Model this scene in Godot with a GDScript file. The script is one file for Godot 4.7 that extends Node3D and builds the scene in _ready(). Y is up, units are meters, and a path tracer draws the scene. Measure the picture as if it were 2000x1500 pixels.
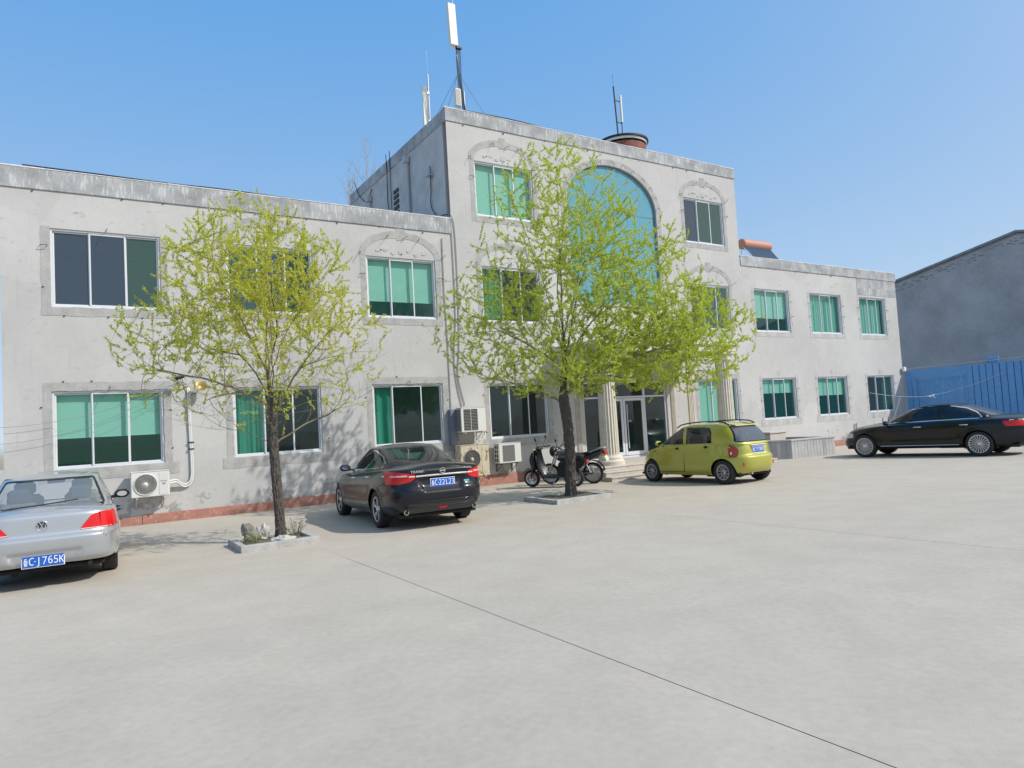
extends Node3D
# A two-storey office block with a three-storey middle, seen across a concrete courtyard. Facade: plane z = 0, x along it, y up; the yard rises 1.22 cm per metre towards the viewer.

const SLOPE := 0.0122
const EYE := Vector3(0, 1.903, 18.527)
const CAM_R := Vector3(0.846926, -0.05762988, 0.52857843)
const CAM_U := Vector3(0.019633, 0.99682044, 0.07722402)
const CAM_F := Vector3(0.5313482, 0.05502545, -0.84536459)

class MB:
	var v := PackedVector3Array()
	var n := PackedVector3Array()
	var uv := PackedVector2Array()
	var c := PackedColorArray()

	func tri(a: Vector3, b: Vector3, d: Vector3, na: Vector3, nb: Vector3, nd: Vector3) -> void:
		if (b - a).cross(d - a).dot(na + nb + nd) > 0.0:
			v.append(a); v.append(d); v.append(b)
			n.append(na); n.append(nd); n.append(nb)
		else:
			v.append(a); v.append(b); v.append(d)
			n.append(na); n.append(nb); n.append(nd)

	func flat(a: Vector3, b: Vector3, d: Vector3, nn: Vector3) -> void:
		tri(a, b, d, nn, nn, nn)

	func quad(a: Vector3, b: Vector3, d: Vector3, e: Vector3, nn: Vector3) -> void:
		tri(a, b, d, nn, nn, nn)
		tri(a, d, e, nn, nn, nn)

	func squad(a: Vector3, b: Vector3, d: Vector3, e: Vector3, na: Vector3, nb: Vector3, nd: Vector3, ne: Vector3) -> void:
		tri(a, b, d, na, nb, nd)
		tri(a, d, e, na, nd, ne)

	# a box with rounded edges; o = centre, s = size
	func box(o: Vector3, s: Vector3, bev := 0.0, t := Transform3D()) -> void:
		var h := s * 0.5
		var b := minf(bev, minf(h.x, minf(h.y, h.z)) * 0.95)
		var ax := [Vector3.RIGHT, Vector3.UP, Vector3.BACK]
		for i in 3:
			var j := (i + 1) % 3
			var k := (i + 2) % 3
			for si in [-1.0, 1.0]:
				var nn: Vector3 = t.basis * (ax[i] * si)
				var q := []
				for e in [[-1.0, -1.0], [1.0, -1.0], [1.0, 1.0], [-1.0, 1.0]]:
					q.append(t * (o + ax[i] * si * h[i] + ax[j] * e[0] * (h[j] - b) + ax[k] * e[1] * (h[k] - b)))
				quad(q[0], q[1], q[2], q[3], nn)
				if b > 0.0:
					for sj in [-1.0, 1.0]:
						var nj: Vector3 = t.basis * (ax[j] * sj)
						var a0: Vector3 = o + ax[i] * si * h[i] + ax[j] * sj * (h[j] - b)
						var a1: Vector3 = o + ax[i] * si * (h[i] - b) + ax[j] * sj * h[j]
						var kk: Vector3 = ax[k] * (h[k] - b)
						squad(t * (a0 - kk), t * (a0 + kk), t * (a1 + kk), t * (a1 - kk), nn, nn, nj, nj)
		if b > 0.0:
			for sx in [-1.0, 1.0]:
				for sy in [-1.0, 1.0]:
					for sz in [-1.0, 1.0]:
						var sg := Vector3(sx, sy, sz)
						var inn := Vector3(h.x - b, h.y - b, h.z - b) * sg
						tri(t * (o + inn + Vector3(b * sx, 0, 0)), t * (o + inn + Vector3(0, b * sy, 0)), t * (o + inn + Vector3(0, 0, b * sz)), t.basis * Vector3(sx, 0, 0), t.basis * Vector3(0, sy, 0), t.basis * Vector3(0, 0, sz))

	# a tube through points; r a number or an array of radii
	func tube(p: Array, r: Variant, sides := 6, caps := true) -> void:
		var k := p.size()
		if k < 2:
			return
		var t0: Vector3 = (p[1] - p[0]).normalized()
		var up := Vector3.UP if absf(t0.y) < 0.9 else Vector3.RIGHT
		var x := up.cross(t0).normalized()
		var prev := []
		var prevn := []
		for i in k:
			var t: Vector3 = (p[mini(i + 1, k - 1)] - p[maxi(i - 1, 0)]).normalized()
			x = (x - t * x.dot(t)).normalized()
			var y := t.cross(x)
			var rr: float = r[i] if r is Array else r
			var ring := []
			var rn := []
			for s in sides:
				var a := TAU * s / sides
				var d := x * cos(a) + y * sin(a)
				ring.append(p[i] + d * rr)
				rn.append(d)
			if i > 0:
				for s in sides:
					var s2 := (s + 1) % sides
					squad(prev[s], prev[s2], ring[s2], ring[s], prevn[s], prevn[s2], rn[s2], rn[s])
			if caps and (i == 0 or i == k - 1):
				var nn := -t if i == 0 else t
				for s in range(1, sides - 1):
					flat(ring[0], ring[s], ring[s + 1], nn)
			prev = ring
			prevn = rn

	# profile of (radius, height) turned round the y axis of t
	func lathe(prof: Array, seg: int, t := Transform3D(), smooth := false) -> void:
		var m := prof.size()
		var ns := []
		for i in m - 1:
			var d: Vector2 = prof[i + 1] - prof[i]
			ns.append(Vector2(d.y, -d.x).normalized())
		for i in m - 1:
			var n0: Vector2 = ns[i]
			var n1: Vector2 = ns[i]
			if smooth:
				if i > 0: n0 = (ns[i - 1] + ns[i]).normalized()
				if i < m - 2: n1 = (ns[i + 1] + ns[i]).normalized()
			for s in seg:
				var a := TAU * s / seg
				var b := TAU * (s + 1) / seg
				var da := Vector3(cos(a), 0, sin(a))
				var db := Vector3(cos(b), 0, sin(b))
				var p: Vector2 = prof[i]
				var q: Vector2 = prof[i + 1]
				squad(t * (da * p.x + Vector3.UP * p.y), t * (db * p.x + Vector3.UP * p.y), t * (db * q.x + Vector3.UP * q.y), t * (da * q.x + Vector3.UP * q.y),
					t.basis * (da * n0.x + Vector3.UP * n0.y), t.basis * (db * n0.x + Vector3.UP * n0.y), t.basis * (db * n1.x + Vector3.UP * n1.y), t.basis * (da * n1.x + Vector3.UP * n1.y))

	# a polygon in the xy plane of t, from z = z0 to z = z1
	func prism(poly: PackedVector2Array, z0: float, z1: float, t := Transform3D(), back := true) -> void:
		var ids := Geometry2D.triangulate_polygon(poly)
		var nf := t.basis.z
		for i in range(0, ids.size(), 3):
			var a := poly[ids[i]]
			var b := poly[ids[i + 1]]
			var d := poly[ids[i + 2]]
			flat(t * Vector3(a.x, a.y, z1), t * Vector3(b.x, b.y, z1), t * Vector3(d.x, d.y, z1), nf)
			if back:
				flat(t * Vector3(a.x, a.y, z0), t * Vector3(b.x, b.y, z0), t * Vector3(d.x, d.y, z0), -nf)
		var sg := -1.0 if Geometry2D.is_polygon_clockwise(poly) else 1.0
		for i in poly.size():
			var a := poly[i]
			var b := poly[(i + 1) % poly.size()]
			var e := (b - a).normalized()
			var nn := t.basis * Vector3(e.y * sg, -e.x * sg, 0)
			quad(t * Vector3(a.x, a.y, z0), t * Vector3(b.x, b.y, z0), t * Vector3(b.x, b.y, z1), t * Vector3(a.x, a.y, z1), nn)

	func ball(o: Vector3, r: Vector3, seg := 12, rings := 8, t := Transform3D()) -> void:
		for i in rings:
			var a0 := PI * i / rings - PI / 2
			var a1 := PI * (i + 1) / rings - PI / 2
			for s in seg:
				var b0 := TAU * s / seg
				var b1 := TAU * (s + 1) / seg
				var q := []
				for e in [[a0, b0], [a0, b1], [a1, b1], [a1, b0]]:
					q.append(Vector3(cos(e[0]) * cos(e[1]), sin(e[0]), cos(e[0]) * sin(e[1])))
				var nn := []
				var pp := []
				for d in q:
					nn.append((t.basis * (d / r)).normalized())
					pp.append(t * (o + d * r))
				squad(pp[0], pp[1], pp[2], pp[3], nn[0], nn[1], nn[2], nn[3])

	func planar(o: Vector2, s: Vector2) -> void:   # texture coordinates from x and y
		uv.resize(v.size())
		for i in v.size():
			uv[i] = Vector2((v[i].x - o.x) / s.x, 1.0 - (v[i].y - o.y) / s.y)

	func mesh(m: Material) -> ArrayMesh:
		var a := []
		a.resize(Mesh.ARRAY_MAX)
		a[Mesh.ARRAY_VERTEX] = v
		a[Mesh.ARRAY_NORMAL] = n
		if uv.size() == v.size() and uv.size(): a[Mesh.ARRAY_TEX_UV] = uv
		if c.size() == v.size() and c.size(): a[Mesh.ARRAY_COLOR] = c
		var am := ArrayMesh.new()
		if v.size():
			am.add_surface_from_arrays(Mesh.PRIMITIVE_TRIANGLES, a)
			am.surface_set_material(0, m)
		return am

var used := {}
var M := {}
var rng := RandomNumberGenerator.new()

func called(name_: String, parent: Node) -> String:
	var key := "%d/%s" % [parent.get_instance_id(), name_]
	var k: int = used.get(key, 0)
	used[key] = k + 1
	return name_ if k == 0 else "%s_%03d" % [name_, k]

func put(name_: String, mesh: Mesh, parent: Node, at := Transform3D()) -> MeshInstance3D:
	var o := MeshInstance3D.new()
	o.mesh = mesh
	o.transform = at
	o.name = called(name_, parent)
	parent.add_child(o, true)
	return o

func part(name_: String, mb: MB, mat: Material, parent: Node) -> MeshInstance3D:
	return put(name_, mb.mesh(mat), parent)

func thing(name_: String, label: String, category: String, at := Vector3.ZERO, turn := 0.0, group := "") -> Node3D:
	var o := Node3D.new()
	o.name = called(name_, self)
	o.position = at
	o.rotation.y = turn
	tag(o, label, category, group)
	add_child(o, true)
	return o

func tag(o: Node, label: String, category: String, group := "") -> void:
	o.set_meta("label", label)
	o.set_meta("category", category)
	if group: o.set_meta("group", group)

func ground_y(z: float) -> float:
	return SLOPE * z

func P2(a: Array) -> PackedVector2Array:
	var r := PackedVector2Array()
	for i in range(0, a.size(), 2):
		r.append(Vector2(a[i], a[i + 1]))
	return r

func rect(x0: float, y0: float, x1: float, y1: float) -> PackedVector2Array:
	return PackedVector2Array([Vector2(x0, y0), Vector2(x1, y0), Vector2(x1, y1), Vector2(x0, y1)])

# a rectangle with a ragged outline
func ragged(x0: float, y0: float, x1: float, y1: float, amp := 0.015, step := 0.09) -> PackedVector2Array:
	var r := PackedVector2Array()
	var q := [Vector2(x0, y0), Vector2(x1, y0), Vector2(x1, y1), Vector2(x0, y1)]
	for i in 4:
		var a: Vector2 = q[i]
		var b: Vector2 = q[(i + 1) % 4]
		var k := maxi(1, int(a.distance_to(b) / step))
		for j in k:
			r.append(a.lerp(b, float(j) / k) + Vector2(rng.randf_range(-amp, amp), rng.randf_range(-amp, amp)))
	return r

# linear real-world colour -> material
func mat(r: float, g: float, b: float, rough := 0.8, metal := 0.0, name_ := "") -> StandardMaterial3D:
	var m := StandardMaterial3D.new()
	m.albedo_color = Color(r, g, b).linear_to_srgb()
	m.roughness = rough
	m.metallic = metal
	m.resource_name = name_
	return m

func glass(r: float, g: float, b: float, alpha: float, rough := 0.02) -> StandardMaterial3D:
	var m := mat(r, g, b, rough)
	m.albedo_color.a = alpha
	m.transparency = BaseMaterial3D.TRANSPARENCY_ALPHA
	m.cull_mode = BaseMaterial3D.CULL_DISABLED
	return m

func paint(r: float, g: float, b: float, metal := 0.3, rough := 0.4) -> StandardMaterial3D:
	var m := mat(r, g, b, rough, metal)
	m.clearcoat_enabled = true
	m.clearcoat = 1.0
	m.clearcoat_roughness = 0.04
	return m

func noise(seed_: int, freq: float, oct := 4, kind := FastNoiseLite.TYPE_SIMPLEX_SMOOTH) -> FastNoiseLite:
	var f := FastNoiseLite.new()
	f.seed = seed_
	f.frequency = freq
	f.noise_type = kind
	f.fractal_octaves = oct
	return f

func bytes(f: FastNoiseLite, w: int, h: int, seamless := false) -> PackedByteArray:
	var im := f.get_seamless_image(w, h, false, false, 0.12, true) if seamless else f.get_image(w, h, false, false, true)
	im.convert(Image.FORMAT_L8)
	return im.get_data()

# noise stretched along one axis
func streaks(f: FastNoiseLite, w: int, h: int, kx: int, ky: int) -> PackedByteArray:
	var im := f.get_image(w / kx, h / ky, false, false, true)
	im.convert(Image.FORMAT_L8)
	im.resize(w, h, Image.INTERPOLATE_CUBIC)
	return im.get_data()

func texture(w: int, h: int, data: PackedByteArray) -> ImageTexture:
	return ImageTexture.create_from_image(Image.create_from_data(w, h, false, Image.FORMAT_RGB8, data))

func b8(x: float) -> int:
	return clampi(int(pow(clampf(x, 0.0, 1.0), 0.4545) * 255.0), 0, 255)

# seamless mottled texture: base colour times (1 + coarse + fine), linear values
func mottle(seed_: int, w: int, base: Vector3, coarse: float, fine: float, spots := 0.0, spot_col := Vector3(0.1, 0.1, 0.1), f0 := 0.008, f1 := 0.06) -> ImageTexture:
	var a := bytes(noise(seed_, f0, 5), w, w, true)
	var b := bytes(noise(seed_ + 1, f1, 4), w, w, true)
	var d := bytes(noise(seed_ + 2, f1 * 0.5, 3), w, w, true)
	var out := PackedByteArray()
	out.resize(w * w * 3)
	var lut := PackedByteArray()
	lut.resize(4096)
	for i in 4096:
		lut[i] = b8(i / 4095.0)
	for i in w * w:
		var k := 1.0 + (a[i] / 255.0 - 0.5) * 2.0 * coarse + (b[i] / 255.0 - 0.5) * 2.0 * fine
		var col := base * k
		if spots > 0.0:
			var s := clampf((d[i] / 255.0 - (1.0 - spots)) * 8.0, 0.0, 1.0)
			col = col.lerp(spot_col, s)
		out[i * 3] = lut[clampi(int(col.x * 4095.0), 0, 4095)]
		out[i * 3 + 1] = lut[clampi(int(col.y * 4095.0), 0, 4095)]
		out[i * 3 + 2] = lut[clampi(int(col.z * 4095.0), 0, 4095)]
	return texture(w, w, out)

func tri_mat(tex: Texture2D, metres: float, rough := 0.9) -> StandardMaterial3D:
	var m := StandardMaterial3D.new()
	m.albedo_texture = tex
	m.uv1_triplanar = true
	m.uv1_world_triplanar = true
	m.uv1_scale = Vector3.ONE / metres
	m.roughness = rough
	return m

func bumps(m: StandardMaterial3D, seed_: int, freq: float, cm: float, w := 512) -> void:
	var im := noise(seed_, freq, 4).get_seamless_image(w, w, false, false, 0.12, true)
	m.heightmap_enabled = true
	m.heightmap_texture = ImageTexture.create_from_image(im)
	m.heightmap_scale = cm

func letters(text: String, height: float, m: Material, parent: Node, at: Transform3D, bold := true, squeeze := 1.0, depth := 0.003) -> MeshInstance3D:
	var f := SystemFont.new()
	f.font_names = PackedStringArray(["Droid Sans"])
	f.font_weight = 700 if bold else 400
	var t := TextMesh.new()
	t.text = text
	t.font = f
	t.font_size = 32
	t.pixel_size = height / 23.0
	t.depth = depth
	t.curve_step = 2.0
	t.material = m
	return put("lettering", t, parent, at * Transform3D(Basis.from_scale(Vector3(squeeze, 1, 1)), Vector3.ZERO))

func materials() -> void:
	# plaster of the facade: one sheet of 36.4 x 12 m with patches, scuffs and flaking near the ground
	var w := 2048
	var h := 676
	var big := bytes(noise(11, 0.004, 4), w, h)
	var mid := bytes(noise(12, 0.02, 5), w, h)
	var fine := bytes(noise(13, 0.11, 4), w, h)
	var cell := noise(14, 0.012, 1, FastNoiseLite.TYPE_CELLULAR)
	cell.cellular_return_type = FastNoiseLite.RETURN_CELL_VALUE
	cell.domain_warp_enabled = true
	cell.domain_warp_amplitude = 40.0
	cell.domain_warp_frequency = 0.015
	var patch := bytes(cell, w, h)
	var scuff := streaks(noise(15, 0.09, 4), w, h, 2, 1)
	var run := streaks(noise(16, 0.12, 4), w, h, 1, 13)
	var out := PackedByteArray()
	out.resize(w * h * 3)
	var lut := PackedByteArray()
	lut.resize(4096)
	for i in 4096:
		lut[i] = b8(i / 4095.0)
	for y in h:
		var ym := 12.0 * (1.0 - float(y) / h)
		var low := clampf((0.95 - ym) / 0.8, 0.0, 1.0)
		for x in w:
			var i := y * w + x
			var f := fine[i] / 255.0 - 0.5
			var m := mid[i] / 255.0 - 0.5
			var k := 1.0 + (big[i] / 255.0 - 0.5) * 0.14 + m * 0.08 + f * 0.06 + (patch[i] / 255.0 - 0.5) * 0.09
			k -= clampf((run[i] / 255.0 - 0.74) * 1.2, 0.0, 0.05)
			var col := Vector3(0.485, 0.476, 0.464) * k
			# small scuffs and torn spots
			var s := clampf((scuff[i] / 255.0 - 0.76 + m * 0.25) * 9.0, 0.0, 1.0)
			col = col.lerp(Vector3(0.36, 0.35, 0.34), s * 0.45)
			# flaking above the plinth
			if low > 0.0:
				var fl := clampf((0.5 + m * 1.25 + f * 0.9 - (0.97 - low * 0.66)) * 7.0, 0.0, 1.0)
				col = col.lerp(Vector3(0.27, 0.27, 0.265) * (1.0 + f * 0.9), fl * 0.88)
			out[i * 3] = lut[clampi(int(col.x * 4095.0), 0, 4095)]
			out[i * 3 + 1] = lut[clampi(int(col.y * 4095.0), 0, 4095)]
			out[i * 3 + 2] = lut[clampi(int(col.z * 4095.0), 0, 4095)]
	var plaster := StandardMaterial3D.new()
	plaster.albedo_texture = texture(w, h, out)
	plaster.roughness = 0.93
	plaster.resource_name = "plaster"
	M.plaster = plaster
	# bare cement of the parapets: runs of lime down a grey face, 18 x 0.55 m
	w = 2048
	h = 64
	var g1 := streaks(noise(21, 0.10, 4), w, h, 1, 6)
	var g2 := bytes(noise(22, 0.012, 4), w, h)
	var g3 := bytes(noise(23, 0.12, 4), w, h)
	var o2 := PackedByteArray()
	o2.resize(w * h * 3)
	for y in h:
		for x in w:
			var i := y * w + x
			var k := 1.0 + (g2[i] / 255.0 - 0.5) * 0.5 + (g3[i] / 255.0 - 0.5) * 0.25
			var col := Vector3(0.34, 0.345, 0.352) * k
			var s := clampf((g1[i] / 255.0 - 0.60 + (g2[i] / 255.0 - 0.5) * 0.4) * 5.0, 0.0, 1.0)
			col = col.lerp(Vector3(0.55, 0.55, 0.545), s * 0.8)
			o2[i * 3] = lut[clampi(int(col.x * 4095.0), 0, 4095)]
			o2[i * 3 + 1] = lut[clampi(int(col.y * 4095.0), 0, 4095)]
			o2[i * 3 + 2] = lut[clampi(int(col.z * 4095.0), 0, 4095)]
	var band := StandardMaterial3D.new()
	band.albedo_texture = texture(w, h, o2)
	band.roughness = 0.95
	M.band = band
	M.cement = tri_mat(mottle(31, 512, Vector3(0.385, 0.378, 0.366), 0.16, 0.14), 1.6, 0.95)
	M.cement_old = tri_mat(mottle(33, 512, Vector3(0.45, 0.443, 0.43), 0.16, 0.14), 1.6, 0.95)
	M.side_plaster = tri_mat(mottle(41, 512, Vector3(0.50, 0.49, 0.475), 0.14, 0.08, 0.16, Vector3(0.36, 0.355, 0.35)), 4.0, 0.95)
	M.inside = mat(0.33, 0.33, 0.32, 0.9)
	M.inside_floor = mat(0.2, 0.19, 0.18, 0.5)
	M.plinth = tri_mat(mottle(51, 512, Vector3(0.37, 0.175, 0.135), 0.20, 0.2, 0.3, Vector3(0.43, 0.32, 0.26)), 1.7, 0.9)
	M.concrete = tri_mat(mottle(61, 1024, Vector3(0.525, 0.468, 0.395), 0.06, 0.05, 0.13, Vector3(0.465, 0.418, 0.36)), 7.0, 0.9)
	M.concrete.vertex_color_use_as_albedo = true
	M.concrete.detail_enabled = true
	M.concrete.detail_blend_mode = BaseMaterial3D.BLEND_MODE_MUL
	M.concrete.detail_uv_layer = BaseMaterial3D.DETAIL_UV_2
	M.concrete.detail_albedo = mottle(67, 512, Vector3(0.95, 0.95, 0.95), 0.04, 0.08, 0.07, Vector3(0.78, 0.77, 0.76), 0.03, 0.2)
	M.concrete.uv2_triplanar = true
	M.concrete.uv2_world_triplanar = true
	M.concrete.uv2_scale = Vector3.ONE / 1.37
	M.soil = tri_mat(mottle(64, 256, Vector3(0.13, 0.11, 0.085), 0.3, 0.3), 0.6, 1.0)
	M.stone = tri_mat(mottle(71, 512, Vector3(0.60, 0.555, 0.47), 0.10, 0.10), 1.2, 0.75)
	M.step = tri_mat(mottle(74, 512, Vector3(0.52, 0.47, 0.42), 0.14, 0.14), 1.2, 0.8)
	M.alu = mat(0.62, 0.64, 0.67, 0.4)
	M.pane_green = glass(0.006, 0.115, 0.075, 0.24)
	M.pane_teal = glass(0.012, 0.13, 0.12, 0.26)
	M.pane_blue = glass(0.075, 0.115, 0.165, 0.50)
	M.pane_grey = glass(0.07, 0.15, 0.13, 0.5)
	M.pane_dark = glass(0.007, 0.032, 0.030, 0.45)
	M.pane_arch = glass(0.13, 0.37, 0.48, 0.82)  # blue base colour paints the sky reflected in the arch
	M.blind = mat(0.34, 0.76, 0.61, 0.8)
	M.blind.backlight_enabled = true
	M.blind.backlight = Color(0.3, 0.5, 0.45)
	M.rust = mat(0.11, 0.09, 0.08, 0.85)
	M.black = mat(0.012, 0.012, 0.013, 0.5)
	M.rubber = mat(0.02, 0.02, 0.021, 0.75)
	M.cable = mat(0.02, 0.02, 0.022, 0.6)
	M.cable_grey = mat(0.30, 0.30, 0.30, 0.6)
	M.pvc = mat(0.62, 0.62, 0.60, 0.5)
	M.chrome = mat(0.8, 0.8, 0.8, 0.12, 1.0)
	M.steel = mat(0.5, 0.51, 0.53, 0.4, 0.8)
	M.white = mat(0.72, 0.72, 0.70, 0.45)
	M.red = mat(0.5, 0.02, 0.02, 0.3)
	M.alu_dark = mat(0.16, 0.19, 0.22, 0.4, 0.3)
	M.curtain_green = mat(0.03, 0.30, 0.20, 0.85)
	M.curtain_green.backlight_enabled = true
	M.curtain_green.backlight = Color(0.1, 0.4, 0.3)
	M.pvc_grey = mat(0.42, 0.44, 0.46, 0.5)
	M.fence_top = mat(0.25, 0.36, 0.5, 0.5)
	M.rope = mat(0.45, 0.5, 0.55, 0.7)
	M.planter = tri_mat(mottle(121, 256, Vector3(0.44, 0.435, 0.43), 0.15, 0.15), 0.8, 0.85)
	M.planter_dark = tri_mat(mottle(123, 256, Vector3(0.37, 0.365, 0.36), 0.15, 0.15), 0.8, 0.85)
	M.planter_cap = tri_mat(mottle(125, 256, Vector3(0.50, 0.48, 0.46), 0.12, 0.12), 0.8, 0.85)
	M.rock = tri_mat(mottle(141, 256, Vector3(0.21, 0.20, 0.16), 0.35, 0.3), 0.35, 0.95)
	M.rock_pale = tri_mat(mottle(143, 256, Vector3(0.46, 0.44, 0.41), 0.3, 0.3), 0.35, 0.95)
	M.twig_grey = mat(0.42, 0.41, 0.40, 0.9)
	M.teal = mat(0.15, 0.5, 0.45, 0.5)
	M.car_glass_sky = glass(0.12, 0.15, 0.20, 0.62)  # bluish colour paints the sky reflected in the rear windows
	M.tank_grey = paint(0.10, 0.10, 0.11, 0.4, 0.35)
	M.cap_sunlit = tri_mat(mottle(151, 256, Vector3(0.62, 0.62, 0.61), 0.2, 0.15), 1.3, 0.95)  # paler cement: sunlight on the parapet caps put into the colour
	M.pane_smoke = glass(0.045, 0.085, 0.082, 0.42)

func _ready() -> void:
	rng.seed = 7
	var cam := Camera3D.new()
	cam.name = "camera"
	cam.transform = Transform3D(Basis(CAM_R, CAM_U, -CAM_F), EYE)
	cam.fov = 58.238
	cam.near = 0.1
	cam.far = 2000.0
	add_child(cam)
	var env := Environment.new()
	env.background_mode = Environment.BG_SKY
	var sm := ProceduralSkyMaterial.new()
	sm.sky_top_color = Color(0.305, 0.612, 0.885)
	sm.sky_horizon_color = Color(0.82, 0.90, 0.96)
	sm.sky_curve = 0.22
	sm.ground_horizon_color = Color(0.72, 0.72, 0.70)
	sm.ground_bottom_color = Color(0.55, 0.53, 0.5)
	sm.sun_angle_max = 110.0
	sm.sun_curve = 0.46
	env.sky = Sky.new()
	env.sky.sky_material = sm
	env.tonemap_mode = Environment.TONE_MAPPER_LINEAR
	env.tonemap_exposure = 1.0
	env.sdfgi_enabled = true
	env.ssao_enabled = true
	env.ssil_enabled = true
	var we := WorldEnvironment.new()
	we.name = "environment"
	we.environment = env
	add_child(we)
	var sun := DirectionalLight3D.new()
	sun.name = "sun"
	sun.light_energy = 1.22
	sun.light_color = Color(1.0, 0.985, 0.955)
	sun.light_angular_distance = 0.53
	sun.shadow_enabled = true
	sun.look_at_from_position(Vector3(0.85, 1.18, 1.0) * 30.0, Vector3.ZERO)
	add_child(sun)
	materials()
	yard()
	building()
	surroundings()
	fittings()
	parked()
	greenery()

func yard() -> void:
	var g := Node3D.new()
	g.name = "ground"
	g.set_meta("kind", "structure")
	add_child(g)
	var base := MB.new()
	base.quad(Vector3(-160, -0.02 - 160 * SLOPE, -160), Vector3(200, -0.02 - 160 * SLOPE, -160), Vector3(200, 200 * SLOPE - 0.02, 200), Vector3(-160, 200 * SLOPE - 0.02, 200), Vector3(0, 1, -SLOPE).normalized())
	part("bed", base, M.soil, g)
	var tone := noise(5, 0.09, 4)
	var tone2 := noise(6, 0.45, 3)
	var up := Vector3(0, 1, -SLOPE).normalized()
	var xs := [-160.0, -60.0, -24.48, -18.95, -13.42, -7.89, -2.36, 3.17, 8.70, 14.23, 19.76, 25.29, 30.82, 36.35, 41.88, 80.0, 200.0]
	for i in xs.size() - 1:
		var mb := MB.new()
		var a: float = xs[i] + 0.004
		var b: float = xs[i + 1] - 0.004
		var near := b - a < 8.0
		var zs := [-160.0, -0.3]
		var z := -0.3
		while z < 24.0 and near:
			z += 0.55
			zs.append(z)
		zs.append_array([60.0, 200.0] if near else [24.0, 60.0, 200.0])
		var nx := 10 if near else 2
		for j in zs.size() - 1:
			for k in nx:
				var q := []
				for e in [[k, j], [k + 1, j], [k + 1, j + 1], [k, j + 1]]:
					var zz: float = zs[e[1]]
					# the joint is packed with grit near the kerb and opens further out
					var shut := 0.0032 * clampf((9.3 - zz) / 1.2, 0.0, 1.0)
					q.append(Vector3(lerpf(a - shut, b + shut, float(e[0]) / nx), zz * SLOPE, zz))
				mb.quad(q[0], q[1], q[2], q[3], up)
				for s in 6:
					var p := mb.v[mb.v.size() - 6 + s]
					var t := 0.90 + 0.06 * tone.get_noise_2d(p.x, p.z) + 0.035 * tone2.get_noise_2d(p.x, p.z)
					mb.c.append(Color(t, t * (1.0 + 0.01 * tone2.get_noise_2d(p.z, p.x)), t))
		part("slab", mb, M.concrete, g)

const WING_Y := 7.78
const WING_TOP := 8.24
const TOWER_Y := 11.36
const TOWER_TOP := 11.76
const X0 := -1.42
const XT0 := 9.77
const XT1 := 22.98
const X1 := 34.42
const DEEP := -8.85
const THICK := 0.24

# windows: x0, x1, y0, y1, look
func window_list() -> Array:
	return [
		{x0 = -0.51, x1 = 1.73, y0 = 5.10, y1 = 6.91, look = "blue", head = "plain"},
		{x0 = 3.23, x1 = 5.45, y0 = 5.10, y1 = 6.89, look = "mixed", head = "arch"},
		{x0 = 6.97, x1 = 9.15, y0 = 5.10, y1 = 6.88, look = "teal", head = "arch"},
		{x0 = -0.53, x1 = 1.71, y0 = 1.41, y1 = 3.18, look = "blinds", head = "band"},
		{x0 = 3.28, x1 = 5.53, y0 = 1.41, y1 = 3.18, look = "green", head = "band"},
		{x0 = 6.99, x1 = 9.19, y0 = 1.41, y1 = 3.18, look = "slid", head = "band"},
		{x0 = 10.69, x1 = 12.9, y0 = 8.46, y1 = 10.23, look = "pale", head = "arch"},
		{x0 = 19.95, x1 = 22.16, y0 = 8.46, y1 = 10.23, look = "grey", head = "arch"},
		{x0 = 10.74, x1 = 12.95, y0 = 5.07, y1 = 6.86, look = "green", head = "arch"},
		{x0 = 19.97, x1 = 22.18, y0 = 5.05, y1 = 6.84, look = "grey", head = "arch"},
		{x0 = 10.78, x1 = 13.0, y0 = 1.40, y1 = 3.14, look = "dark", head = "band"},
		{x0 = 20.05, x1 = 22.26, y0 = 1.40, y1 = 3.12, look = "pale_green", head = "band"},
		{x0 = 23.70, x1 = 25.94, y0 = 5.04, y1 = 6.85, look = "blinds_teal", head = "frame"},
		{x0 = 27.42, x1 = 29.72, y0 = 5.04, y1 = 6.85, look = "curtain", head = "frame"},
		{x0 = 31.19, x1 = 33.36, y0 = 5.04, y1 = 6.85, look = "curtain", head = "frame"},
		{x0 = 23.79, x1 = 25.98, y0 = 1.38, y1 = 3.11, look = "low_blind", head = "frame_low"},
		{x0 = 27.52, x1 = 29.72, y0 = 1.38, y1 = 3.11, look = "blinds_half", head = "frame_low"},
		{x0 = 31.33, x1 = 33.54, y0 = 1.38, y1 = 3.11, look = "low_dark", head = "frame_low"},
	]

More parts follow.
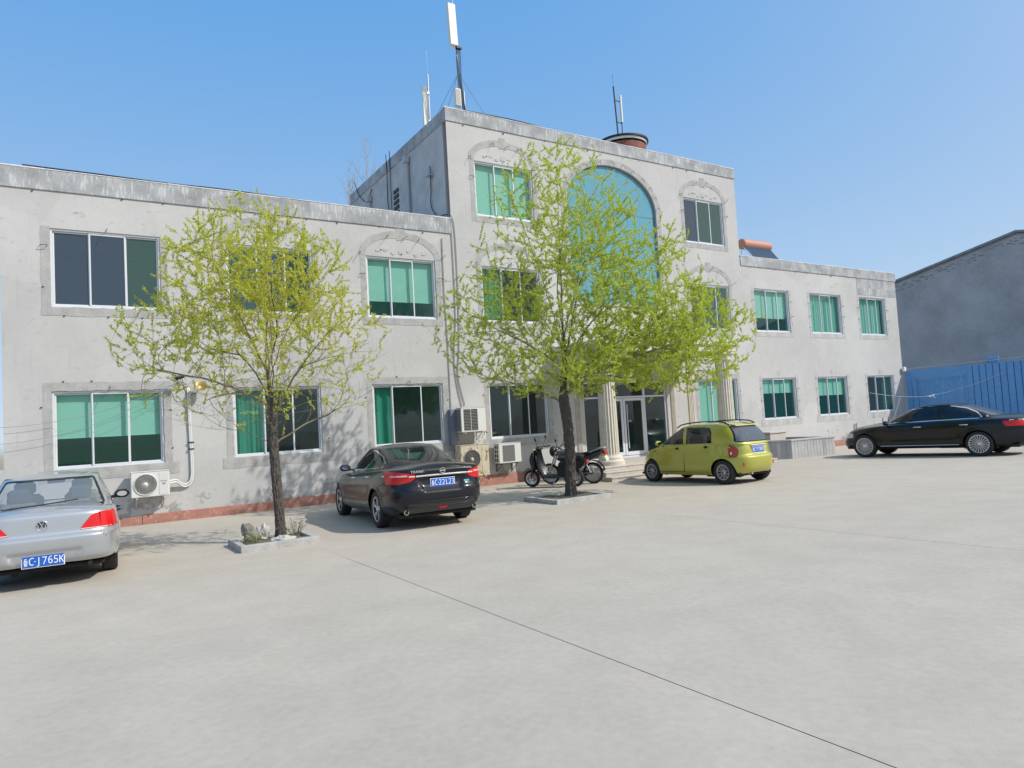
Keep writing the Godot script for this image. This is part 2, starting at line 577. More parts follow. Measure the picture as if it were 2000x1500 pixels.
func wall_face(mb: MB, x0: float, x1: float, y0: float, y1: float, holes: Array) -> void:
	var xs := [x0, x1]
	var ys := [y0, y1]
	var mine := []
	for w in holes:
		if w.x1 > x0 and w.x0 < x1 and w.y1 > y0 and w.y0 < y1:
			mine.append(w)
			xs.append_array([w.x0, w.x1])
			ys.append_array([w.y0, w.y1])
	xs.sort()
	ys.sort()
	for i in xs.size() - 1:
		for j in ys.size() - 1:
			if xs[i + 1] - xs[i] < 1e-4 or ys[j + 1] - ys[j] < 1e-4:
				continue
			var cx: float = (xs[i] + xs[i + 1]) * 0.5
			var cy: float = (ys[j] + ys[j + 1]) * 0.5
			var open := false
			for w in mine:
				if cx > w.x0 and cx < w.x1 and cy > w.y0 and cy < w.y1:
					open = true
			if not open:
				for z in [0.0, -THICK]:
					mb.quad(Vector3(xs[i], ys[j], z), Vector3(xs[i + 1], ys[j], z), Vector3(xs[i + 1], ys[j + 1], z), Vector3(xs[i], ys[j + 1], z), Vector3(0, 0, 1 if z == 0.0 else -1))
	for w in mine:
		if w.get("arch", false):
			continue
		reveal(mb, [Vector2(w.x0, w.y0), Vector2(w.x1, w.y0), Vector2(w.x1, w.y1), Vector2(w.x0, w.y1)])

func reveal(mb: MB, q: Array) -> void:
	var mid := Vector2.ZERO
	for p in q:
		mid += p / q.size()
	for i in q.size():
		var a: Vector2 = q[i]
		var b: Vector2 = q[(i + 1) % q.size()]
		var e := (b - a).normalized()
		var nn := Vector3(e.y, -e.x, 0)
		if Vector2(nn.x, nn.y).dot(mid - a) < 0.0: nn = -nn
		mb.quad(Vector3(a.x, a.y, 0), Vector3(b.x, b.y, 0), Vector3(b.x, b.y, -THICK), Vector3(a.x, a.y, -THICK), nn)

func arch_outline() -> Array:
	var q := [Vector2(14.29, 5.86), Vector2(18.45, 5.86)]
	for i in 33:
		var a := PI * i / 32.0
		q.append(Vector2(16.37 + 2.08 * cos(a), 9.40 + 1.50 * sin(a)))
	return q

func building() -> void:
	var b := thing("office_building", "long cream plastered office building with grey parapets and a taller middle", "building")
	var holes := window_list()
	var door := {x0 = 14.46, x1 = 18.35, y0 = 0.42, y1 = 3.12}
	var arch := {x0 = 14.29, x1 = 18.45, y0 = 5.86, y1 = 10.90, arch = true}
	holes.append(door)
	holes.append(arch)
	# walls
	for s in [[X0, XT0, WING_Y], [XT0, XT1, TOWER_Y], [XT1, X1, WING_Y]]:
		var mb := MB.new()
		wall_face(mb, s[0], s[1], -0.05, s[2], holes)
		if s[0] == XT0:
			var q := arch_outline()
			reveal(mb, q)
			for sx in [-1.0, 1.0]:   # the corners above the arch
				for i in 16:
					var a0 := PI / 2 * i / 16.0
					var a1 := PI / 2 * (i + 1) / 16.0
					var c0 := Vector3(16.37 + sx * 2.08, 10.90, 0)
					var e0 := Vector3(16.37 + sx * 2.08 * cos(a0), 9.40 + 1.5 * sin(a0), 0)
					var e1 := Vector3(16.37 + sx * 2.08 * cos(a1), 9.40 + 1.5 * sin(a1), 0)
					mb.flat(c0, e0, e1, Vector3.BACK)
		mb.planar(Vector2(-1.6, -0.05), Vector2(36.4, 12.0))
		part("wall", mb, M.plaster, b)
	# ends, back and the sides of the middle above the wings
	for e in [X0 + THICK / 2, X1 - THICK / 2]:
		var ends := MB.new()
		ends.box(Vector3(e, WING_Y / 2 - 0.03, (DEEP - THICK) / 2), Vector3(THICK, WING_Y + 0.05, -DEEP - THICK - 0.006))
		part("end_wall", ends, M.side_plaster, b)
	for x in [XT0 + THICK / 2, XT1 - THICK / 2]:
		var sides := MB.new()
		sides.box(Vector3(x, TOWER_Y / 2 - 0.03, (DEEP - THICK) / 2), Vector3(THICK, TOWER_Y + 0.05, -DEEP - THICK - 0.006))
		part("side_wall", sides, M.side_plaster, b)
	var rear := MB.new()
	rear.box(Vector3((X0 + XT0) / 2, WING_Y / 2, DEEP - THICK / 2), Vector3(XT0 - X0, WING_Y, THICK))
	rear.box(Vector3((X1 + XT1) / 2, WING_Y / 2, DEEP - THICK / 2), Vector3(X1 - XT1, WING_Y, THICK))
	rear.box(Vector3((XT0 + XT1) / 2, TOWER_Y / 2, DEEP - THICK / 2), Vector3(XT1 - XT0, TOWER_Y, THICK))
	part("back_wall", rear, M.side_plaster, b)
	# floors, partitions, roofs
	var fl := MB.new()
	for s in [[X0, XT0, WING_Y - 0.25, false], [XT0, XT1, TOWER_Y - 0.25, true], [XT1, X1, WING_Y - 0.25, false]]:
		var xm: float = (s[0] + s[1]) / 2
		var xw: float = s[1] - s[0] - 2 * THICK - 0.01
		for y in ([0.34, 3.95, 7.55] if s[3] else [0.34, 3.95]):
			fl.box(Vector3(xm, y, (DEEP - THICK) / 2), Vector3(xw, 0.16, -DEEP - THICK - 0.01))
	part("floor_slab", fl, M.inside_floor, b)
	var rf := MB.new()
	for s in [[X0, XT0, WING_Y - 0.25], [XT0, XT1, TOWER_Y - 0.25], [XT1, X1, WING_Y - 0.25]]:
		rf.box(Vector3((s[0] + s[1]) / 2, s[2], (DEEP - THICK) / 2), Vector3(s[1] - s[0] - 2 * THICK - 0.01, 0.18, -DEEP - THICK - 0.01))
	part("roof", rf, M.cement, b)
	var pw := MB.new()
	for x in [2.48, 6.2]:
		pw.box(Vector3(x, 3.75, -4.5), Vector3(0.12, 7.3, 8.4))
	for x in [26.7, 30.5]:
		pw.box(Vector3(x, 3.75, -4.5), Vector3(0.12, 7.3, 8.4))
	for x in [13.6, 19.2]:
		pw.box(Vector3(x, 5.5, -4.5), Vector3(0.12, 10.9, 8.4))
	pw.box(Vector3(4.0, 3.75, -5.2), Vector3(10.9, 7.3, 0.12))
	pw.box(Vector3(28.7, 3.75, -5.2), Vector3(10.9, 7.3, 0.12))
	pw.box(Vector3(16.4, 5.5, -5.2), Vector3(12.6, 10.9, 0.12))
	part("partition", pw, M.inside, b)
	# parapets: bare cement, a little proud, with a cap whitened to paint its sunlit top edge
	var bands := [
		[Vector3(X0 - 0.03, WING_Y - 0.02, 0.035), Vector3(XT0 - 0.004, WING_TOP, -THICK)],
		[Vector3(XT0 - 0.035, TOWER_Y - 0.02, 0.035), Vector3(XT1 + 0.035, TOWER_TOP, -THICK)],
		[Vector3(XT1 + 0.004, WING_Y - 0.04, 0.035), Vector3(X1 + 0.03, WING_TOP - 0.09, -THICK)],
	]
	for s in bands:
		var lo := Vector3(s[0].x, s[0].y, s[1].z)
		var hi := Vector3(s[1].x, s[1].y, s[0].z)
		var mb := MB.new()
		mb.box((lo + hi) / 2, hi - lo, 0.018)
		mb.uv.resize(mb.v.size())
		for i in mb.v.size():
			mb.uv[i] = Vector2((mb.v[i].x + 2.0) / 18.0, 1.0 - (mb.v[i].y - lo.y) / 0.55)
		part("parapet", mb, M.band, b)
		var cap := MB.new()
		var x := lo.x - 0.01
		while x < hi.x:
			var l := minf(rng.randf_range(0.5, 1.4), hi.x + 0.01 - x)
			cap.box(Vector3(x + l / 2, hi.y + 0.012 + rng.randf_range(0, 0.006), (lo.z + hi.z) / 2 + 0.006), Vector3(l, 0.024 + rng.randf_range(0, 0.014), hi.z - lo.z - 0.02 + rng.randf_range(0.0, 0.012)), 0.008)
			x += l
		part("parapet_cap", cap, M.cap_sunlit, b)
	for x in [XT0, XT1]:
		var mb := MB.new()
		var sx := -1.0 if x == XT0 else 1.0
		mb.box(Vector3(x - sx * (THICK / 2 - 0.0175), (TOWER_Y + TOWER_TOP) / 2 - 0.01, (DEEP - THICK) / 2 - 0.004), Vector3(THICK + 0.035, TOWER_TOP - TOWER_Y + 0.02, -DEEP - THICK + 0.0), 0.018)
		mb.uv.resize(mb.v.size())
		for i in mb.v.size():
			mb.uv[i] = Vector2((mb.v[i].z + 9.0) / 18.0, 1.0 - (mb.v[i].y - TOWER_Y) / 0.55)
		part("parapet", mb, M.band, b)
	for s in [[X0, XT0], [XT1, X1], [XT0, XT1]]:
		var top := TOWER_TOP if s[0] == XT0 else WING_TOP - 0.1
		var yb := TOWER_Y if s[0] == XT0 else WING_Y
		var mb := MB.new()
		mb.box(Vector3((s[0] + s[1]) / 2, (top + yb) / 2, DEEP - THICK / 2 - 0.005), Vector3(s[1] - s[0] - 0.6, top - yb, THICK - 0.02), 0.02)
		part("parapet", mb, M.cement, b)
	# end cheek and the bare patch at the far end of the right wing
	var pb := MB.new()
	pb.prism(ragged(31.1, 6.95, 34.40, WING_Y - 0.01, 0.012), 0.0005, 0.008)
	pb.planar(Vector2(16.0, 7.3), Vector2(18.0, 0.9))
	part("cement_patch", pb, M.band, b)
	# plinth in lengths
	var x := X0 - 0.02
	while x < X1:
		var l := minf(rng.randf_range(2.2, 3.6), X1 + 0.02 - x)
		if x + l > 12.8 and x < 19.9:
			if x < 12.8: l = 12.8 - x
			else:
				x = 19.97
				continue
		var ph := 0.20 + 0.010 * (x + l / 2) if x < 13.0 else 0.26
		var mb := MB.new()
		mb.box(Vector3(x + l / 2, ph / 2 - 0.03, 0.012), Vector3(l - 0.004, ph + 0.06, 0.045 + rng.randf_range(0, 0.008)), 0.012)
		part("plinth", mb, M.plinth, b)
		x += l
	for w in window_list():
		window(b, w)
	scars(b)
	arch_window(b)
	entrance(b, door)
	pipes_on(b)

func window(b: Node, w: Dictionary) -> void:
	var x0: float = w.x0
	var x1: float = w.x1
	var y0: float = w.y0
	var y1: float = w.y1
	var look: String = w.look
	var fw := 0.046
	var z := -0.075
	var f := MB.new()
	var xm := (x0 + x1) / 2
	f.box(Vector3(xm, y0 + fw / 2, z), Vector3(x1 - x0, fw, 0.09), 0.006)
	f.box(Vector3(xm, y1 - fw / 2, z), Vector3(x1 - x0, fw, 0.09), 0.006)
	for x in [x0 + fw / 2, x1 - fw / 2]:
		f.box(Vector3(x, (y0 + y1) / 2, z), Vector3(fw, y1 - y0 - 2 * fw - 0.002, 0.09), 0.006)
	var o := part("window", f, M.alu, b)
	var n := [x0 + fw, lerpf(x0, x1, 0.345), lerpf(x0, x1, 0.665), x1 - fw]
	if look == "slid":
		n = [x0 + fw, lerpf(x0, x1, 0.28), lerpf(x0, x1, 0.685), x1 - fw]
	var glasses := ["pane_green", "pane_green", "pane_green"]
	match look:
		"blue": glasses = ["pane_blue", "pane_blue", "pane_grey"]
		"mixed": glasses = ["pane_grey", "pane_blue", "pane_green"]
		"grey": glasses = ["pane_blue", "pane_grey", "pane_grey"]
		"teal", "blinds_teal", "curtain": glasses = ["pane_teal", "pane_teal", "pane_teal"]
		"green": glasses = ["pane_green", "pane_dark", "pane_dark"]
		"dark", "slid": glasses = ["pane_dark" if look == "dark" else "pane_green", "pane_dark", "pane_dark"]
		"low_dark": glasses = ["pane_smoke", "pane_smoke", "pane_smoke"]
		"blinds_half", "low_blind": glasses = ["pane_teal", "pane_teal", "pane_green"]
	# three sliding sashes, the middle one on the outer rail
	for i in 3:
		var a: float = n[i] - (0.02 if i == 1 else 0.0)
		var c: float = n[i + 1] + (0.02 if i == 1 else 0.0)
		var zs := z + (0.018 if i == 1 else -0.018)
		var s := MB.new()
		var sw := 0.036
		for x in [a + sw / 2, c - sw / 2]:
			s.box(Vector3(x, (y0 + y1) / 2, zs), Vector3(sw, y1 - y0 - 2 * fw - 0.002, 0.028), 0.005)
		for y in [y0 + fw + sw / 2, y1 - fw - sw / 2]:
			s.box(Vector3((a + c) / 2, y, zs), Vector3(c - a - 2 * sw, sw, 0.026), 0.005)
		part("sash", s, M.alu, o)
		var p := MB.new()
		p.quad(Vector3(a + sw - 0.004, y0 + fw + sw - 0.004, zs), Vector3(c - sw + 0.004, y0 + fw + sw - 0.004, zs), Vector3(c - sw + 0.004, y1 - fw - sw + 0.004, zs), Vector3(a + sw - 0.004, y1 - fw - sw + 0.004, zs), Vector3.BACK)
		part("pane", p, M[glasses[i]], o)
	var drop := 0.0
	match look:
		"blinds": drop = 0.60
		"teal": drop = 0.71
		"blinds_teal": drop = 0.66
		"blinds_half": drop = 0.47
		"low_blind": drop = 0.36
		"pale", "pale_green": drop = 1.0
		"green": drop = 0.0
		"mixed": drop = 0.0
	if drop > 0.0:
		var d := MB.new()
		var yb := lerpf(y1, y0, drop)
		d.quad(Vector3(x0 + 0.01, yb, -0.2), Vector3(x1 - 0.01, yb, -0.2), Vector3(x1 - 0.01, y1 - 0.01, -0.2), Vector3(x0 + 0.01, y1 - 0.01, -0.2), Vector3.BACK)
		d.box(Vector3(xm, yb, -0.2), Vector3(x1 - x0 - 0.02, 0.025, 0.012), 0.005)
		part("roller_blind", d, M.blind, o)
	if look == "curtain" or look == "green" or look == "slid" or look == "low_dark":
		var d := MB.new()
		var span := [x0 + 0.02, x1 - 0.02]
		if look == "green": span = [x0 + 0.02, lerpf(x0, x1, 0.36)]
		if look == "slid": span = [x0 + 0.02, lerpf(x0, x1, 0.30)]
		if look == "low_dark": span = [lerpf(x0, x1, 0.72), x1 - 0.02]
		var k := int((span[1] - span[0]) / 0.035)
		for i in k:
			var a := lerpf(span[0], span[1], float(i) / k)
			var c := lerpf(span[0], span[1], float(i + 1) / k)
			var za := -0.26 + 0.03 * sin(a * 22.0) + 0.012 * sin(a * 57.0)
			var zc := -0.26 + 0.03 * sin(c * 22.0) + 0.012 * sin(c * 57.0)
			var na := Vector3(-(0.66 * cos(a * 22.0) + 0.68 * cos(a * 57.0)), 0, 1).normalized()
			var nc := Vector3(-(0.66 * cos(c * 22.0) + 0.68 * cos(c * 57.0)), 0, 1).normalized()
			d.squad(Vector3(a, y0 + 0.02, za), Vector3(c, y0 + 0.02, zc), Vector3(c, y1, zc), Vector3(a, y1, za), na, nc, nc, na)
		part("curtain", d, M.blind if look == "curtain" else M.curtain_green, o)

# bare cement where trim was knocked off round the windows, and the bent anchor rods left in the wall
func scars(b: Node) -> void:
	var rods := []
	for kind in 4:
		var mb := MB.new()
		match kind:
			0: mb.tube([Vector3(0, 0, -0.02), Vector3(0.01, 0.01, 0.12), Vector3(-0.03, -0.13, 0.17)], 0.008, 5)
			1: mb.tube([Vector3(-0.06, 0.02, -0.02), Vector3(-0.06, 0.0, 0.09), Vector3(0.07, 0.01, 0.09), Vector3(0.07, 0.0, -0.02)], 0.008, 5)
			2: mb.tube([Vector3(0, 0, -0.02), Vector3(0.03, 0.05, 0.10), Vector3(0.09, 0.14, 0.15)], 0.007, 5)
			3: mb.box(Vector3(0, 0, 0.01), Vector3(0.04, 0.024, 0.04), 0.006)
		rods.append(mb.mesh(M.rust))
	for w in window_list():
		var x0: float = w.x0
		var x1: float = w.x1
		var y0: float = w.y0
		var y1: float = w.y1
		var xm := (x0 + x1) / 2
		var bw := 0.17
		var head: String = w.head
		var pieces := []
		if head == "plain":
			pieces = [[x0 - 0.18, y0 - 0.20, x0 - 0.002, y1 + 0.04], [x1 + 0.002, y0 - 0.02, x1 + 0.15, y1 - 0.05], [x0 - 0.18, y0 - 0.20, x1 + 0.15, y0 - 0.002]]
		elif head == "band":
			pieces = [[x0 - bw, y0 + 0.0, x0 - 0.002, y1 + 0.20], [x1 + 0.002, y0, x1 + bw, y1 + 0.20], [x0 - 0.28, y0 - 0.26, x1 + 0.30, y0 - 0.002], [x0 - 0.002, y1 + 0.002, x1 + 0.002, y1 + 0.20]]
		elif head == "arch":
			pieces = [[x0 - bw, y0 - 0.2, x0 - 0.002, y1 + 0.02], [x1 + 0.002, y0 - 0.2, x1 + bw, y1 + 0.02], [x0 - 0.05, y0 - 0.20, x1 + 0.1, y0 - 0.002]]
		elif head == "frame":
			pieces = [[x0 - 0.15, y0 - 0.18, x0 - 0.002, y1 + 0.05], [x1 + 0.002, y0 - 0.18, x1 + 0.15, y1 + 0.05], [x0 - 0.15, y0 - 0.2, x1 + 0.15, y0 - 0.002]]
		else:
			pieces = [[x0 - 0.15, y0, x0 - 0.002, y1 + 0.10], [x1 + 0.002, y0, x1 + 0.15, y1 + 0.10], [x0 - 0.25, y0 - 0.25, x1 + 0.25, y0 - 0.002], [xm - 0.09, y1 + 0.12, xm + 0.09, y1 + 0.30]]
		var k := 0
		for p in pieces:
			var mb := MB.new()
			mb.prism(ragged(p[0], p[1], p[2], p[3], 0.011), 0.0005, 0.005 + 0.0012 * k)
			part("cement_patch", mb, M.cement_old if head.begins_with("frame") else M.cement, b)
			k += 1
		if head == "arch":
			# a ring of bare cement over the window
			var ring := PackedVector2Array()
			var hw := (x1 - x0) / 2
			for i in 25:
				var a := PI * i / 24.0
				var j := rng.randf_range(-0.012, 0.012)
				ring.append(Vector2(xm + (hw + 0.20 + j) * cos(a), y1 + 0.03 + (0.76 + j) * sin(a)))
			for i in 25:
				var a := PI * (24 - i) / 24.0
				var j := rng.randf_range(-0.012, 0.012)
				ring.append(Vector2(xm + (hw + 0.0 + j) * cos(a), y1 + 0.03 + (0.56 + j) * sin(a)))
			var mb := MB.new()
			mb.prism(ring, 0.0005, 0.0092)
			part("cement_patch", mb, M.cement, b)
			var key := MB.new()
			key.prism(ragged(xm - 0.13, y1 + 0.52, xm + 0.14, y1 + 0.90, 0.025, 0.1), 0.0005, 0.011)
			part("cement_patch", key, M.cement, b)
			# remains of the moulding in the lunette
			for i in 7:
				var fx := xm + (i - 3) * 0.24
				var mb2 := MB.new()
				var pts := PackedVector2Array()
				var rr := 0.05 if i != 3 else 0.11
				for q in 11:
					var a := TAU * q / 11.0
					pts.append(Vector2(fx + rr * (1.7 if i != 3 else 0.9) * rng.randf_range(0.5, 1.2) * cos(a), y1 + 0.17 + 0.05 * sin(i * 2.1) + rr * rng.randf_range(0.5, 1.2) * sin(a)))
				mb2.prism(pts, 0.0005, 0.012)
				part("cement_patch", mb2, M.cement_old, b)
			for p in [[-1.28, 0.07, 0], [1.30, 0.05, 2], [-0.42, 0.62, 0], [0.05, 0.55, 2], [0.55, 0.58, 0], [-0.62, 0.2, 3], [0.02, 0.12, 3], [-1.22, -0.55, 1], [1.24, -0.55, 1]]:
				put("anchor_rod", rods[p[2]], b, Transform3D(Basis(Vector3.BACK, rng.randf_range(-0.5, 0.5)), Vector3(xm + p[0], y1 + p[1], 0)))
		elif head == "plain":
			for p in [[x0 - 0.12, y1 - 0.42, 1], [x0 - 0.14, y0 + 0.45, 3], [x1 + 0.1, y1 - 0.4, 1], [x0 + 0.25, y0 - 0.2, 3], [xm, y0 - 0.2, 3], [xm + 0.7, y0 - 0.2, 3], [xm, y1 + 0.06, 0]]:
				put("anchor_rod", rods[p[2]], b, Transform3D(Basis(), Vector3(p[0], p[1], 0)))
		elif head == "band":
			for p in [[x0 - 0.2, y1 - 0.35, 3], [x1 + 0.17, y0 + 0.35, 3], [xm - 0.9, y1 + 0.22, 3], [xm - 0.35, y1 + 0.22, 3], [x1 + 0.15, y1 - 0.5, 3], [xm, y1 + 0.07, 0]]:
				put("anchor_rod", rods[p[2]], b, Transform3D(Basis(), Vector3(p[0], p[1], 0)))
		else:
			for yy in [0.3, 0.75, 1.3, 1.65]:
				for sx in [-1.0, 1.0]:
					put("anchor_rod", rods[3 if fmod(yy, 0.6) > 0.2 else 1], b, Transform3D(Basis.from_scale(Vector3.ONE * 0.8), Vector3(xm + sx * ((x1 - x0) / 2 + 0.12), y0 + yy + rng.randf_range(-0.08, 0.08), 0)))
	# anchors under the parapets
	for s in [[X0, XT0, WING_Y - 0.05], [XT0, XT1, TOWER_Y - 0.06], [XT1, 31.0, WING_Y - 0.08]]:
		var x: float = s[0] + 0.6
		while x < s[1]:
			put("anchor_rod", rods[3], b, Transform3D(Basis.from_scale(Vector3.ONE * rng.randf_range(0.7, 1.3)), Vector3(x, s[2] + rng.randf_range(-0.02, 0.03), 0)))
			x += rng.randf_range(0.7, 1.9)
	# torn spots here and there
	for i in 34:
		var px := rng.randf_range(X0 + 0.4, X1 - 0.6)
		var py := rng.randf_range(3.7, 4.6) if i % 2 == 0 else rng.randf_range(7.1, 7.6)
		var pts := PackedVector2Array()
		var r := rng.randf_range(0.03, 0.09)
		for q in 9:
			var a := TAU * q / 9.0
			pts.append(Vector2(px + r * rng.randf_range(0.5, 1.5) * cos(a) * 1.6, py + r * rng.randf_range(0.4, 1.0) * sin(a)))
		var mb := MB.new()
		mb.prism(pts, 0.0005, 0.003)
		part("cement_patch", mb, M.cement_old, b)

func arch_window(b: Node) -> void:
	var q := arch_outline()
	var f := MB.new()
	# a bead round the opening
	for i in q.size():
		var a: Vector2 = q[i]
		var c: Vector2 = q[(i + 1) % q.size()]
		f.tube([Vector3(a.x, a.y, -0.1), Vector3(c.x, c.y, -0.1)], 0.035, 4)
	var o := part("arched_window", f, M.alu_dark, b)
	# glass in six bays, three storeys of panes; edges are cut to the arch
	var cols := 6
	for i in cols:
		var xa := lerpf(14.29, 18.45, float(i) / cols)
		var xb := lerpf(14.29, 18.45, float(i + 1) / cols)
		for row in 3:
			var ya: float = [5.86, 7.55, 9.2][row]
			var yb: float = [7.55, 9.2, 10.9][row]
			var cell := rect(xa + 0.008, ya + 0.008, xb - 0.008, yb - 0.008)
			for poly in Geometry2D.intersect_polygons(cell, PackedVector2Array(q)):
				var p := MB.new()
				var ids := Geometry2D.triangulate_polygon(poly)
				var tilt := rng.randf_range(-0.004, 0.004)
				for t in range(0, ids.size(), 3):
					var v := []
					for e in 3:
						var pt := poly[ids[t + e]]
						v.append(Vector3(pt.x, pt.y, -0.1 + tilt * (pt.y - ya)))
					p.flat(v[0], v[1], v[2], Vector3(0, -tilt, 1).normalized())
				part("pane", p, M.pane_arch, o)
	var bars := MB.new()
	for i in range(1, cols):
		var x := lerpf(14.29, 18.45, float(i) / cols)
		var yt := 9.4 + 1.5 * sqrt(1.0 - pow((x - 16.37) / 2.08, 2.0))
		bars.box(Vector3(x, (5.86 + yt) / 2, -0.115), Vector3(0.03, yt - 5.86, 0.03))
	for y in [7.55, 9.2]:
		bars.box(Vector3(16.37, y, -0.13), Vector3(4.15, 0.03, 0.03))
	part("glazing_bar", bars, M.alu_dark, o)
	# sill and the scar of the old surround
	var s := MB.new()
	s.box(Vector3(16.37, 5.82, 0.0), Vector3(4.3, 0.07, 0.12), 0.01)
	part("sill", s, M.cement_old, o)
	var ring := PackedVector2Array()
	for i in 33:
		var a := PI * i / 32.0
		var j := rng.randf_range(-0.015, 0.015)
		ring.append(Vector2(16.37 + (2.33 + j) * cos(a), 9.38 + (1.74 + j) * sin(a)))
	for i in 33:
		var a := PI * (32 - i) / 32.0
		ring.append(Vector2(16.37 + 2.085 * cos(a), 9.38 + 1.525 * sin(a)))
	var mb := MB.new()
	mb.prism(ring, 0.0005, 0.007)
	part("cement_patch", mb, M.cement, b)
	for x in [[14.06, 14.285], [18.455, 18.68]]:
		var m2 := MB.new()
		m2.prism(ragged(x[0], 5.8, x[1], 9.36, 0.012), 0.0005, 0.006)
		part("cement_patch", m2, M.cement, b)
	for i in 13:
		var a := PI * (i + 0.5) / 13.0
		var mb2 := MB.new()
		mb2.tube([Vector3(0, 0, -0.02), Vector3(0, 0.02, 0.1), Vector3(rng.randf_range(-0.1, 0.1), -0.14, 0.14)], 0.008, 5)
		put("anchor_rod", mb2.mesh(M.rust), b, Transform3D(Basis(), Vector3(16.37 + 2.2 * cos(a), 9.38 + 1.64 * sin(a), 0)))

func fluted(mb: MB, x: float, z: float, y0: float, y1: float, r0: float, r1: float) -> void:
	var seg := 160
	var rows := 6
	var k := func(a: float) -> float: return 1.0 - 0.11 * pow(absf(sin(a * 10.0)), 0.8)
	for j in rows:
		var ya := lerpf(y0, y1, float(j) / rows)
		var yb := lerpf(y0, y1, float(j + 1) / rows)
		var ra := lerpf(r0, r1, pow(float(j) / rows, 1.4))
		var rb := lerpf(r0, r1, pow(float(j + 1) / rows, 1.4))
		for s in seg:
			var q := []
			var nn := []
			for e in [s, s + 1]:
				var a: float = TAU * (e + 0.5) / seg
				var d := Vector3(cos(a), 0, sin(a))
				var f: float = k.call(a)
				q.append([Vector3(x, ya, z) + d * ra * f, Vector3(x, yb, z) + d * rb * f])
				var slope: float = (k.call(a + 0.01) - k.call(a - 0.01)) / 0.02
				nn.append((d * f - Vector3(-sin(a), 0, cos(a)) * slope).normalized())
			mb.squad(q[0][0], q[1][0], q[1][1], q[0][1], nn[0], nn[1], nn[1], nn[0])

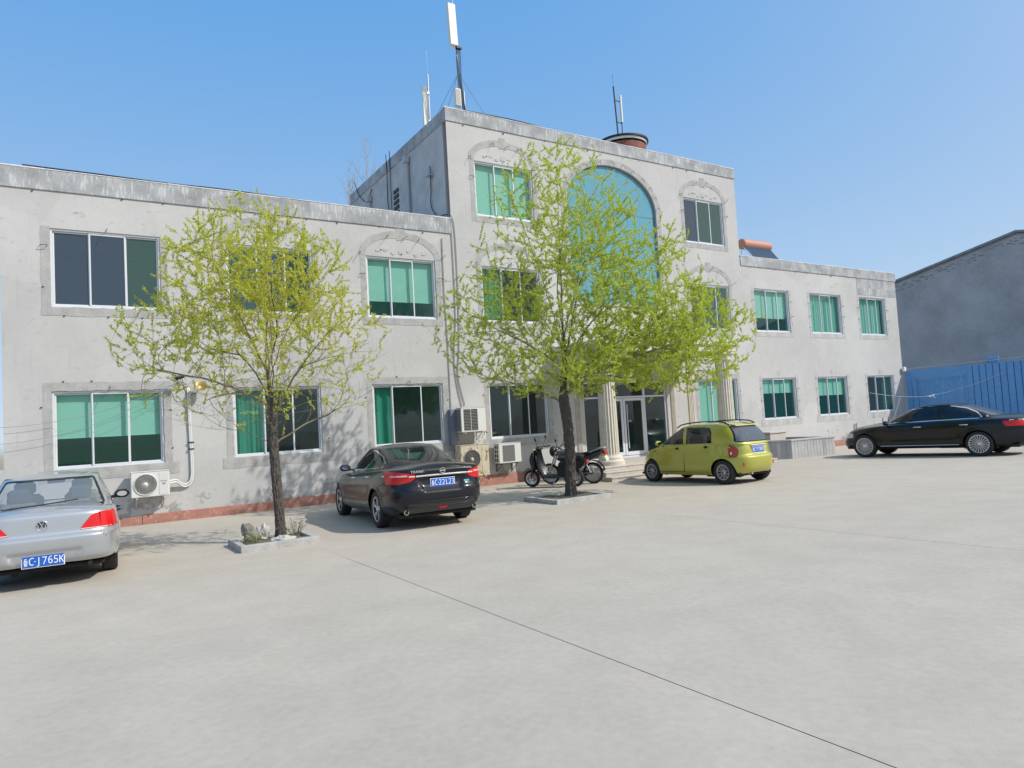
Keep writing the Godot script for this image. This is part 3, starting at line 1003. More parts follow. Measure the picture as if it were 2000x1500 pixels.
func entrance(b: Node, door: Dictionary) -> void:
	# porch floor and two steps below it
	for s in [[0.0, 2.62, 0.42, 12.86, 19.95], [2.625, 2.95, 0.29, 12.80, 20.0], [2.955, 3.28, 0.165, 12.74, 20.06]]:
		var mb := MB.new()
		var y0: float = -0.1
		mb.box(Vector3((s[3] + s[4]) / 2, (s[2] + y0) / 2 - 0.018, (s[0] + s[1]) / 2), Vector3(s[4] - s[3] - 0.04, s[2] - y0 - 0.036, s[1] - s[0] - 0.02))
		var o := part("step", mb, M.step, b)
		var tr := MB.new()
		var n := 6
		for i in n:
			var xa := lerpf(s[3], s[4], float(i) / n)
			var xb := lerpf(s[3], s[4], float(i + 1) / n)
			tr.box(Vector3((xa + xb) / 2, s[2] - 0.018, (s[0] + s[1]) / 2 + 0.012), Vector3(xb - xa - 0.006, 0.036, s[1] - s[0] - 0.002), 0.006)
		part("tread", tr, M.step, o)
	for x in [13.73, 19.05]:
		var mb := MB.new()
		fluted(mb, x, 2.1, 0.74, 3.62, 0.295, 0.265)
		var o := part("column", mb, M.stone, b)
		var base := MB.new()
		base.lathe([Vector2(0.0, 0.42), Vector2(0.43, 0.42), Vector2(0.43, 0.54), Vector2(0.40, 0.56), Vector2(0.375, 0.60), Vector2(0.38, 0.64), Vector2(0.36, 0.68), Vector2(0.33, 0.70), Vector2(0.315, 0.74), Vector2(0.0, 0.74)], 40, Transform3D(Basis(), Vector3(x, 0, 2.1)))
		part("column_base", base, M.stone, o)
		var capital := MB.new()
		capital.lathe([Vector2(0.0, 3.60), Vector2(0.275, 3.60), Vector2(0.292, 3.64), Vector2(0.28, 3.68), Vector2(0.28, 3.72), Vector2(0.32, 3.79), Vector2(0.35, 3.82), Vector2(0.0, 3.82)], 40, Transform3D(Basis(), Vector3(x, 0, 2.1)), true)
		capital.box(Vector3(x, 3.855, 2.1), Vector3(0.72, 0.07, 0.72), 0.01)
		part("capital", capital, M.stone, o)
	var roof := MB.new()
	roof.box(Vector3(16.39, 4.0, 1.25), Vector3(6.05, 0.22, 2.45), 0.015)
	roof.box(Vector3(16.39, 4.19, 1.28), Vector3(6.25, 0.16, 2.56), 0.02)
	part("porch_roof", roof, M.stone, b)
	for x in [14.2, 18.62, 19.58]:
		var mb := MB.new()
		var w := 0.20 if x != 19.58 else 0.30
		for i in 4:
			mb.box(Vector3(x + (i - 1.5) * w / 4.0, 2.16, 0.02), Vector3(w / 4.0 - 0.014, 3.44, 0.06), 0.02)
		mb.box(Vector3(x, 2.16, 0.006), Vector3(w, 3.46, 0.03))
		mb.box(Vector3(x, 0.50, 0.03), Vector3(w + 0.06, 0.16, 0.08), 0.012)
		part("pilaster", mb, M.stone, b)
	# glazed front: two fixed lights and a pair of doors between them
	var y0: float = door.y0
	var y1: float = door.y1
	var f := MB.new()
	for x in [door.x0 + 0.035, 15.22, 17.27, door.x1 - 0.035]:
		f.box(Vector3(x, (y0 + y1) / 2, -0.1), Vector3(0.07 if x < 15 or x > 18 else 0.09, y1 - y0, 0.09), 0.006)
	for y in [y0 + 0.03, 2.56, y1 - 0.035]:
		f.box(Vector3((door.x0 + door.x1) / 2, y, -0.1), Vector3(door.x1 - door.x0 - 0.14, 0.06, 0.085), 0.006)
	var o := part("glazed_front", f, M.alu, b)
	for p in [[14.53, 15.175, 0.48, 2.53], [17.315, 18.28, 0.48, 2.53], [14.53, 15.175, 2.59, 3.05], [15.265, 17.225, 2.59, 3.05], [17.315, 18.28, 2.59, 3.05]]:
		var g := MB.new()
		g.quad(Vector3(p[0], p[2], -0.1), Vector3(p[1], p[2], -0.1), Vector3(p[1], p[3], -0.1), Vector3(p[0], p[3], -0.1), Vector3.BACK)
		part("pane", g, M.pane_dark, o)
	for s in [[15.27, 16.235], [16.255, 17.22]]:
		var d := MB.new()
		for x in [s[0] + 0.05, s[1] - 0.05]:
			d.box(Vector3(x, 1.51, -0.07), Vector3(0.1, 2.02, 0.045), 0.008)
		d.box(Vector3((s[0] + s[1]) / 2, 0.56, -0.07), Vector3(s[1] - s[0] - 0.2, 0.13, 0.04), 0.006)
		d.box(Vector3((s[0] + s[1]) / 2, 2.47, -0.07), Vector3(s[1] - s[0] - 0.2, 0.1, 0.04), 0.006)
		var dr := part("door", d, M.alu, b)
		var g := MB.new()
		g.quad(Vector3(s[0] + 0.1, 0.62, -0.07), Vector3(s[1] - 0.1, 0.62, -0.07), Vector3(s[1] - 0.1, 2.42, -0.07), Vector3(s[0] + 0.1, 2.42, -0.07), Vector3.BACK)
		part("pane", g, M.pane_dark, dr)
		var hx: float = s[1] - 0.13 if s[0] < 16 else s[0] + 0.13
		var h := MB.new()
		h.tube([Vector3(hx, 0.75, -0.01), Vector3(hx, 2.3, -0.01)], 0.016, 8)
		for y in [0.85, 2.2]:
			h.tube([Vector3(hx, y, -0.01), Vector3(hx, y, -0.06)], 0.01, 6)
		part("handle", h, M.alu, dr)

func pipes_on(b: Node) -> void:
	# down pipes with hoppers on the shaded side of the middle, and cables
	for s in [[-2.85, 11.0, 0.07], [-6.5, 10.75, 0.06]]:
		var mb := MB.new()
		mb.tube([Vector3(XT0 - 0.1, 7.6, s[0]), Vector3(XT0 - 0.1, s[1], s[0])], s[2], 12)
		mb.box(Vector3(XT0 - 0.12, s[1] + 0.1, s[0]), Vector3(0.2, 0.24, 0.22), 0.03)
		part("down_pipe", mb, M.pvc_grey, b)
	var wires := [
		[[-4.75, 12.0], [-4.72, 11.3], [-4.75, 10.2], [-4.5, 9.3], [-4.4, 8.5]],
		[[-4.4, 12.0], [-4.42, 10.5], [-4.4, 8.5]],
		[[-6.3, 11.2], [-6.9, 10.9], [-7.6, 11.3], [-8.2, 12.1]],
		[[-1.15, 10.3], [-1.15, 9.6], [-1.2, 9.0], [-0.8, 8.55], [-0.3, 8.45], [-0.1, 8.4]],
	]
	for wv in wires:
		var pts := []
		for p in wv:
			pts.append(Vector3(XT0 - 0.05, p[1], p[0]))
		var mb := MB.new()
		mb.tube(smooth_path(pts), 0.016, 5)
		part("cable", mb, M.cable, b)
	var br := MB.new()
	br.box(Vector3(XT0 - 0.1, 9.95, -1.1), Vector3(0.2, 0.03, 0.25))
	br.tube([Vector3(XT0 - 0.16, 9.95, -1.1), Vector3(XT0 - 0.16, 10.35, -1.1)], 0.012, 5)
	part("cable_bracket", br, M.steel, b)
	var gr := MB.new()
	for i in 6:
		gr.box(Vector3(XT0 - 0.02, 9.4 + i * 0.2, -4.05), Vector3(0.04, 0.13, 0.42), 0.01)
	part("wall_grille", gr, M.black, b)
	# cables down the front beside the middle
	for wv in [[[9.78, 8.35], [9.86, 8.0], [9.88, 7.0], [9.86, 5.5], [9.8, 4.2], [9.72, 3.4], [9.9, 2.5]], [[9.74, 8.3], [9.76, 7.2], [9.74, 5.2], [9.62, 4.0], [9.66, 3.2], [9.8, 2.45]], [[9.42, 7.6], [9.40, 6.0], [9.43, 4.4], [9.42, 2.3]]]:
		var pts := []
		for p in wv:
			pts.append(Vector3(p[0], p[1], 0.03))
		var mb := MB.new()
		mb.tube(smooth_path(pts), 0.014, 5)
		part("cable", mb, M.cable_grey, b)

func smooth_path(p: Array, sub := 5) -> Array:
	var r := []
	for i in p.size() - 1:
		var a: Vector3 = p[maxi(i - 1, 0)]
		var b: Vector3 = p[i]
		var d: Vector3 = p[mini(i + 2, p.size() - 1)]
		for j in sub:
			r.append(b.cubic_interpolate(p[i + 1], a, d, float(j) / sub))
	r.append(p[-1])
	return r

func fan(mb_ring: MB, mb_blades: MB, o: Vector3, r: float, blades: int, depth: float, swirl := 0.9) -> void:
	# a round grille facing +z: rim, hub and curved ribs
	var t := Transform3D(Basis(Vector3.RIGHT, PI / 2), o)
	mb_ring.lathe([Vector2(r * 1.06, -depth), Vector2(r * 1.09, 0.0), Vector2(r * 1.06, 0.012), Vector2(r, 0.012), Vector2(r * 0.985, -depth)], 40, t, true)
	mb_ring.lathe([Vector2(r * 0.22, -0.02), Vector2(r * 0.21, 0.012), Vector2(0.0, 0.018)], 20, t, true)
	for i in blades:
		var pts := []
		for j in 6:
			var k := j / 5.0
			var a := TAU * i / blades + swirl * k * k
			var rr := lerpf(r * 0.2, r, k)
			pts.append(o + Vector3(rr * cos(a), rr * sin(a), 0.004 + 0.012 * sin(k * PI)))
		mb_blades.tube(pts, 0.0042, 4, false)

func shade_disc(mb: MB, o: Vector3, r: float, depth: float) -> void:
	var t := Transform3D(Basis(Vector3.RIGHT, PI / 2), o)
	mb.lathe([Vector2(0.0, -depth), Vector2(r, -depth), Vector2(r, 0.001)], 32, t)

func conditioner(label: String, at: Vector3, size: Vector3, kind: int) -> Node3D:
	# at: bottom left front corner in the plane of the facade; size: width, height, depth
	var o := thing("air_conditioner", label, "air conditioner", at, 0.0, "air conditioner outdoor units on the facade")
	var w := size.x
	var h := size.y
	var d := size.z
	var body: Material = [M.ac_white, M.ac_white, M.ac_rust, M.ac_white][kind]
	var mb := MB.new()
	var gap := 0.10
	mb.box(Vector3(w / 2, h / 2, -d / 2), Vector3(w, h, d), 0.016)
	mb.box(Vector3(w / 2, h + 0.006, -d / 2), Vector3(w + 0.016, 0.014, d + 0.016), 0.006)
	part("casing", mb, body, o)
	var ring := MB.new()
	var ribs := MB.new()
	var dark := MB.new()
	match kind:
		0:
			shade_disc(dark, Vector3(w * 0.37, h * 0.5, 0.002), h * 0.40, -0.003)
			fan(ring, ribs, Vector3(w * 0.37, h * 0.5, 0.01), h * 0.40, 24, 0.01)
			var pl := MB.new()
			pl.box(Vector3(w * 0.84, h * 0.5, 0.004), Vector3(w * 0.24, h * 0.88, 0.012), 0.005)
			part("service_panel", pl, M.ac_panel, o)
			var ink := MB.new()   # a word too small to read
			for i in 8:
				ink.box(Vector3(w * 0.84 + (i - 3.5) * 0.017, h * 0.60, 0.011), Vector3(0.011 if i % 3 else 0.013, 0.018 if i else 0.026, 0.003))
			part("lettering", ink, M.ac_ink, o)
			var lg := MB.new()
			lg.lathe([Vector2(0.016, 0.0), Vector2(0.014, 0.004), Vector2(0, 0.004)], 12, Transform3D(Basis(Vector3.RIGHT, PI / 2), Vector3(w * 0.82, h * 0.5, 0.0105)))
			part("logo", lg, M.ac_badge_dark, o)
			var lg2 := MB.new()
			lg2.lathe([Vector2(0.016, 0.0), Vector2(0.014, 0.004), Vector2(0, 0.004)], 12, Transform3D(Basis(Vector3.RIGHT, PI / 2), Vector3(w * 0.87, h * 0.51, 0.0105)))
			lg2.lathe([Vector2(0.012, 0.0), Vector2(0.011, 0.004), Vector2(0, 0.004)], 12, Transform3D(Basis(Vector3.RIGHT, PI / 2), Vector3(w * 0.85, h * 0.45, 0.0105)))
			part("logo", lg2, M.ac_badge, o)
		1:
			dark.quad(Vector3(w * 0.10, h * 0.08, 0.003), Vector3(w * 0.66, h * 0.08, 0.003), Vector3(w * 0.66, h * 0.94, 0.003), Vector3(w * 0.10, h * 0.94, 0.003), Vector3.BACK)
			for i in 15:
				ribs.box(Vector3(w * 0.38, h * 0.08 + i * h * 0.86 / 14.0, 0.009), Vector3(w * 0.57, 0.010, 0.008))
			ring.box(Vector3(w * 0.38, h * 0.51, 0.012), Vector3(0.012, h * 0.86, 0.008))
		2:
			shade_disc(dark, Vector3(w * 0.38, h * 0.55, 0.002), h * 0.30, -0.003)
			fan(ring, ribs, Vector3(w * 0.38, h * 0.55, 0.01), h * 0.30, 0, 0.01)
			for i in 7:
				var rr := h * 0.30 * (i + 1) / 7.5
				var pts := []
				for j in 25:
					pts.append(Vector3(w * 0.38 + rr * cos(TAU * j / 24.0), h * 0.55 + rr * sin(TAU * j / 24.0), 0.012))
				ribs.tube(pts, 0.004, 4, false)
			var seam := MB.new()
			seam.box(Vector3(w * 0.74, h * 0.5, 0.003), Vector3(0.012, h * 0.96, 0.01), 0.004)
			part("panel_seam", seam, body, o)
		3:
			dark.quad(Vector3(w * 0.16, h * 0.1, 0.003), Vector3(w * 0.70, h * 0.1, 0.003), Vector3(w * 0.70, h * 0.9, 0.003), Vector3(w * 0.16, h * 0.9, 0.003), Vector3.BACK)
			for i in 18:
				ribs.box(Vector3(w * 0.43, h * 0.1 + i * h * 0.8 / 17.0, 0.009), Vector3(w * 0.55, 0.012, 0.006))
	part("fan_shade_sheet", dark, M.ac_dark, o)  # flat dark sheet painted for the shade behind the grille
	if ring.v.size(): part("grille_rim", ring, body, o)
	if ribs.v.size(): part("grille", ribs, M.ac_white if kind == 0 else M.ac_grey, o)
	# slots in the left side, their shade laid on as a dark sheet
	var slots := MB.new()
	var bars := MB.new()
	if kind in [1, 3]:
		slots.quad(Vector3(-0.002, h * 0.06, -d * 0.92), Vector3(-0.002, h * 0.06, -d * 0.12), Vector3(-0.002, h * 0.94, -d * 0.12), Vector3(-0.002, h * 0.94, -d * 0.92), Vector3.LEFT)
		var rows := 16 if kind == 1 else 5
		var cols := 8 if kind == 1 else 3
		for i in rows:
			bars.box(Vector3(-0.006, lerpf(h * 0.06, h * 0.94, float(i) / (rows - 1)), -d * 0.52), Vector3(0.008, 0.009 if kind == 1 else 0.03, d * 0.82))
		for i in cols:
			bars.box(Vector3(-0.006, h * 0.5, lerpf(-d * 0.92, -d * 0.12, float(i) / (cols - 1))), Vector3(0.0085, h * 0.88, 0.008 if kind == 1 else 0.03))
		part("side_shade_sheet", slots, M.ac_dark, o)
		part("side_grille", bars, M.ac_grey if kind == 1 else body, o)
	# brackets to the wall
	for x in [w * 0.15, w * 0.85]:
		var br := MB.new()
		br.box(Vector3(x, -0.02, -d / 2 - gap / 2), Vector3(0.035, 0.03, d + gap))
		br.tube([Vector3(x, -0.03, -d * 0.2), Vector3(x, -0.26, -d - gap)], 0.014, 4)
		br.box(Vector3(x, -0.13, -d - gap + 0.008), Vector3(0.035, 0.28, 0.012))
		part("bracket", br, M.ac_bracket if kind != 3 else M.rust, o)
	return o

func fittings() -> void:
	M.ac_white = mat(0.66, 0.65, 0.61, 0.5)
	M.ac_panel = mat(0.60, 0.60, 0.585, 0.45)
	M.ac_grey = mat(0.34, 0.34, 0.33, 0.55)
	M.ac_dark = mat(0.03, 0.03, 0.03, 0.8)
	M.ac_ink = mat(0.15, 0.2, 0.22, 0.6)
	M.ac_badge = mat(0.55, 0.06, 0.12, 0.5)
	M.ac_badge_dark = mat(0.12, 0.02, 0.05, 0.5)
	M.ac_bracket = mat(0.5, 0.49, 0.46, 0.6)
	# streaks of rust on cream paint, running down
	var w := 256
	var run := streaks(noise(91, 0.07, 4), w, w, 1, 8)
	var mid := bytes(noise(92, 0.02, 4), w, w)
	var o := PackedByteArray()
	o.resize(w * w * 3)
	for i in w * w:
		var s := clampf((run[i] / 255.0 - 0.60 + (mid[i] / 255.0 - 0.5) * 0.8) * 4.0, 0.0, 1.0)
		var c := Vector3(0.56, 0.50, 0.37).lerp(Vector3(0.22, 0.10, 0.045), s) * (0.9 + 0.2 * mid[i] / 255.0)
		o[i * 3] = b8(c.x)
		o[i * 3 + 1] = b8(c.y)
		o[i * 3 + 2] = b8(c.z)
	M.ac_rust = tri_mat(texture(w, w, o), 1.1, 0.8)
	conditioner("clean white air conditioner unit with spiral fan grille beside the red plinth", Vector3(0.95, 0.66, 0.42), Vector3(0.80, 0.58, 0.30), 0)
	conditioner("white air conditioner unit with gridded side, bracketed above the rusty one", Vector3(9.50, 1.68, 0.50), Vector3(0.84, 0.72, 0.34), 1)
	conditioner("cream air conditioner unit streaked with rust behind the black sedan", Vector3(9.42, 0.36, 0.50), Vector3(0.96, 0.93, 0.36), 2)
	conditioner("small white air conditioner unit with slotted side beside the scooter", Vector3(10.78, 0.66, 0.42), Vector3(0.80, 0.60, 0.30), 3)
	# hoses of the first unit: two lagged pipes to the right, then up the wall
	var t := thing("refrigerant_pipe", "pair of lagged cream pipes rising from the clean air conditioner up the wall", "pipe")
	for k in 2:
		var mb := MB.new()
		var e := k * 0.055
		mb.tube(smooth_path([Vector3(1.76, 0.98 - e, 0.26), Vector3(1.92, 0.99 - e, 0.18), Vector3(2.02, 0.90 - e, 0.10), Vector3(2.14, 0.86 - e, 0.06), Vector3(2.24 + e * 0.4, 0.96 - e, 0.05), Vector3(2.27 + e * 0.6, 1.25, 0.045), Vector3(2.25 + e * 0.6, 2.2, 0.045), Vector3(2.24 + e * 0.6, 3.05, 0.045), Vector3(2.24 + e * 0.6, 3.2, -0.04)]), 0.022, 7)
		part("lagged_pipe", mb, M.pvc, t)
	var clip := MB.new()
	for y in [1.7, 1.86]:
		clip.box(Vector3(2.28, y, 0.05), Vector3(0.13, 0.03, 0.06), 0.006)
	part("pipe_clip", clip, M.black, t)
	# pipes and tape between the stacked units
	t = thing("hose_bundle", "bundle of pale hoses hanging between the stacked air conditioners", "hose")
	for k in 3:
		var mb := MB.new()
		mb.tube(smooth_path([Vector3(10.28 + k * 0.03, 1.78, 0.25), Vector3(10.36, 1.62 - k * 0.05, 0.36), Vector3(10.22 - k * 0.04, 1.42, 0.40), Vector3(10.08 + k * 0.05, 1.30, 0.40)]), 0.022, 6)
		part("hose", mb, M.pvc if k != 1 else M.cable_grey, t)
	var tape := MB.new()
	tape.ball(Vector3(10.42, 1.66, 0.36), Vector3(0.05, 0.045, 0.045), 10, 6)
	part("tape_wrap", tape, M.pink, t)
	# electricity box beside them
	t = thing("meter_box", "narrow blue grey metal box on the wall beside the stacked air conditioners", "box", Vector3(9.41, 1.32, 0))
	var bx := MB.new()
	bx.box(Vector3(0, 0.53, 0.09), Vector3(0.2, 1.06, 0.18), 0.012)
	part("box_case", bx, M.box_blue, t)
	var bd := MB.new()
	bd.box(Vector3(0, 0.53, 0.186), Vector3(0.16, 0.98, 0.012), 0.006)
	part("box_door", bd, M.box_blue, t)
	# security camera on a wall bracket above the first lower window
	t = thing("security_camera", "small black security camera on an arm above the lower window", "camera", Vector3(2.1, 3.36, 0))
	var arm := MB.new()
	arm.box(Vector3(0, 0, 0.015), Vector3(0.12, 0.16, 0.03), 0.008)
	arm.tube([Vector3(0, 0.02, 0.02), Vector3(-0.03, 0.06, 0.20), Vector3(-0.05, 0.06, 0.30)], 0.018, 7)
	part("arm", arm, M.pvc, t)
	var cb := MB.new()
	cb.tube([Vector3(-0.12, 0.05, 0.26), Vector3(0.03, 0.10, 0.34)], 0.042, 12)
	cb.tube([Vector3(-0.15, 0.04, 0.245), Vector3(-0.12, 0.05, 0.26)], 0.05, 12)
	part("camera_body", cb, M.black, t)
	var cw := MB.new()
	cw.tube(smooth_path([Vector3(0.0, 0.05, 0.25), Vector3(0.06, -0.25, 0.2), Vector3(0.2, -0.32, 0.1), Vector3(0.34, -0.3, 0.02)]), 0.008, 5)
	part("camera_cable", cw, M.cable, t)
	t = thing("floodlight", "grey dish shaped lamp on the wall beside the security camera", "lamp", Vector3(2.52, 3.2, 0))
	var fl := MB.new()
	var tf := Transform3D(Basis(Vector3.RIGHT, PI / 2 - 0.5), Vector3(0, 0, 0.24))
	fl.lathe([Vector2(0.0, -0.10), Vector2(0.05, -0.10), Vector2(0.09, -0.04), Vector2(0.15, 0.05), Vector2(0.14, 0.055), Vector2(0.08, -0.02), Vector2(0.0, -0.03)], 24, tf, true)
	part("reflector", fl, M.brass, t)
	var fs := MB.new()
	fs.tube([Vector3(0, 0, 0), Vector3(0, -0.02, 0.18)], 0.014, 6)
	part("lamp_arm", fs, M.steel, t)
	# thin wires sagging along the lower left of the front
	for k in 2:
		t = thing("wall_wire", ["upper thin grey wire sagging across the lower window of the left end", "lower thin grey wire sagging across the lower window of the left end"][k], "wire")
		var pts := []
		for i in 15:
			var u := i / 14.0
			pts.append(Vector3(lerpf(-1.9, 2.05, u), lerpf(2.42 - k * 0.36, 3.35, u * u) - 0.05 * sin(PI * u), 0.12 + 0.04 * k))
		var mb := MB.new()
		mb.tube(pts, 0.005, 4)
		part("wire", mb, M.cable_grey, t)
	# masts on the roof
	t = thing("antenna_mast", "tall roof mast with large white panel antenna on top and guy wires", "antenna", Vector3(10.6, TOWER_Y - 0.16, -0.55))
	var a := MB.new()
	for e in [[0.0, 0.0], [0.16, 0.05]]:
		a.tube([Vector3(e[0], 0, e[1]), Vector3(e[0], 3.2 if e[0] == 0.0 else 1.5, e[1])], 0.028, 8)
	a.tube([Vector3(-0.06, 4.4, 0), Vector3(0.0, 2.6, 0)], 0.02, 6)
	for y in [0.5, 1.0, 1.45, 2.0]:
		a.tube([Vector3(0, y, 0), Vector3(0.16, y + 0.1, 0.05)], 0.012, 5)
	a.tube([Vector3(-0.05, 4.2, 0), Vector3(-0.05, 4.75, 0)], 0.01, 5)
	part("mast", a, M.steel, t)
	var pn := MB.new()
	pn.box(Vector3(-0.06, 3.62, 0.10), Vector3(0.29, 1.40, 0.15), 0.03, Transform3D(Basis(Vector3.BACK, 0.03), Vector3.ZERO))
	part("panel_antenna", pn, M.antenna, t)
	var foot := MB.new()
	foot.box(Vector3(0.03, 2.9, 0.10), Vector3(0.2, 0.08, 0.11), 0.01)
	part("connector_plate", foot, M.black, t)
	var rru := MB.new()
	rru.box(Vector3(-0.10, 1.22, 0.08), Vector3(0.21, 0.58, 0.16), 0.025)
	for i in 5:
		rru.box(Vector3(-0.16 + i * 0.03, 1.22, 0.165), Vector3(0.008, 0.5, 0.02))
	part("radio_unit", rru, M.antenna, t)
	for k in 4:
		var cb2 := MB.new()
		cb2.tube(smooth_path([Vector3(-0.02 + k * 0.03, 2.88, 0.1), Vector3(-0.06 + k * 0.05, 2.5, 0.08), Vector3(0.0 + k * 0.03, 1.8, 0.06), Vector3(0.06 + k * 0.03, 1.0, 0.08), Vector3(0.1 + k * 0.035, 0.4, 0.1), Vector3(0.02, 0.05 + k * 0.04, 0.1)]), 0.012, 5)
		part("feeder_cable", cb2, M.cable, t)
	for e in [[-0.75, -0.6], [1.6, 0.2], [0.5, -3.0]]:
		var gw := MB.new()
		gw.tube([Vector3(0.02, 2.1, 0), Vector3(e[0], 0.3, e[1] - 0.4)], 0.006, 4)
		part("guy_wire", gw, M.cable, t)
	t = thing("antenna_mast", "short roof mast with slim white panel antenna at the corner", "antenna", Vector3(9.98, TOWER_Y - 0.16, -1.5))
	a = MB.new()
	a.tube([Vector3(0, 0, 0), Vector3(0, 2.35, 0)], 0.03, 8)
	a.tube([Vector3(0, 2.3, 0), Vector3(0, 3.2, 0)], 0.007, 4)
	for y in [0.75, 1.7]:
		a.box(Vector3(-0.06, y, 0.03), Vector3(0.14, 0.08, 0.07), 0.01)
	part("mast", a, M.steel, t)
	pn = MB.new()
	pn.box(Vector3(-0.17, 1.22, 0.06), Vector3(0.19, 1.35, 0.08), 0.02)
	part("panel_antenna", pn, M.antenna, t)
	# brick water tank with its own small mast
	t = thing("water_tank", "round red brick rooftop water tank with pale bands", "water tank", Vector3(20.12, TOWER_Y - 0.40, -3.4))
	var tk := MB.new()
	tk.lathe([Vector2(1.0, 0), Vector2(1.0, 2.45)], 40)
	part("brick_drum", tk, M.brick, t)
	for y in [1.98, 2.62]:
		var rg := MB.new()
		rg.lathe([Vector2(1.0, y - 0.09), Vector2(1.05, y - 0.09), Vector2(1.05, y), Vector2(1.0, y)], 40)
		part("band", rg, M.white, t)
	var lid := MB.new()
	lid.lathe([Vector2(0.0, 2.63), Vector2(1.12, 2.63), Vector2(1.12, 2.70), Vector2(0, 2.74)], 40)
	part("lid", lid, M.black, t)
	t = thing("antenna_mast", "thin dark mast with slim antenna standing on the brick tank", "antenna", Vector3(19.75, TOWER_Y - 0.40 + 2.70, -3.2))
	a = MB.new()
	a.tube([Vector3(0, 0, 0), Vector3(-0.1, 2.35, 0)], 0.032, 7)
	a.tube([Vector3(-0.1, 2.3, 0), Vector3(-0.1, 2.9, 0)], 0.008, 4)
	for y in [0.8, 1.75]:
		a.tube([Vector3(-0.04, y, 0), Vector3(0.2, y - 0.05, 0.05)], 0.02, 5)
	a.tube([Vector3(0.2, 0, 0.05), Vector3(0.2, 0.85, 0.05)], 0.02, 5)
	part("mast", a, M.cable, t)
	pn = MB.new()
	pn.tube([Vector3(0.22, 0.8, 0.05), Vector3(0.21, 2.0, 0.05)], 0.055, 10)
	part("panel_antenna", pn, M.antenna, t)
	# solar heater behind the right parapet
	t = thing("solar_water_heater", "rooftop solar water heater with orange tank above the right wing", "water heater", Vector3(26.1, WING_Y - 0.16, -1.7))
	var ct := MB.new()
	ct.lathe([Vector2(0.0, -0.95), Vector2(0.20, -0.95), Vector2(0.235, -0.91), Vector2(0.235, 0.91), Vector2(0.20, 0.95), Vector2(0.0, 0.95)], 28, Transform3D(Basis(Vector3.BACK, PI / 2), Vector3(0.1, 1.66, 0)), false)
	part("tank", ct, M.orange, t)
	for i in 14:
		var tb := MB.new()
		tb.tube([Vector3(-0.75 + i * 0.125, 1.55, 0.12), Vector3(-0.75 + i * 0.125, 0.25, 1.1)], 0.032, 6)
		part("vacuum_tube", tb, M.tube_blue, t)
	var fr := MB.new()
	for x in [-0.85, 1.1]:
		fr.tube([Vector3(x, 0, -0.1), Vector3(x, 1.5, 0)], 0.02, 4)
		fr.tube([Vector3(x, 0.2, 1.14), Vector3(x, 1.5, 0.1)], 0.02, 4)
	fr.box(Vector3(0.12, 0.22, 1.13), Vector3(2.05, 0.05, 0.06))
	part("stand", fr, M.steel, t)
	# cables lying along the roof edges
	for s in [["black cable draped along the left wing parapet", [Vector3(-1.0, 8.32, -0.05), Vector3(0.6, 8.29, 0.02), Vector3(2.0, 8.31, -0.08), Vector3(3.4, 8.30, 0.0), Vector3(6.0, 8.28, -0.1)]], ["black cable draped along the tower parapet", [Vector3(9.8, 11.83, -0.1), Vector3(10.9, 11.80, 0.02), Vector3(12.5, 11.86, -0.05), Vector3(14.5, 11.80, -0.1)]]]:
		t = thing("roof_cable", s[0], "cable")
		var mb := MB.new()
		mb.tube(smooth_path(s[1]), 0.018, 5)
		part("cable", mb, M.cable, t)

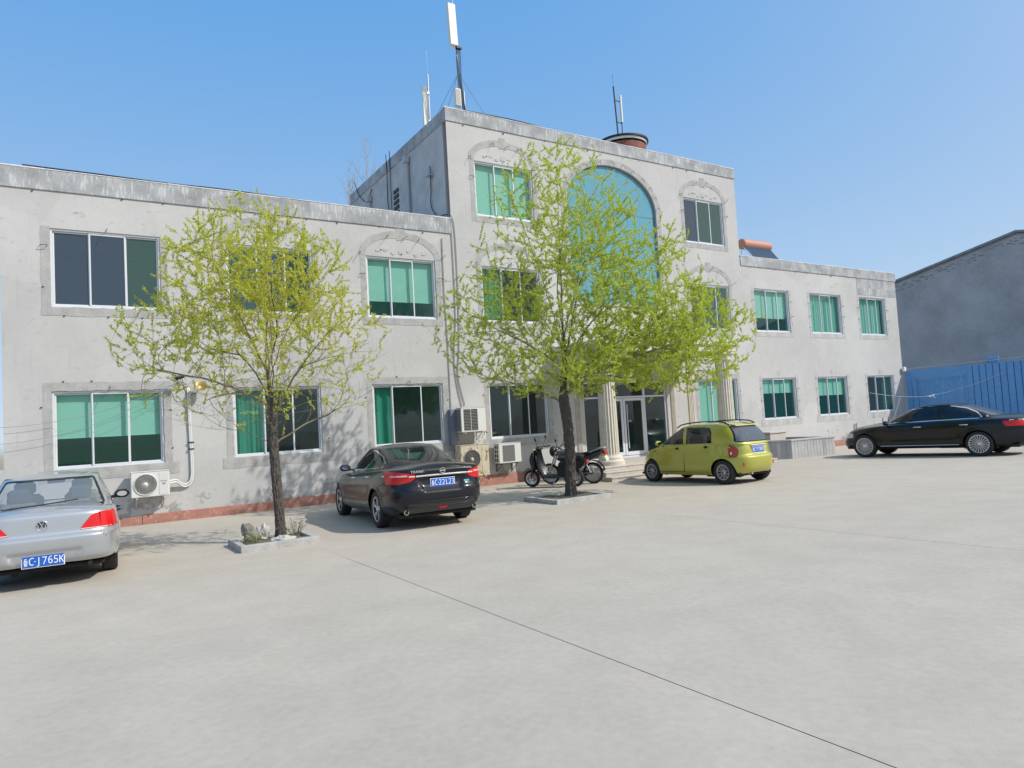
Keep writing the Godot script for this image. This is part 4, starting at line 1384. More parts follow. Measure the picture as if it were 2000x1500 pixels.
func surroundings() -> void:
	M.brick = tri_mat(mottle(101, 256, Vector3(0.22, 0.085, 0.06), 0.35, 0.3, 0.2, Vector3(0.3, 0.2, 0.17)), 1.2, 0.9)
	M.antenna = mat(0.68, 0.68, 0.62, 0.45)
	M.orange = mat(0.46, 0.22, 0.15, 0.5)
	M.tube_blue = mat(0.10, 0.16, 0.24, 0.15)
	M.brass = mat(0.35, 0.27, 0.10, 0.45, 0.5)
	M.pink = mat(0.6, 0.3, 0.27, 0.6)
	M.box_blue = mat(0.17, 0.19, 0.25, 0.55)
	M.shed = tri_mat(mottle(111, 512, Vector3(0.38, 0.37, 0.365), 0.18, 0.07, 0.12, Vector3(0.30, 0.30, 0.26), 0.006), 9.0, 0.95)
	M.shed_edge = tri_mat(mottle(114, 256, Vector3(0.235, 0.235, 0.235), 0.2, 0.2), 1.5, 0.95)
	M.fence = tri_mat(mottle(117, 512, Vector3(0.125, 0.34, 0.64), 0.10, 0.10, 0.14, Vector3(0.09, 0.26, 0.52), 0.02, 0.1), 2.2, 0.55)
	M.fence_dark = mat(0.022, 0.085, 0.26, 0.6)
	# grey gabled shed beyond the right end; we see its gable wall
	var s := thing("shed", "large windowless grey shed with shallow gable beyond the blue fence", "building")
	var gx := 44.0
	var gable := PackedVector2Array([Vector2(15.0, -0.3), Vector2(15.0, 7.9), Vector2(1.7, 10.70), Vector2(-15.0, 7.27), Vector2(-15.0, -0.3)])
	var t := Transform3D(Basis(Vector3(0, 0, 1), Vector3.UP, Vector3(-1, 0, 0)), Vector3(gx, 0, 0))
	var mb := MB.new()
	mb.prism(gable, -12.0, 0.0, t)
	part("wall", mb, M.shed, s)
	for e in [[Vector2(15.5, 7.83), Vector2(1.7, 10.73)], [Vector2(1.7, 10.73), Vector2(-15.5, 7.2)]]:
		var ed := MB.new()
		var a: Vector2 = e[0]
		var b: Vector2 = e[1]
		var d := Vector2(0, 0.14)
		ed.prism(PackedVector2Array([a, b, b + d, a + d]), -12.1, 0.10, t)
		ed.prism(PackedVector2Array([a - Vector2(0, 0.10), b - Vector2(0, 0.10), b - Vector2(0, 0.03), a - Vector2(0, 0.03)]), -0.02, 0.05, t)
		part("roof_edge", ed, M.shed_edge, s)
	# a course of rough bricks under the verge
	var rough := MB.new()
	var z := -14.0
	while z < 14.0:
		var top := 10.70 - 0.2054 * absf(z - 1.7) - 0.10
		for k in 3:
			if rng.randf() < 0.55:
				rough.box(Vector3(gx - 0.004, top - 0.14 - k * 0.15 - rng.randf_range(0, 0.04), z + rng.randf_range(-0.1, 0.1)), Vector3(0.03, rng.randf_range(0.03, 0.07), rng.randf_range(0.1, 0.3)), 0.012)
		z += 0.3
	var rp := part("rough_course", rough, M.shed_edge, s)
	rp.set_meta("kind", "stuff")
	# blue sheet fence between the office and the shed, running towards us
	var f := thing("metal_fence", "tall blue painted sheet metal fence joining the office building corner", "fence")
	var fx := X1 + 0.13
	var zz := 0.06
	var k := 0
	var sheet := MB.new()
	sheet.box(Vector3(0, 0, 0), Vector3(0.03, 1.0, 0.262), 0.006)
	var sheet_mesh := sheet.mesh(M.fence)
	while zz < 13.0:
		var inset := 0.055 if zz > 0.35 and zz < 2.75 else 0.0
		var top := 3.25 + ground_y(zz) + (0.0 if inset == 0.0 else -0.44)
		put("sheet", sheet_mesh, f, Transform3D(Basis(Vector3.UP, rng.randf_range(-0.02, 0.02)) * Basis.from_scale(Vector3(1, top - ground_y(zz), 1)), Vector3(fx + inset + rng.randf_range(-0.006, 0.006), (top + ground_y(zz)) / 2, zz + 0.135)))
		if inset == 0.0:
			var rib := MB.new()
			rib.box(Vector3(fx - 0.02, (top + ground_y(zz)) / 2, zz + 0.272), Vector3(0.03, top - ground_y(zz) - 0.02, 0.016), 0.004)
			part("seam", rib, M.fence_dark, f)
		zz += 0.275
		k += 1
	var hd := MB.new()
	hd.box(Vector3(fx, 3.05 + ground_y(1.5), 1.52), Vector3(0.07, 0.46, 2.5), 0.01)
	part("gate_header", hd, M.fence, f)
	for z2 in [0.30, 2.79]:
		var ps := MB.new()
		ps.box(Vector3(fx, 1.65, z2), Vector3(0.08, 3.25, 0.07), 0.01)
		part("gate_post", ps, M.fence, f)
	var rail := MB.new()
	rail.box(Vector3(fx, 3.29 + ground_y(6.5), 6.5), Vector3(0.11, 0.055, 13.0), 0.01, Transform3D(Basis(Vector3.RIGHT, -atan(SLOPE)), Vector3.ZERO))
	part("top_rail", rail, M.fence_top, f)
	var ins := MB.new()
	ins.box(Vector3(fx + 0.06, 3.4 + ground_y(4), 3.9), Vector3(0.05, 0.3, 0.5), 0.01)
	part("hatch", ins, M.fence, f)
	# small white box where fence and office meet
	var wb := thing("junction_box", "small white junction box at the office corner above the blue fence", "box", Vector3(34.36, 3.28, 0.05))
	var bm := MB.new()
	bm.box(Vector3(0, 0.1, 0.06), Vector3(0.2, 0.22, 0.12), 0.015)
	part("box_case", bm, M.white, wb)
	var bl := MB.new()
	bl.box(Vector3(0, 0.1, 0.124), Vector3(0.16, 0.18, 0.012), 0.006)
	part("box_lid", bl, M.white, wb)
	# a line knotted in the middle
	var cl := thing("clothes_line", "pale rope line with a white knot strung in front of the blue fence", "line")
	var rope := MB.new()
	rope.tube(smooth_path([Vector3(31.4, 2.30, 0.02), Vector3(32.2, 2.08, 0.75), Vector3(32.9, 1.98, 1.5), Vector3(33.3, 2.03, 2.0), Vector3(33.9, 2.35, 3.2), Vector3(34.52, 2.85, 4.4)]), 0.012, 5)
	part("rope", rope, M.rope, cl)
	var kn := MB.new()
	for i in 9:
		kn.tube([Vector3(33.2, 2.0, 1.9), Vector3(33.2 + rng.randf_range(-0.22, 0.22), 2.0 + rng.randf_range(-0.16, 0.07), 1.9 + rng.randf_range(-0.2, 0.2))], [0.02, 0.012], 5)
	part("knot", kn, M.white, cl)
	# conduits low on the right wing
	for e in [[29.95, 0.2, 0.92], [30.12, 0.1, 0.95], [32.3, 0.1, 1.1], [32.8, 0.1, 1.1]]:
		var pc := MB.new()
		pc.tube([Vector3(e[0], e[1], 0.03), Vector3(e[0], e[2], 0.03)], 0.018, 6)
		part("conduit", pc, M.cable_grey, get_node("office_building"))
	# planter bed in front of the right wing
	var pl := thing("planter_bed", "low grey stone planter bed in front of the right wing", "planter")
	var out := PackedVector2Array([Vector2(20.85, -0.1), Vector2(20.85, -2.45), Vector2(21.3, -2.95), Vector2(23.4, -3.25), Vector2(23.4, -0.1)])
	var inn := PackedVector2Array([Vector2(21.05, -0.1), Vector2(21.05, -2.38), Vector2(21.4, -2.76), Vector2(23.2, -3.03), Vector2(23.2, -0.1)])
	var tp := Transform3D(Basis(Vector3.RIGHT, Vector3.FORWARD, Vector3.UP), Vector3.ZERO)
	for i in 4:
		var wl := MB.new()
		var a := out[i]
		var b := out[i + 1]
		var q := PackedVector2Array([a, b, inn[i + 1], inn[i]])
		wl.prism(q, -0.05, 0.66, tp)
		var wpart := part("side", wl, M.planter, pl)
		# upright tiles
		var dirv := Vector3(b.x - a.x, 0, -(b.y - a.y))
		var L := dirv.length()
		dirv /= L
		var nrm := Vector3(-dirv.z, 0, dirv.x)
		var ctr := Vector3(22.1, 0, 1.5)
		if nrm.dot(Vector3(a.x, 0, -a.y) - ctr) < 0: nrm = -nrm
		var cnt := int(L / 0.15)
		for j in cnt:
			var tl := MB.new()
			var c := Vector3(a.x, 0.325, -a.y) + dirv * (L * (j + 0.5) / cnt) + nrm * 0.006
			tl.box(Vector3.ZERO, Vector3(L / cnt - 0.008, 0.64, 0.014 + rng.randf_range(0, 0.005)), 0.003, Transform3D(Basis(dirv, Vector3.UP, dirv.cross(Vector3.UP)), c))
			part("tile", tl, M.planter if rng.randf() < 0.6 else M.planter_dark, wpart)
	for i in 4:
		var cp := MB.new()
		var o1 := out[i].lerp(Vector2(22.1, -1.5), -0.02)
		var o2 := out[i + 1].lerp(Vector2(22.1, -1.5), -0.02)
		var q2 := PackedVector2Array([o1, o2, inn[i + 1].lerp(Vector2(22.1, -1.5), 0.02), inn[i].lerp(Vector2(22.1, -1.5), 0.02)])
		cp.prism(q2, 0.662, 0.715, tp)
		part("coping", cp, M.planter_cap, pl)
	var so := MB.new()
	so.prism(inn, 0.5, 0.56, tp)
	part("soil", so, M.soil, pl)
	var ls := thing("stone_slab", "loose pale stone slab lying on the grey planter bed", "slab", Vector3(22.6, 0.56, 1.2), 0.1)
	var sl := MB.new()
	sl.box(Vector3(0, 0.17, 0), Vector3(1.1, 0.34, 0.5), 0.02)
	part("block", sl, M.step, ls)
	var s2 := MB.new()
	s2.box(Vector3(0, 0.37, 0), Vector3(1.2, 0.06, 0.58), 0.01)
	part("top_slab", s2, M.planter_cap, ls)
	# neighbour's blue gate seen past the left corner
	var nb := thing("blue_gate", "blue painted gate seen past the left corner of the office", "gate")
	var ng := MB.new()
	ng.box(Vector3(-4.5, 2.2, -6.0), Vector3(5.0, 4.4, 0.1), 0.02)
	part("gate_leaf", ng, M.fence, nb)
	var nw := MB.new()
	nw.box(Vector3(-4.5, 1.3, -5.6), Vector3(5.0, 2.6, 0.2), 0.02)
	part("low_wall", nw, M.cement, nb)

# A tree grown towards target points spread through its crown: each target joins the nearest fitting limb.
func grow(o: Node3D, spec: Dictionary) -> void:
	var r := RandomNumberGenerator.new()
	r.seed = spec.seed
	var side := Vector3(CAM_R.x, 0, CAM_R.z).normalized()
	var away := Vector3(-side.z, 0, side.x)
	var pos := PackedVector3Array()
	var par := PackedInt32Array()
	var dir := PackedVector3Array()
	var chains := []
	# trunk
	var th: float = spec.trunk
	var k := int(th / 0.2)
	var tc := []
	for i in k + 1:
		var u := float(i) / k
		pos.append(Vector3(0.05 * sin(u * 3.0 + spec.seed), th * u, 0.04 * sin(u * 4.0)) + spec.lean * u)
		par.append(i - 1)
		dir.append(Vector3.UP)
		tc.append(i)
	# the stem goes on up through the crown
	var lead: Vector3 = spec.leader
	var n2 := int((lead.y - th) / 0.2)
	for i in n2:
		var u := float(i + 1) / n2
		var q := pos[k].lerp(side * lead.x + Vector3.UP * lead.y + away * lead.z, u) + Vector3(0.09 * sin(u * 9.0 + spec.seed), 0, 0.09 * cos(u * 7.0)) * sin(u * PI)
		par.append(pos.size() - 1)
		dir.append((q - pos[pos.size() - 1]).normalized())
		pos.append(q)
		tc.append(pos.size() - 1)
	chains.append(tc)
	var first := k - 2
	# leaders carry the trunk up through the crown
	var targets := []
	for l in spec.leaders:
		targets.append([l, true])
	var pts := []
	for lobe in spec.lobes:
		for i in lobe.n:
			var d := Vector3(r.randfn(), r.randfn(), r.randfn()).normalized() * pow(r.randf(), lobe.get("fill", 0.45))
			var p: Vector3 = lobe.c + d * lobe.r
			if p.y > lobe.get("floor", 1.5):
				pts.append(p)
	# a dozen or more long limbs first: targets far apart from one another
	var top := pos[k] + Vector3.UP * 0.3
	var limbs := []
	for i in spec.limbs:
		var far := -1.0
		var pick := 0
		for j in range(0, pts.size(), 3):
			var dm: float = pts[j].distance_to(Vector3(0, th, 0)) * 1.2
			for q in limbs:
				dm = minf(dm, pts[j].distance_to(q) * 1.6)
			if dm > far:
				far = dm
				pick = j
		limbs.append(pts[pick])
	for q in limbs:
		targets.append([q, false])
	for i in range(pts.size() - 1, 0, -1):
		var j := r.randi_range(0, i)
		var tmp = pts[i]
		pts[i] = pts[j]
		pts[j] = tmp
	for p in pts:
		targets.append([p, false])
	for tg in targets:
		var l: Vector3 = tg[0]
		var t := side * l.x + Vector3.UP * l.y + away * l.z
		var best := -1
		var cost := 1e9
		if tg[1]:
			best = clampi(k + int((l.y - th) / 0.2 * 0.30) + r.randi_range(-2, 1), k - 2, k + n2 - 3)
		else:
			var i := first
			var cnt := pos.size()
			while i < cnt:
				var e := t - pos[i]
				var d := e.length_squared()
				if d * 0.28 < cost:
					var sd := sqrt(d) + 0.001
					var c := d * (1.28 - e.dot(dir[i]) / sd) * (1.0 + maxf(0.0, 0.25 - e.y / sd) * 1.6)
					if c < cost:
						cost = c
						best = i
				i += 1
		var a := pos[best]
		var d0 := dir[best]
		var L := a.distance_to(t)
		if L < 0.08:
			continue
		var ctrl: Vector3 = a + (d0 * 0.38 + (t - a) / L * 0.55 - Vector3.UP * spec.get("rise", 0.15) + Vector3(r.randf_range(-1, 1), r.randf_range(-1, 1), r.randf_range(-1, 1)) * 0.10) * L * 0.55
		var n := maxi(2, int(L / 0.17))
		var ch := [best]
		var pv := best
		for j in n:
			var u := float(j + 1) / n
			var q := a.lerp(ctrl, u).lerp(ctrl.lerp(t, u), u) + Vector3(r.randf_range(-1, 1), r.randf_range(-1, 1), r.randf_range(-1, 1)) * 0.012
			var dd := (q - pos[pv]).normalized()
			pos.append(q)
			par.append(pv)
			dir.append(dd)
			pv = pos.size() - 1
			ch.append(pv)
		chains.append(ch)
	# thickness: what a limb carries adds up
	var cnt := pos.size()
	var rad := PackedFloat32Array()
	rad.resize(cnt)
	var sum := PackedFloat32Array()
	sum.resize(cnt)
	for i in range(cnt - 1, -1, -1):
		var m := sum[i]
		if m == 0.0: m = 1.0
		rad[i] = pow(m, 0.66)
		if par[i] >= 0: sum[par[i]] += m
	var scale: float = spec.girth / rad[0]
	var tip: float = spec.get("tip", 0.0022)
	for i in cnt:
		rad[i] = maxf(rad[i] * scale, tip)
	for i in k + 1:   # root flare
		rad[i] = maxf(rad[i], spec.girth * lerpf(0.98, 0.80, float(i) / k)) * (1.0 + 0.28 * exp(-pos[i].y * 9.0))
	var wood := MB.new()
	var bole := MB.new()
	var leaf := MB.new()
	var bark_n := noise(spec.seed + 3, 9.0, 3)
	for ci in chains.size():
		var ch: Array = chains[ci]
		var p := []
		var rr := []
		for i in ch:
			p.append(pos[i])
			rr.append(rad[i])
		if ci > 0:
			rr[0] = minf(rr[0], rr[1] * 1.25)
			wood.tube(p, rr, 7 if rr[0] > 0.03 else (5 if rr[0] > 0.01 else 3), false)
		else:
			rough_trunk(bole, p, rr, bark_n)
	# young leaves: tufts along the ends of twigs and on short spurs
	for ci in range(1, chains.size()):
		var ch: Array = chains[ci]
		var ns := ch.size()
		var tipp: Vector3 = pos[ch[ns - 1]]
		var lush: float = spec.lush.call(tipp.dot(side), tipp.y)
		if r.randf() < lush:
			# two or three tufts near the end
			var back := r.randf_range(0.12, 0.42)
			var i := ns - 1
			var left := back
			while i > 0 and left > 0.0:
				var a: Vector3 = pos[ch[i]]
				var b: Vector3 = pos[ch[i - 1]]
				var L := minf(a.distance_to(b), left)
				tuft(leaf, a, a.lerp(b, L / maxf(a.distance_to(b), 0.001)), r, spec.leaf, spec.dense * (0.7 + 0.6 * lush))
				left -= L
				i -= 1
		for i in range(1, ns):
			if rad[ch[i]] < 0.012 and r.randf() < spec.spur * (0.25 + lush):
				var a: Vector3 = pos[ch[i]]
				var dd := (dir[ch[i]] * 0.7 + Vector3(r.randfn(), r.randfn() + 0.5, r.randfn()) * 0.6).normalized()
				var L := r.randf_range(0.08, 0.26)
				var e := a + dd * L
				wood.tube([a, e], [0.0028, 0.0016], 3, false)
				if r.randf() < 0.25 + 0.75 * lush:
					tuft(leaf, e, a.lerp(e, r.randf_range(0.1, 0.5)), r, spec.leaf, spec.dense)
	part("trunk", bole, spec.bark, o)
	part("branches", wood, spec.bark_twig, o)
	var lf := part("crown", leaf, spec.leaf_mat, o)
	lf.set_meta("kind", "stuff")

func rough_trunk(mb: MB, p: Array, rr: Array, nz: FastNoiseLite) -> void:
	var seg := 34
	var fp := smooth_path(p, 10)
	var prev := []
	for i in fp.size():
		var u := float(i) / (fp.size() - 1) * (rr.size() - 1)
		var a := int(u)
		var rad := lerpf(rr[a], rr[mini(a + 1, rr.size() - 1)], u - a)
		var ring := []
		for s in seg:
			var an := TAU * s / seg
			var d := Vector3(cos(an), 0, sin(an))
			var ridge := absf(nz.get_noise_3d(d.x * 0.75, fp[i].y * 0.30, d.z * 0.75)) * 0.55 + 0.08 * nz.get_noise_3d(d.x * 2.0, fp[i].y * 1.2, d.z * 2.0)
			ring.append(fp[i] + d * rad * (1.10 - ridge))
		if i > 0:
			for s in seg:
				var s2 := (s + 1) % seg
				var nn: Vector3 = (ring[s] - prev[s]).cross(prev[s2] - prev[s]).normalized()
				if nn.dot(ring[s] - fp[i]) < 0.0: nn = -nn
				mb.quad(prev[s], prev[s2], ring[s2], ring[s], nn)
		prev = ring

func tuft(mb: MB, a: Vector3, b: Vector3, r: RandomNumberGenerator, size: float, dense: float) -> void:
	# small leaves set close round a twig from b to its end a, leaning forwards
	var L := a.distance_to(b)
	var n := maxi(2, int(L * dense))
	var ax := (a - b).normalized()
	for i in n:
		var o := a.lerp(b, r.randf()) + Vector3(r.randfn(), r.randfn(), r.randfn()) * size * 0.30
		var d := (ax * r.randf_range(0.35, 1.1) + Vector3(r.randfn(), r.randfn(), r.randfn()) * 0.68).normalized()
		var w := d.cross(Vector3(r.randfn(), r.randfn(), r.randfn())).normalized()
		var l := size * r.randf_range(0.65, 1.25)
		var e := w * l * 0.30
		var nn := d.cross(w)
		var mid := o + d * l * 0.5 + nn * l * 0.08
		var col := Color(r.randf_range(0.82, 1.0), r.randf_range(0.93, 1.0), r.randf_range(0.5, 1.0))
		mb.tri(o, mid + e, o + d * l, nn, nn, nn)
		mb.tri(o, o + d * l, mid - e, nn, nn, nn)
		for q in 6:
			mb.c.append(col)

func kerb(label: String, x0: float, x1: float, z0: float, z1: float, h: float) -> Node3D:
	var t := thing("tree_planter", label, "planter", Vector3.ZERO, 0.0, "concrete kerbs round the courtyard trees")
	var th := 0.11
	for s in [[x0, x1, z1 - th, z1], [x0, x1, z0, z0 + th], [x0, x0 + th, z0 + th + 0.003, z1 - th - 0.003], [x1 - th, x1, z0 + th + 0.003, z1 - th - 0.003]]:
		var mb := MB.new()
		mb.box(Vector3((s[0] + s[1]) / 2, ground_y((s[2] + s[3]) / 2) + h / 2 - 0.03, (s[2] + s[3]) / 2), Vector3(s[1] - s[0], h + 0.06, s[3] - s[2]), 0.012)
		part("kerb", mb, M.kerb, t)
	var so := MB.new()
	var zc := (z0 + z1) / 2
	var n := 8
	for i in n:
		for j in n:
			var q := []
			for e in [[i, j], [i + 1, j], [i + 1, j + 1], [i, j + 1]]:
				var x := lerpf(x0 + th - 0.01, x1 - th + 0.01, float(e[0]) / n)
				var z := lerpf(z0 + th - 0.01, z1 - th + 0.01, float(e[1]) / n)
				q.append(Vector3(x, ground_y(z) + h * 0.62 + 0.03 * sin(x * 9.0) * cos(z * 11.0), z))
			so.quad(q[0], q[1], q[2], q[3], Vector3.UP)
	part("soil", so, M.soil, t)
	return t

func greenery() -> void:
	M.kerb = tri_mat(mottle(131, 256, Vector3(0.40, 0.39, 0.37), 0.15, 0.15), 0.7, 0.9)
	M.bark = tri_mat(mottle(133, 512, Vector3(0.07, 0.058, 0.048), 0.6, 0.6, 0.34, Vector3(0.22, 0.195, 0.165), 0.02, 0.1), 0.35, 0.95)
	M.bark.uv1_scale = Vector3(6.0, 1.2, 6.0)
	M.twig = mat(0.22, 0.19, 0.13, 0.9)
	M.leaf_yellow = mat(0.70, 0.67, 0.17, 0.6)
	M.leaf_green = mat(0.62, 0.67, 0.17, 0.6)
	M.leaf_weed = mat(0.22, 0.30, 0.07, 0.6)
	for m in [M.leaf_yellow, M.leaf_green, M.leaf_weed]:
		m.vertex_color_use_as_albedo = true
		m.cull_mode = BaseMaterial3D.CULL_DISABLED
		m.backlight_enabled = true
		m.backlight = Color(1.0, 1.0, 0.45)
	kerb("low concrete kerb with rocks round the smaller tree", 2.10, 3.36, 5.74, 6.90, 0.11)
	kerb("low concrete kerb with bare soil round the larger tree", 8.62, 10.15, 5.02, 6.35, 0.10)
	var t := thing("tree", "smaller courtyard tree with yellow green spring leaves and slender trunk", "tree", Vector3(2.86, ground_y(6.2) + 0.06, 6.12))
	grow(t, {
		seed = 21, leader = Vector3(0.1, 4.6, 0.1), trunk = 2.0, lean = Vector3(0.05, 0, -0.05), girth = 0.080, rise = 0.10, limbs = 22,
		leaders = [Vector3(0.15, 5.3, 0.2), Vector3(-0.9, 5.0, 0.4), Vector3(0.9, 4.7, -0.5), Vector3(-1.4, 3.9, -0.7), Vector3(0.3, 4.6, 1.0), Vector3(-0.3, 4.4, -1.1), Vector3(1.3, 3.6, 0.5), Vector3(-1.9, 3.0, 0.5)],
		lobes = [
			{c = Vector3(-0.2, 4.3, 0), r = Vector3(1.7, 1.75, 1.6), n = 1100, floor = 2.2},
			{c = Vector3(-1.5, 3.55, 0), r = Vector3(1.35, 0.85, 1.1), n = 300, floor = 2.2},
			{c = Vector3(1.05, 3.3, 0), r = Vector3(1.05, 1.0, 1.1), n = 280, floor = 2.0},
			{c = Vector3(-0.2, 2.6, 0), r = Vector3(2.2, 0.75, 1.7), n = 560, floor = 1.85},
		],
		bark = M.bark, bark_twig = M.twig, leaf_mat = M.leaf_yellow, leaf = 0.029, dense = 270.0, spur = 0.46,
		lush = func(x, y): return clampf(0.16 + (y - 2.5) * 0.42, 0.12, 0.95)})
	t = thing("tree", "larger courtyard tree with fresh green leaves in front of the arched window", "tree", Vector3(9.58, ground_y(5.7) + 0.05, 5.6))
	grow(t, {
		seed = 37, leader = Vector3(0.15, 6.9, 0.1), trunk = 2.3, lean = Vector3(-0.08, 0, 0.0), girth = 0.118, rise = 0.08, limbs = 30,
		leaders = [Vector3(0.1, 7.6, 0.2), Vector3(-1.0, 6.9, 0.5), Vector3(1.4, 6.6, -0.4), Vector3(-1.7, 5.6, -0.8), Vector3(0.6, 6.6, 1.2), Vector3(2.3, 5.4, 0.4), Vector3(-2.2, 4.2, 0.6), Vector3(3.4, 4.2, -0.3), Vector3(0.2, 5.6, -1.6), Vector3(3.0, 3.4, 0.9)],
		lobes = [
			{c = Vector3(0.05, 5.7, 0), r = Vector3(2.0, 2.75, 1.9), n = 1000, floor = 2.6},
			{c = Vector3(1.5, 4.7, 0), r = Vector3(2.1, 2.0, 1.9), n = 650, floor = 2.4},
			{c = Vector3(2.6, 3.5, 0), r = Vector3(1.95, 1.35, 1.6), n = 750, floor = 2.2},
			{c = Vector3(-1.6, 4.1, 0), r = Vector3(1.5, 1.5, 1.5), n = 480, floor = 2.3},
			{c = Vector3(0.5, 3.0, 0), r = Vector3(2.7, 0.85, 1.9), n = 650, floor = 2.15},
		],
		bark = M.bark, bark_twig = M.twig, leaf_mat = M.leaf_green, leaf = 0.034, dense = 250.0, spur = 0.62,
		lush = func(x, y): return clampf(0.84 + x * 0.10, 0.5, 1.0)})
	# rocks and tufts in the smaller kerb
	var rocks := [[2.38, 6.28, 0.12, 0.26, "weathered grey rock with a beak like top inside the smaller tree kerb"], [2.62, 6.05, 0.11, 0.23, "pale broken rock leaning on the smaller tree trunk"], [3.02, 5.98, 0.08, 0.18, "small pale rock behind the smaller tree trunk"], [2.82, 6.58, 0.20, 0.07, "flat white slab of stone at the foot of the smaller tree"]]
	for i in rocks.size():
		var q: Array = rocks[i]
		var o := thing("rock", q[4], "rock", Vector3(q[0], ground_y(q[1]) + 0.07, q[1]))
		var mb := MB.new()
		var nz := noise(50 + i, 1.6, 3)
		mb.ball(Vector3(0, q[3] * 0.45, 0), Vector3(q[2], q[3] * 0.62, q[2] * 0.8), 20, 14)
		for v in mb.v.size():
			var p := mb.v[v]
			var f := 1.0 + 0.55 * nz.get_noise_3d(p.x * 4.0, p.y * 4.0, p.z * 4.0)
			var lean: float = 0.09 * p.y / q[3] if i == 0 else 0.0
			mb.v[v] = Vector3(p.x * f - lean * (1.0 if p.y > q[3] * 0.6 else 0.0), p.y * f, p.z * f)
		flatten(mb)
		part("stone", mb, M.rock if i == 0 else M.rock_pale, o)
	for i in 3:
		var o := thing("small_shrub", ["low green weed in front of the beaked rock", "dry twiggy shrub right of the smaller tree trunk", "leafy weed growing beside the entrance steps"][i], "plant", [Vector3(2.42, ground_y(6.5) + 0.09, 6.5), Vector3(3.15, ground_y(6.2) + 0.09, 6.15), Vector3(12.5, 0.03, 1.5)][i])
		var st := MB.new()
		var lf := MB.new()
		var hh: float = [0.12, 0.24, 0.95][i]
		var rr := RandomNumberGenerator.new()
		rr.seed = 400 + i
		for j in [14, 26, 22][i]:
			var a := rr.randf() * TAU
			var b := Vector3(cos(a), 0, sin(a)) * rr.randf_range(0, 0.08)
			var e := b + Vector3(cos(a) * rr.randf_range(0.05, 0.22), hh * rr.randf_range(0.5, 1.1), sin(a) * rr.randf_range(0.05, 0.2))
			st.tube([b, b.lerp(e, 0.5) + Vector3(0, 0.03, 0), e], [0.004, 0.003, 0.0018], 3, false)
			if i != 1 or j % 4 == 0:
				tuft(lf, e, b.lerp(e, 0.4), rr, 0.035 if i != 2 else 0.06, 60.0)
		part("stems", st, M.twig, o)
		part("leaves", lf, M.leaf_weed, o)
	# bare trees far behind the left wing
	for i in 3:
		var o := thing("bare_tree", ["thin bare tree showing above the left wing roof beside the tower", "second thin bare tree behind the left wing roof", "short bare tree top peeping over the left wing parapet"][i], "tree", [Vector3(16.3, 0, -24.0), Vector3(15.4, 0, -25.0), Vector3(7.8, 0, -20.0)][i])
		var st := MB.new()
		var tr := MB.new()
		var rr := RandomNumberGenerator.new()
		rr.seed = 500 + i
		var hh: float = [21.2, 19.6, 14.9][i]
		tr.tube([Vector3.ZERO, Vector3(0.1, hh * 0.5, 0), Vector3(0.05, hh, 0)], [0.16, 0.09, 0.012], 6, false)
		for j in 60:
			var y := hh * rr.randf_range(0.45, 0.98)
			var a := rr.randf() * TAU
			var L := (hh - y) * 0.32 + 0.5
			var b := Vector3(0.08, y, 0)
			var e := b + Vector3(cos(a) * L * 0.6, L * 1.1, sin(a) * L * 0.6)
			st.tube([b, b.lerp(e, 0.5) + Vector3(cos(a), 0, sin(a)) * 0.1, e], [0.016, 0.010, 0.005], 3, false)
			for q in 3:
				var m := b.lerp(e, rr.randf_range(0.3, 0.9))
				st.tube([m, m + Vector3(rr.randfn() * 0.25, rr.randf_range(0.2, 0.6), rr.randfn() * 0.25)], [0.007, 0.004], 3, false)
		part("trunk", tr, M.twig_grey, o)
		part("branches", st, M.twig_grey, o)

func flatten(mb: MB) -> void:
	for i in range(0, mb.v.size(), 3):
		var nn := -(mb.v[i + 1] - mb.v[i]).cross(mb.v[i + 2] - mb.v[i]).normalized()
		for j in 3:
			mb.n[i + j] = nn

func crv(c: Array, x: float) -> float:
	var n := c.size()
	if x <= c[0].x: return c[0].y
	if x >= c[n - 1].x: return c[n - 1].y
	var i := 0
	while x > c[i + 1].x: i += 1
	var a: Vector2 = c[i]
	var b: Vector2 = c[i + 1]
	var h := b.x - a.x
	var sl := (b.y - a.y) / h
	var m0 := sl
	var m1 := sl
	if i > 0: m0 = (b.y - c[i - 1].y) / (b.x - c[i - 1].x)
	if i < n - 2: m1 = (c[i + 2].y - a.y) / (c[i + 2].x - a.x)
	if sl == 0.0:
		m0 = 0.0
		m1 = 0.0
	var t := (x - a.x) / h
	var t2 := t * t
	var t3 := t2 * t
	return (2 * t3 - 3 * t2 + 1) * a.y + (t3 - 2 * t2 + t) * h * m0 + (3 * t2 - 2 * t3) * b.y + (t3 - t2) * h * m1

func C(a: Array) -> Array:
	var r := []
	for i in range(0, a.size(), 2):
		r.append(Vector2(a[i], a[i + 1]))
	return r

func sdf(p: PackedVector2Array, q: Vector2) -> float:
	var n := p.size()
	var d := 1e9
	var s := 1.0
	var j := n - 1
	for i in n:
		var e := p[j] - p[i]
		var w := q - p[i]
		var b := w - e * clampf(w.dot(e) / e.length_squared(), 0.0, 1.0)
		d = minf(d, b.length_squared())
		var c1 := q.y >= p[i].y
		var c2 := q.y < p[j].y
		var c3 := e.x * w.y > e.y * w.x
		if (c1 and c2 and c3) or (not c1 and not c2 and not c3): s = -s
		j = i
	return s * sqrt(d)

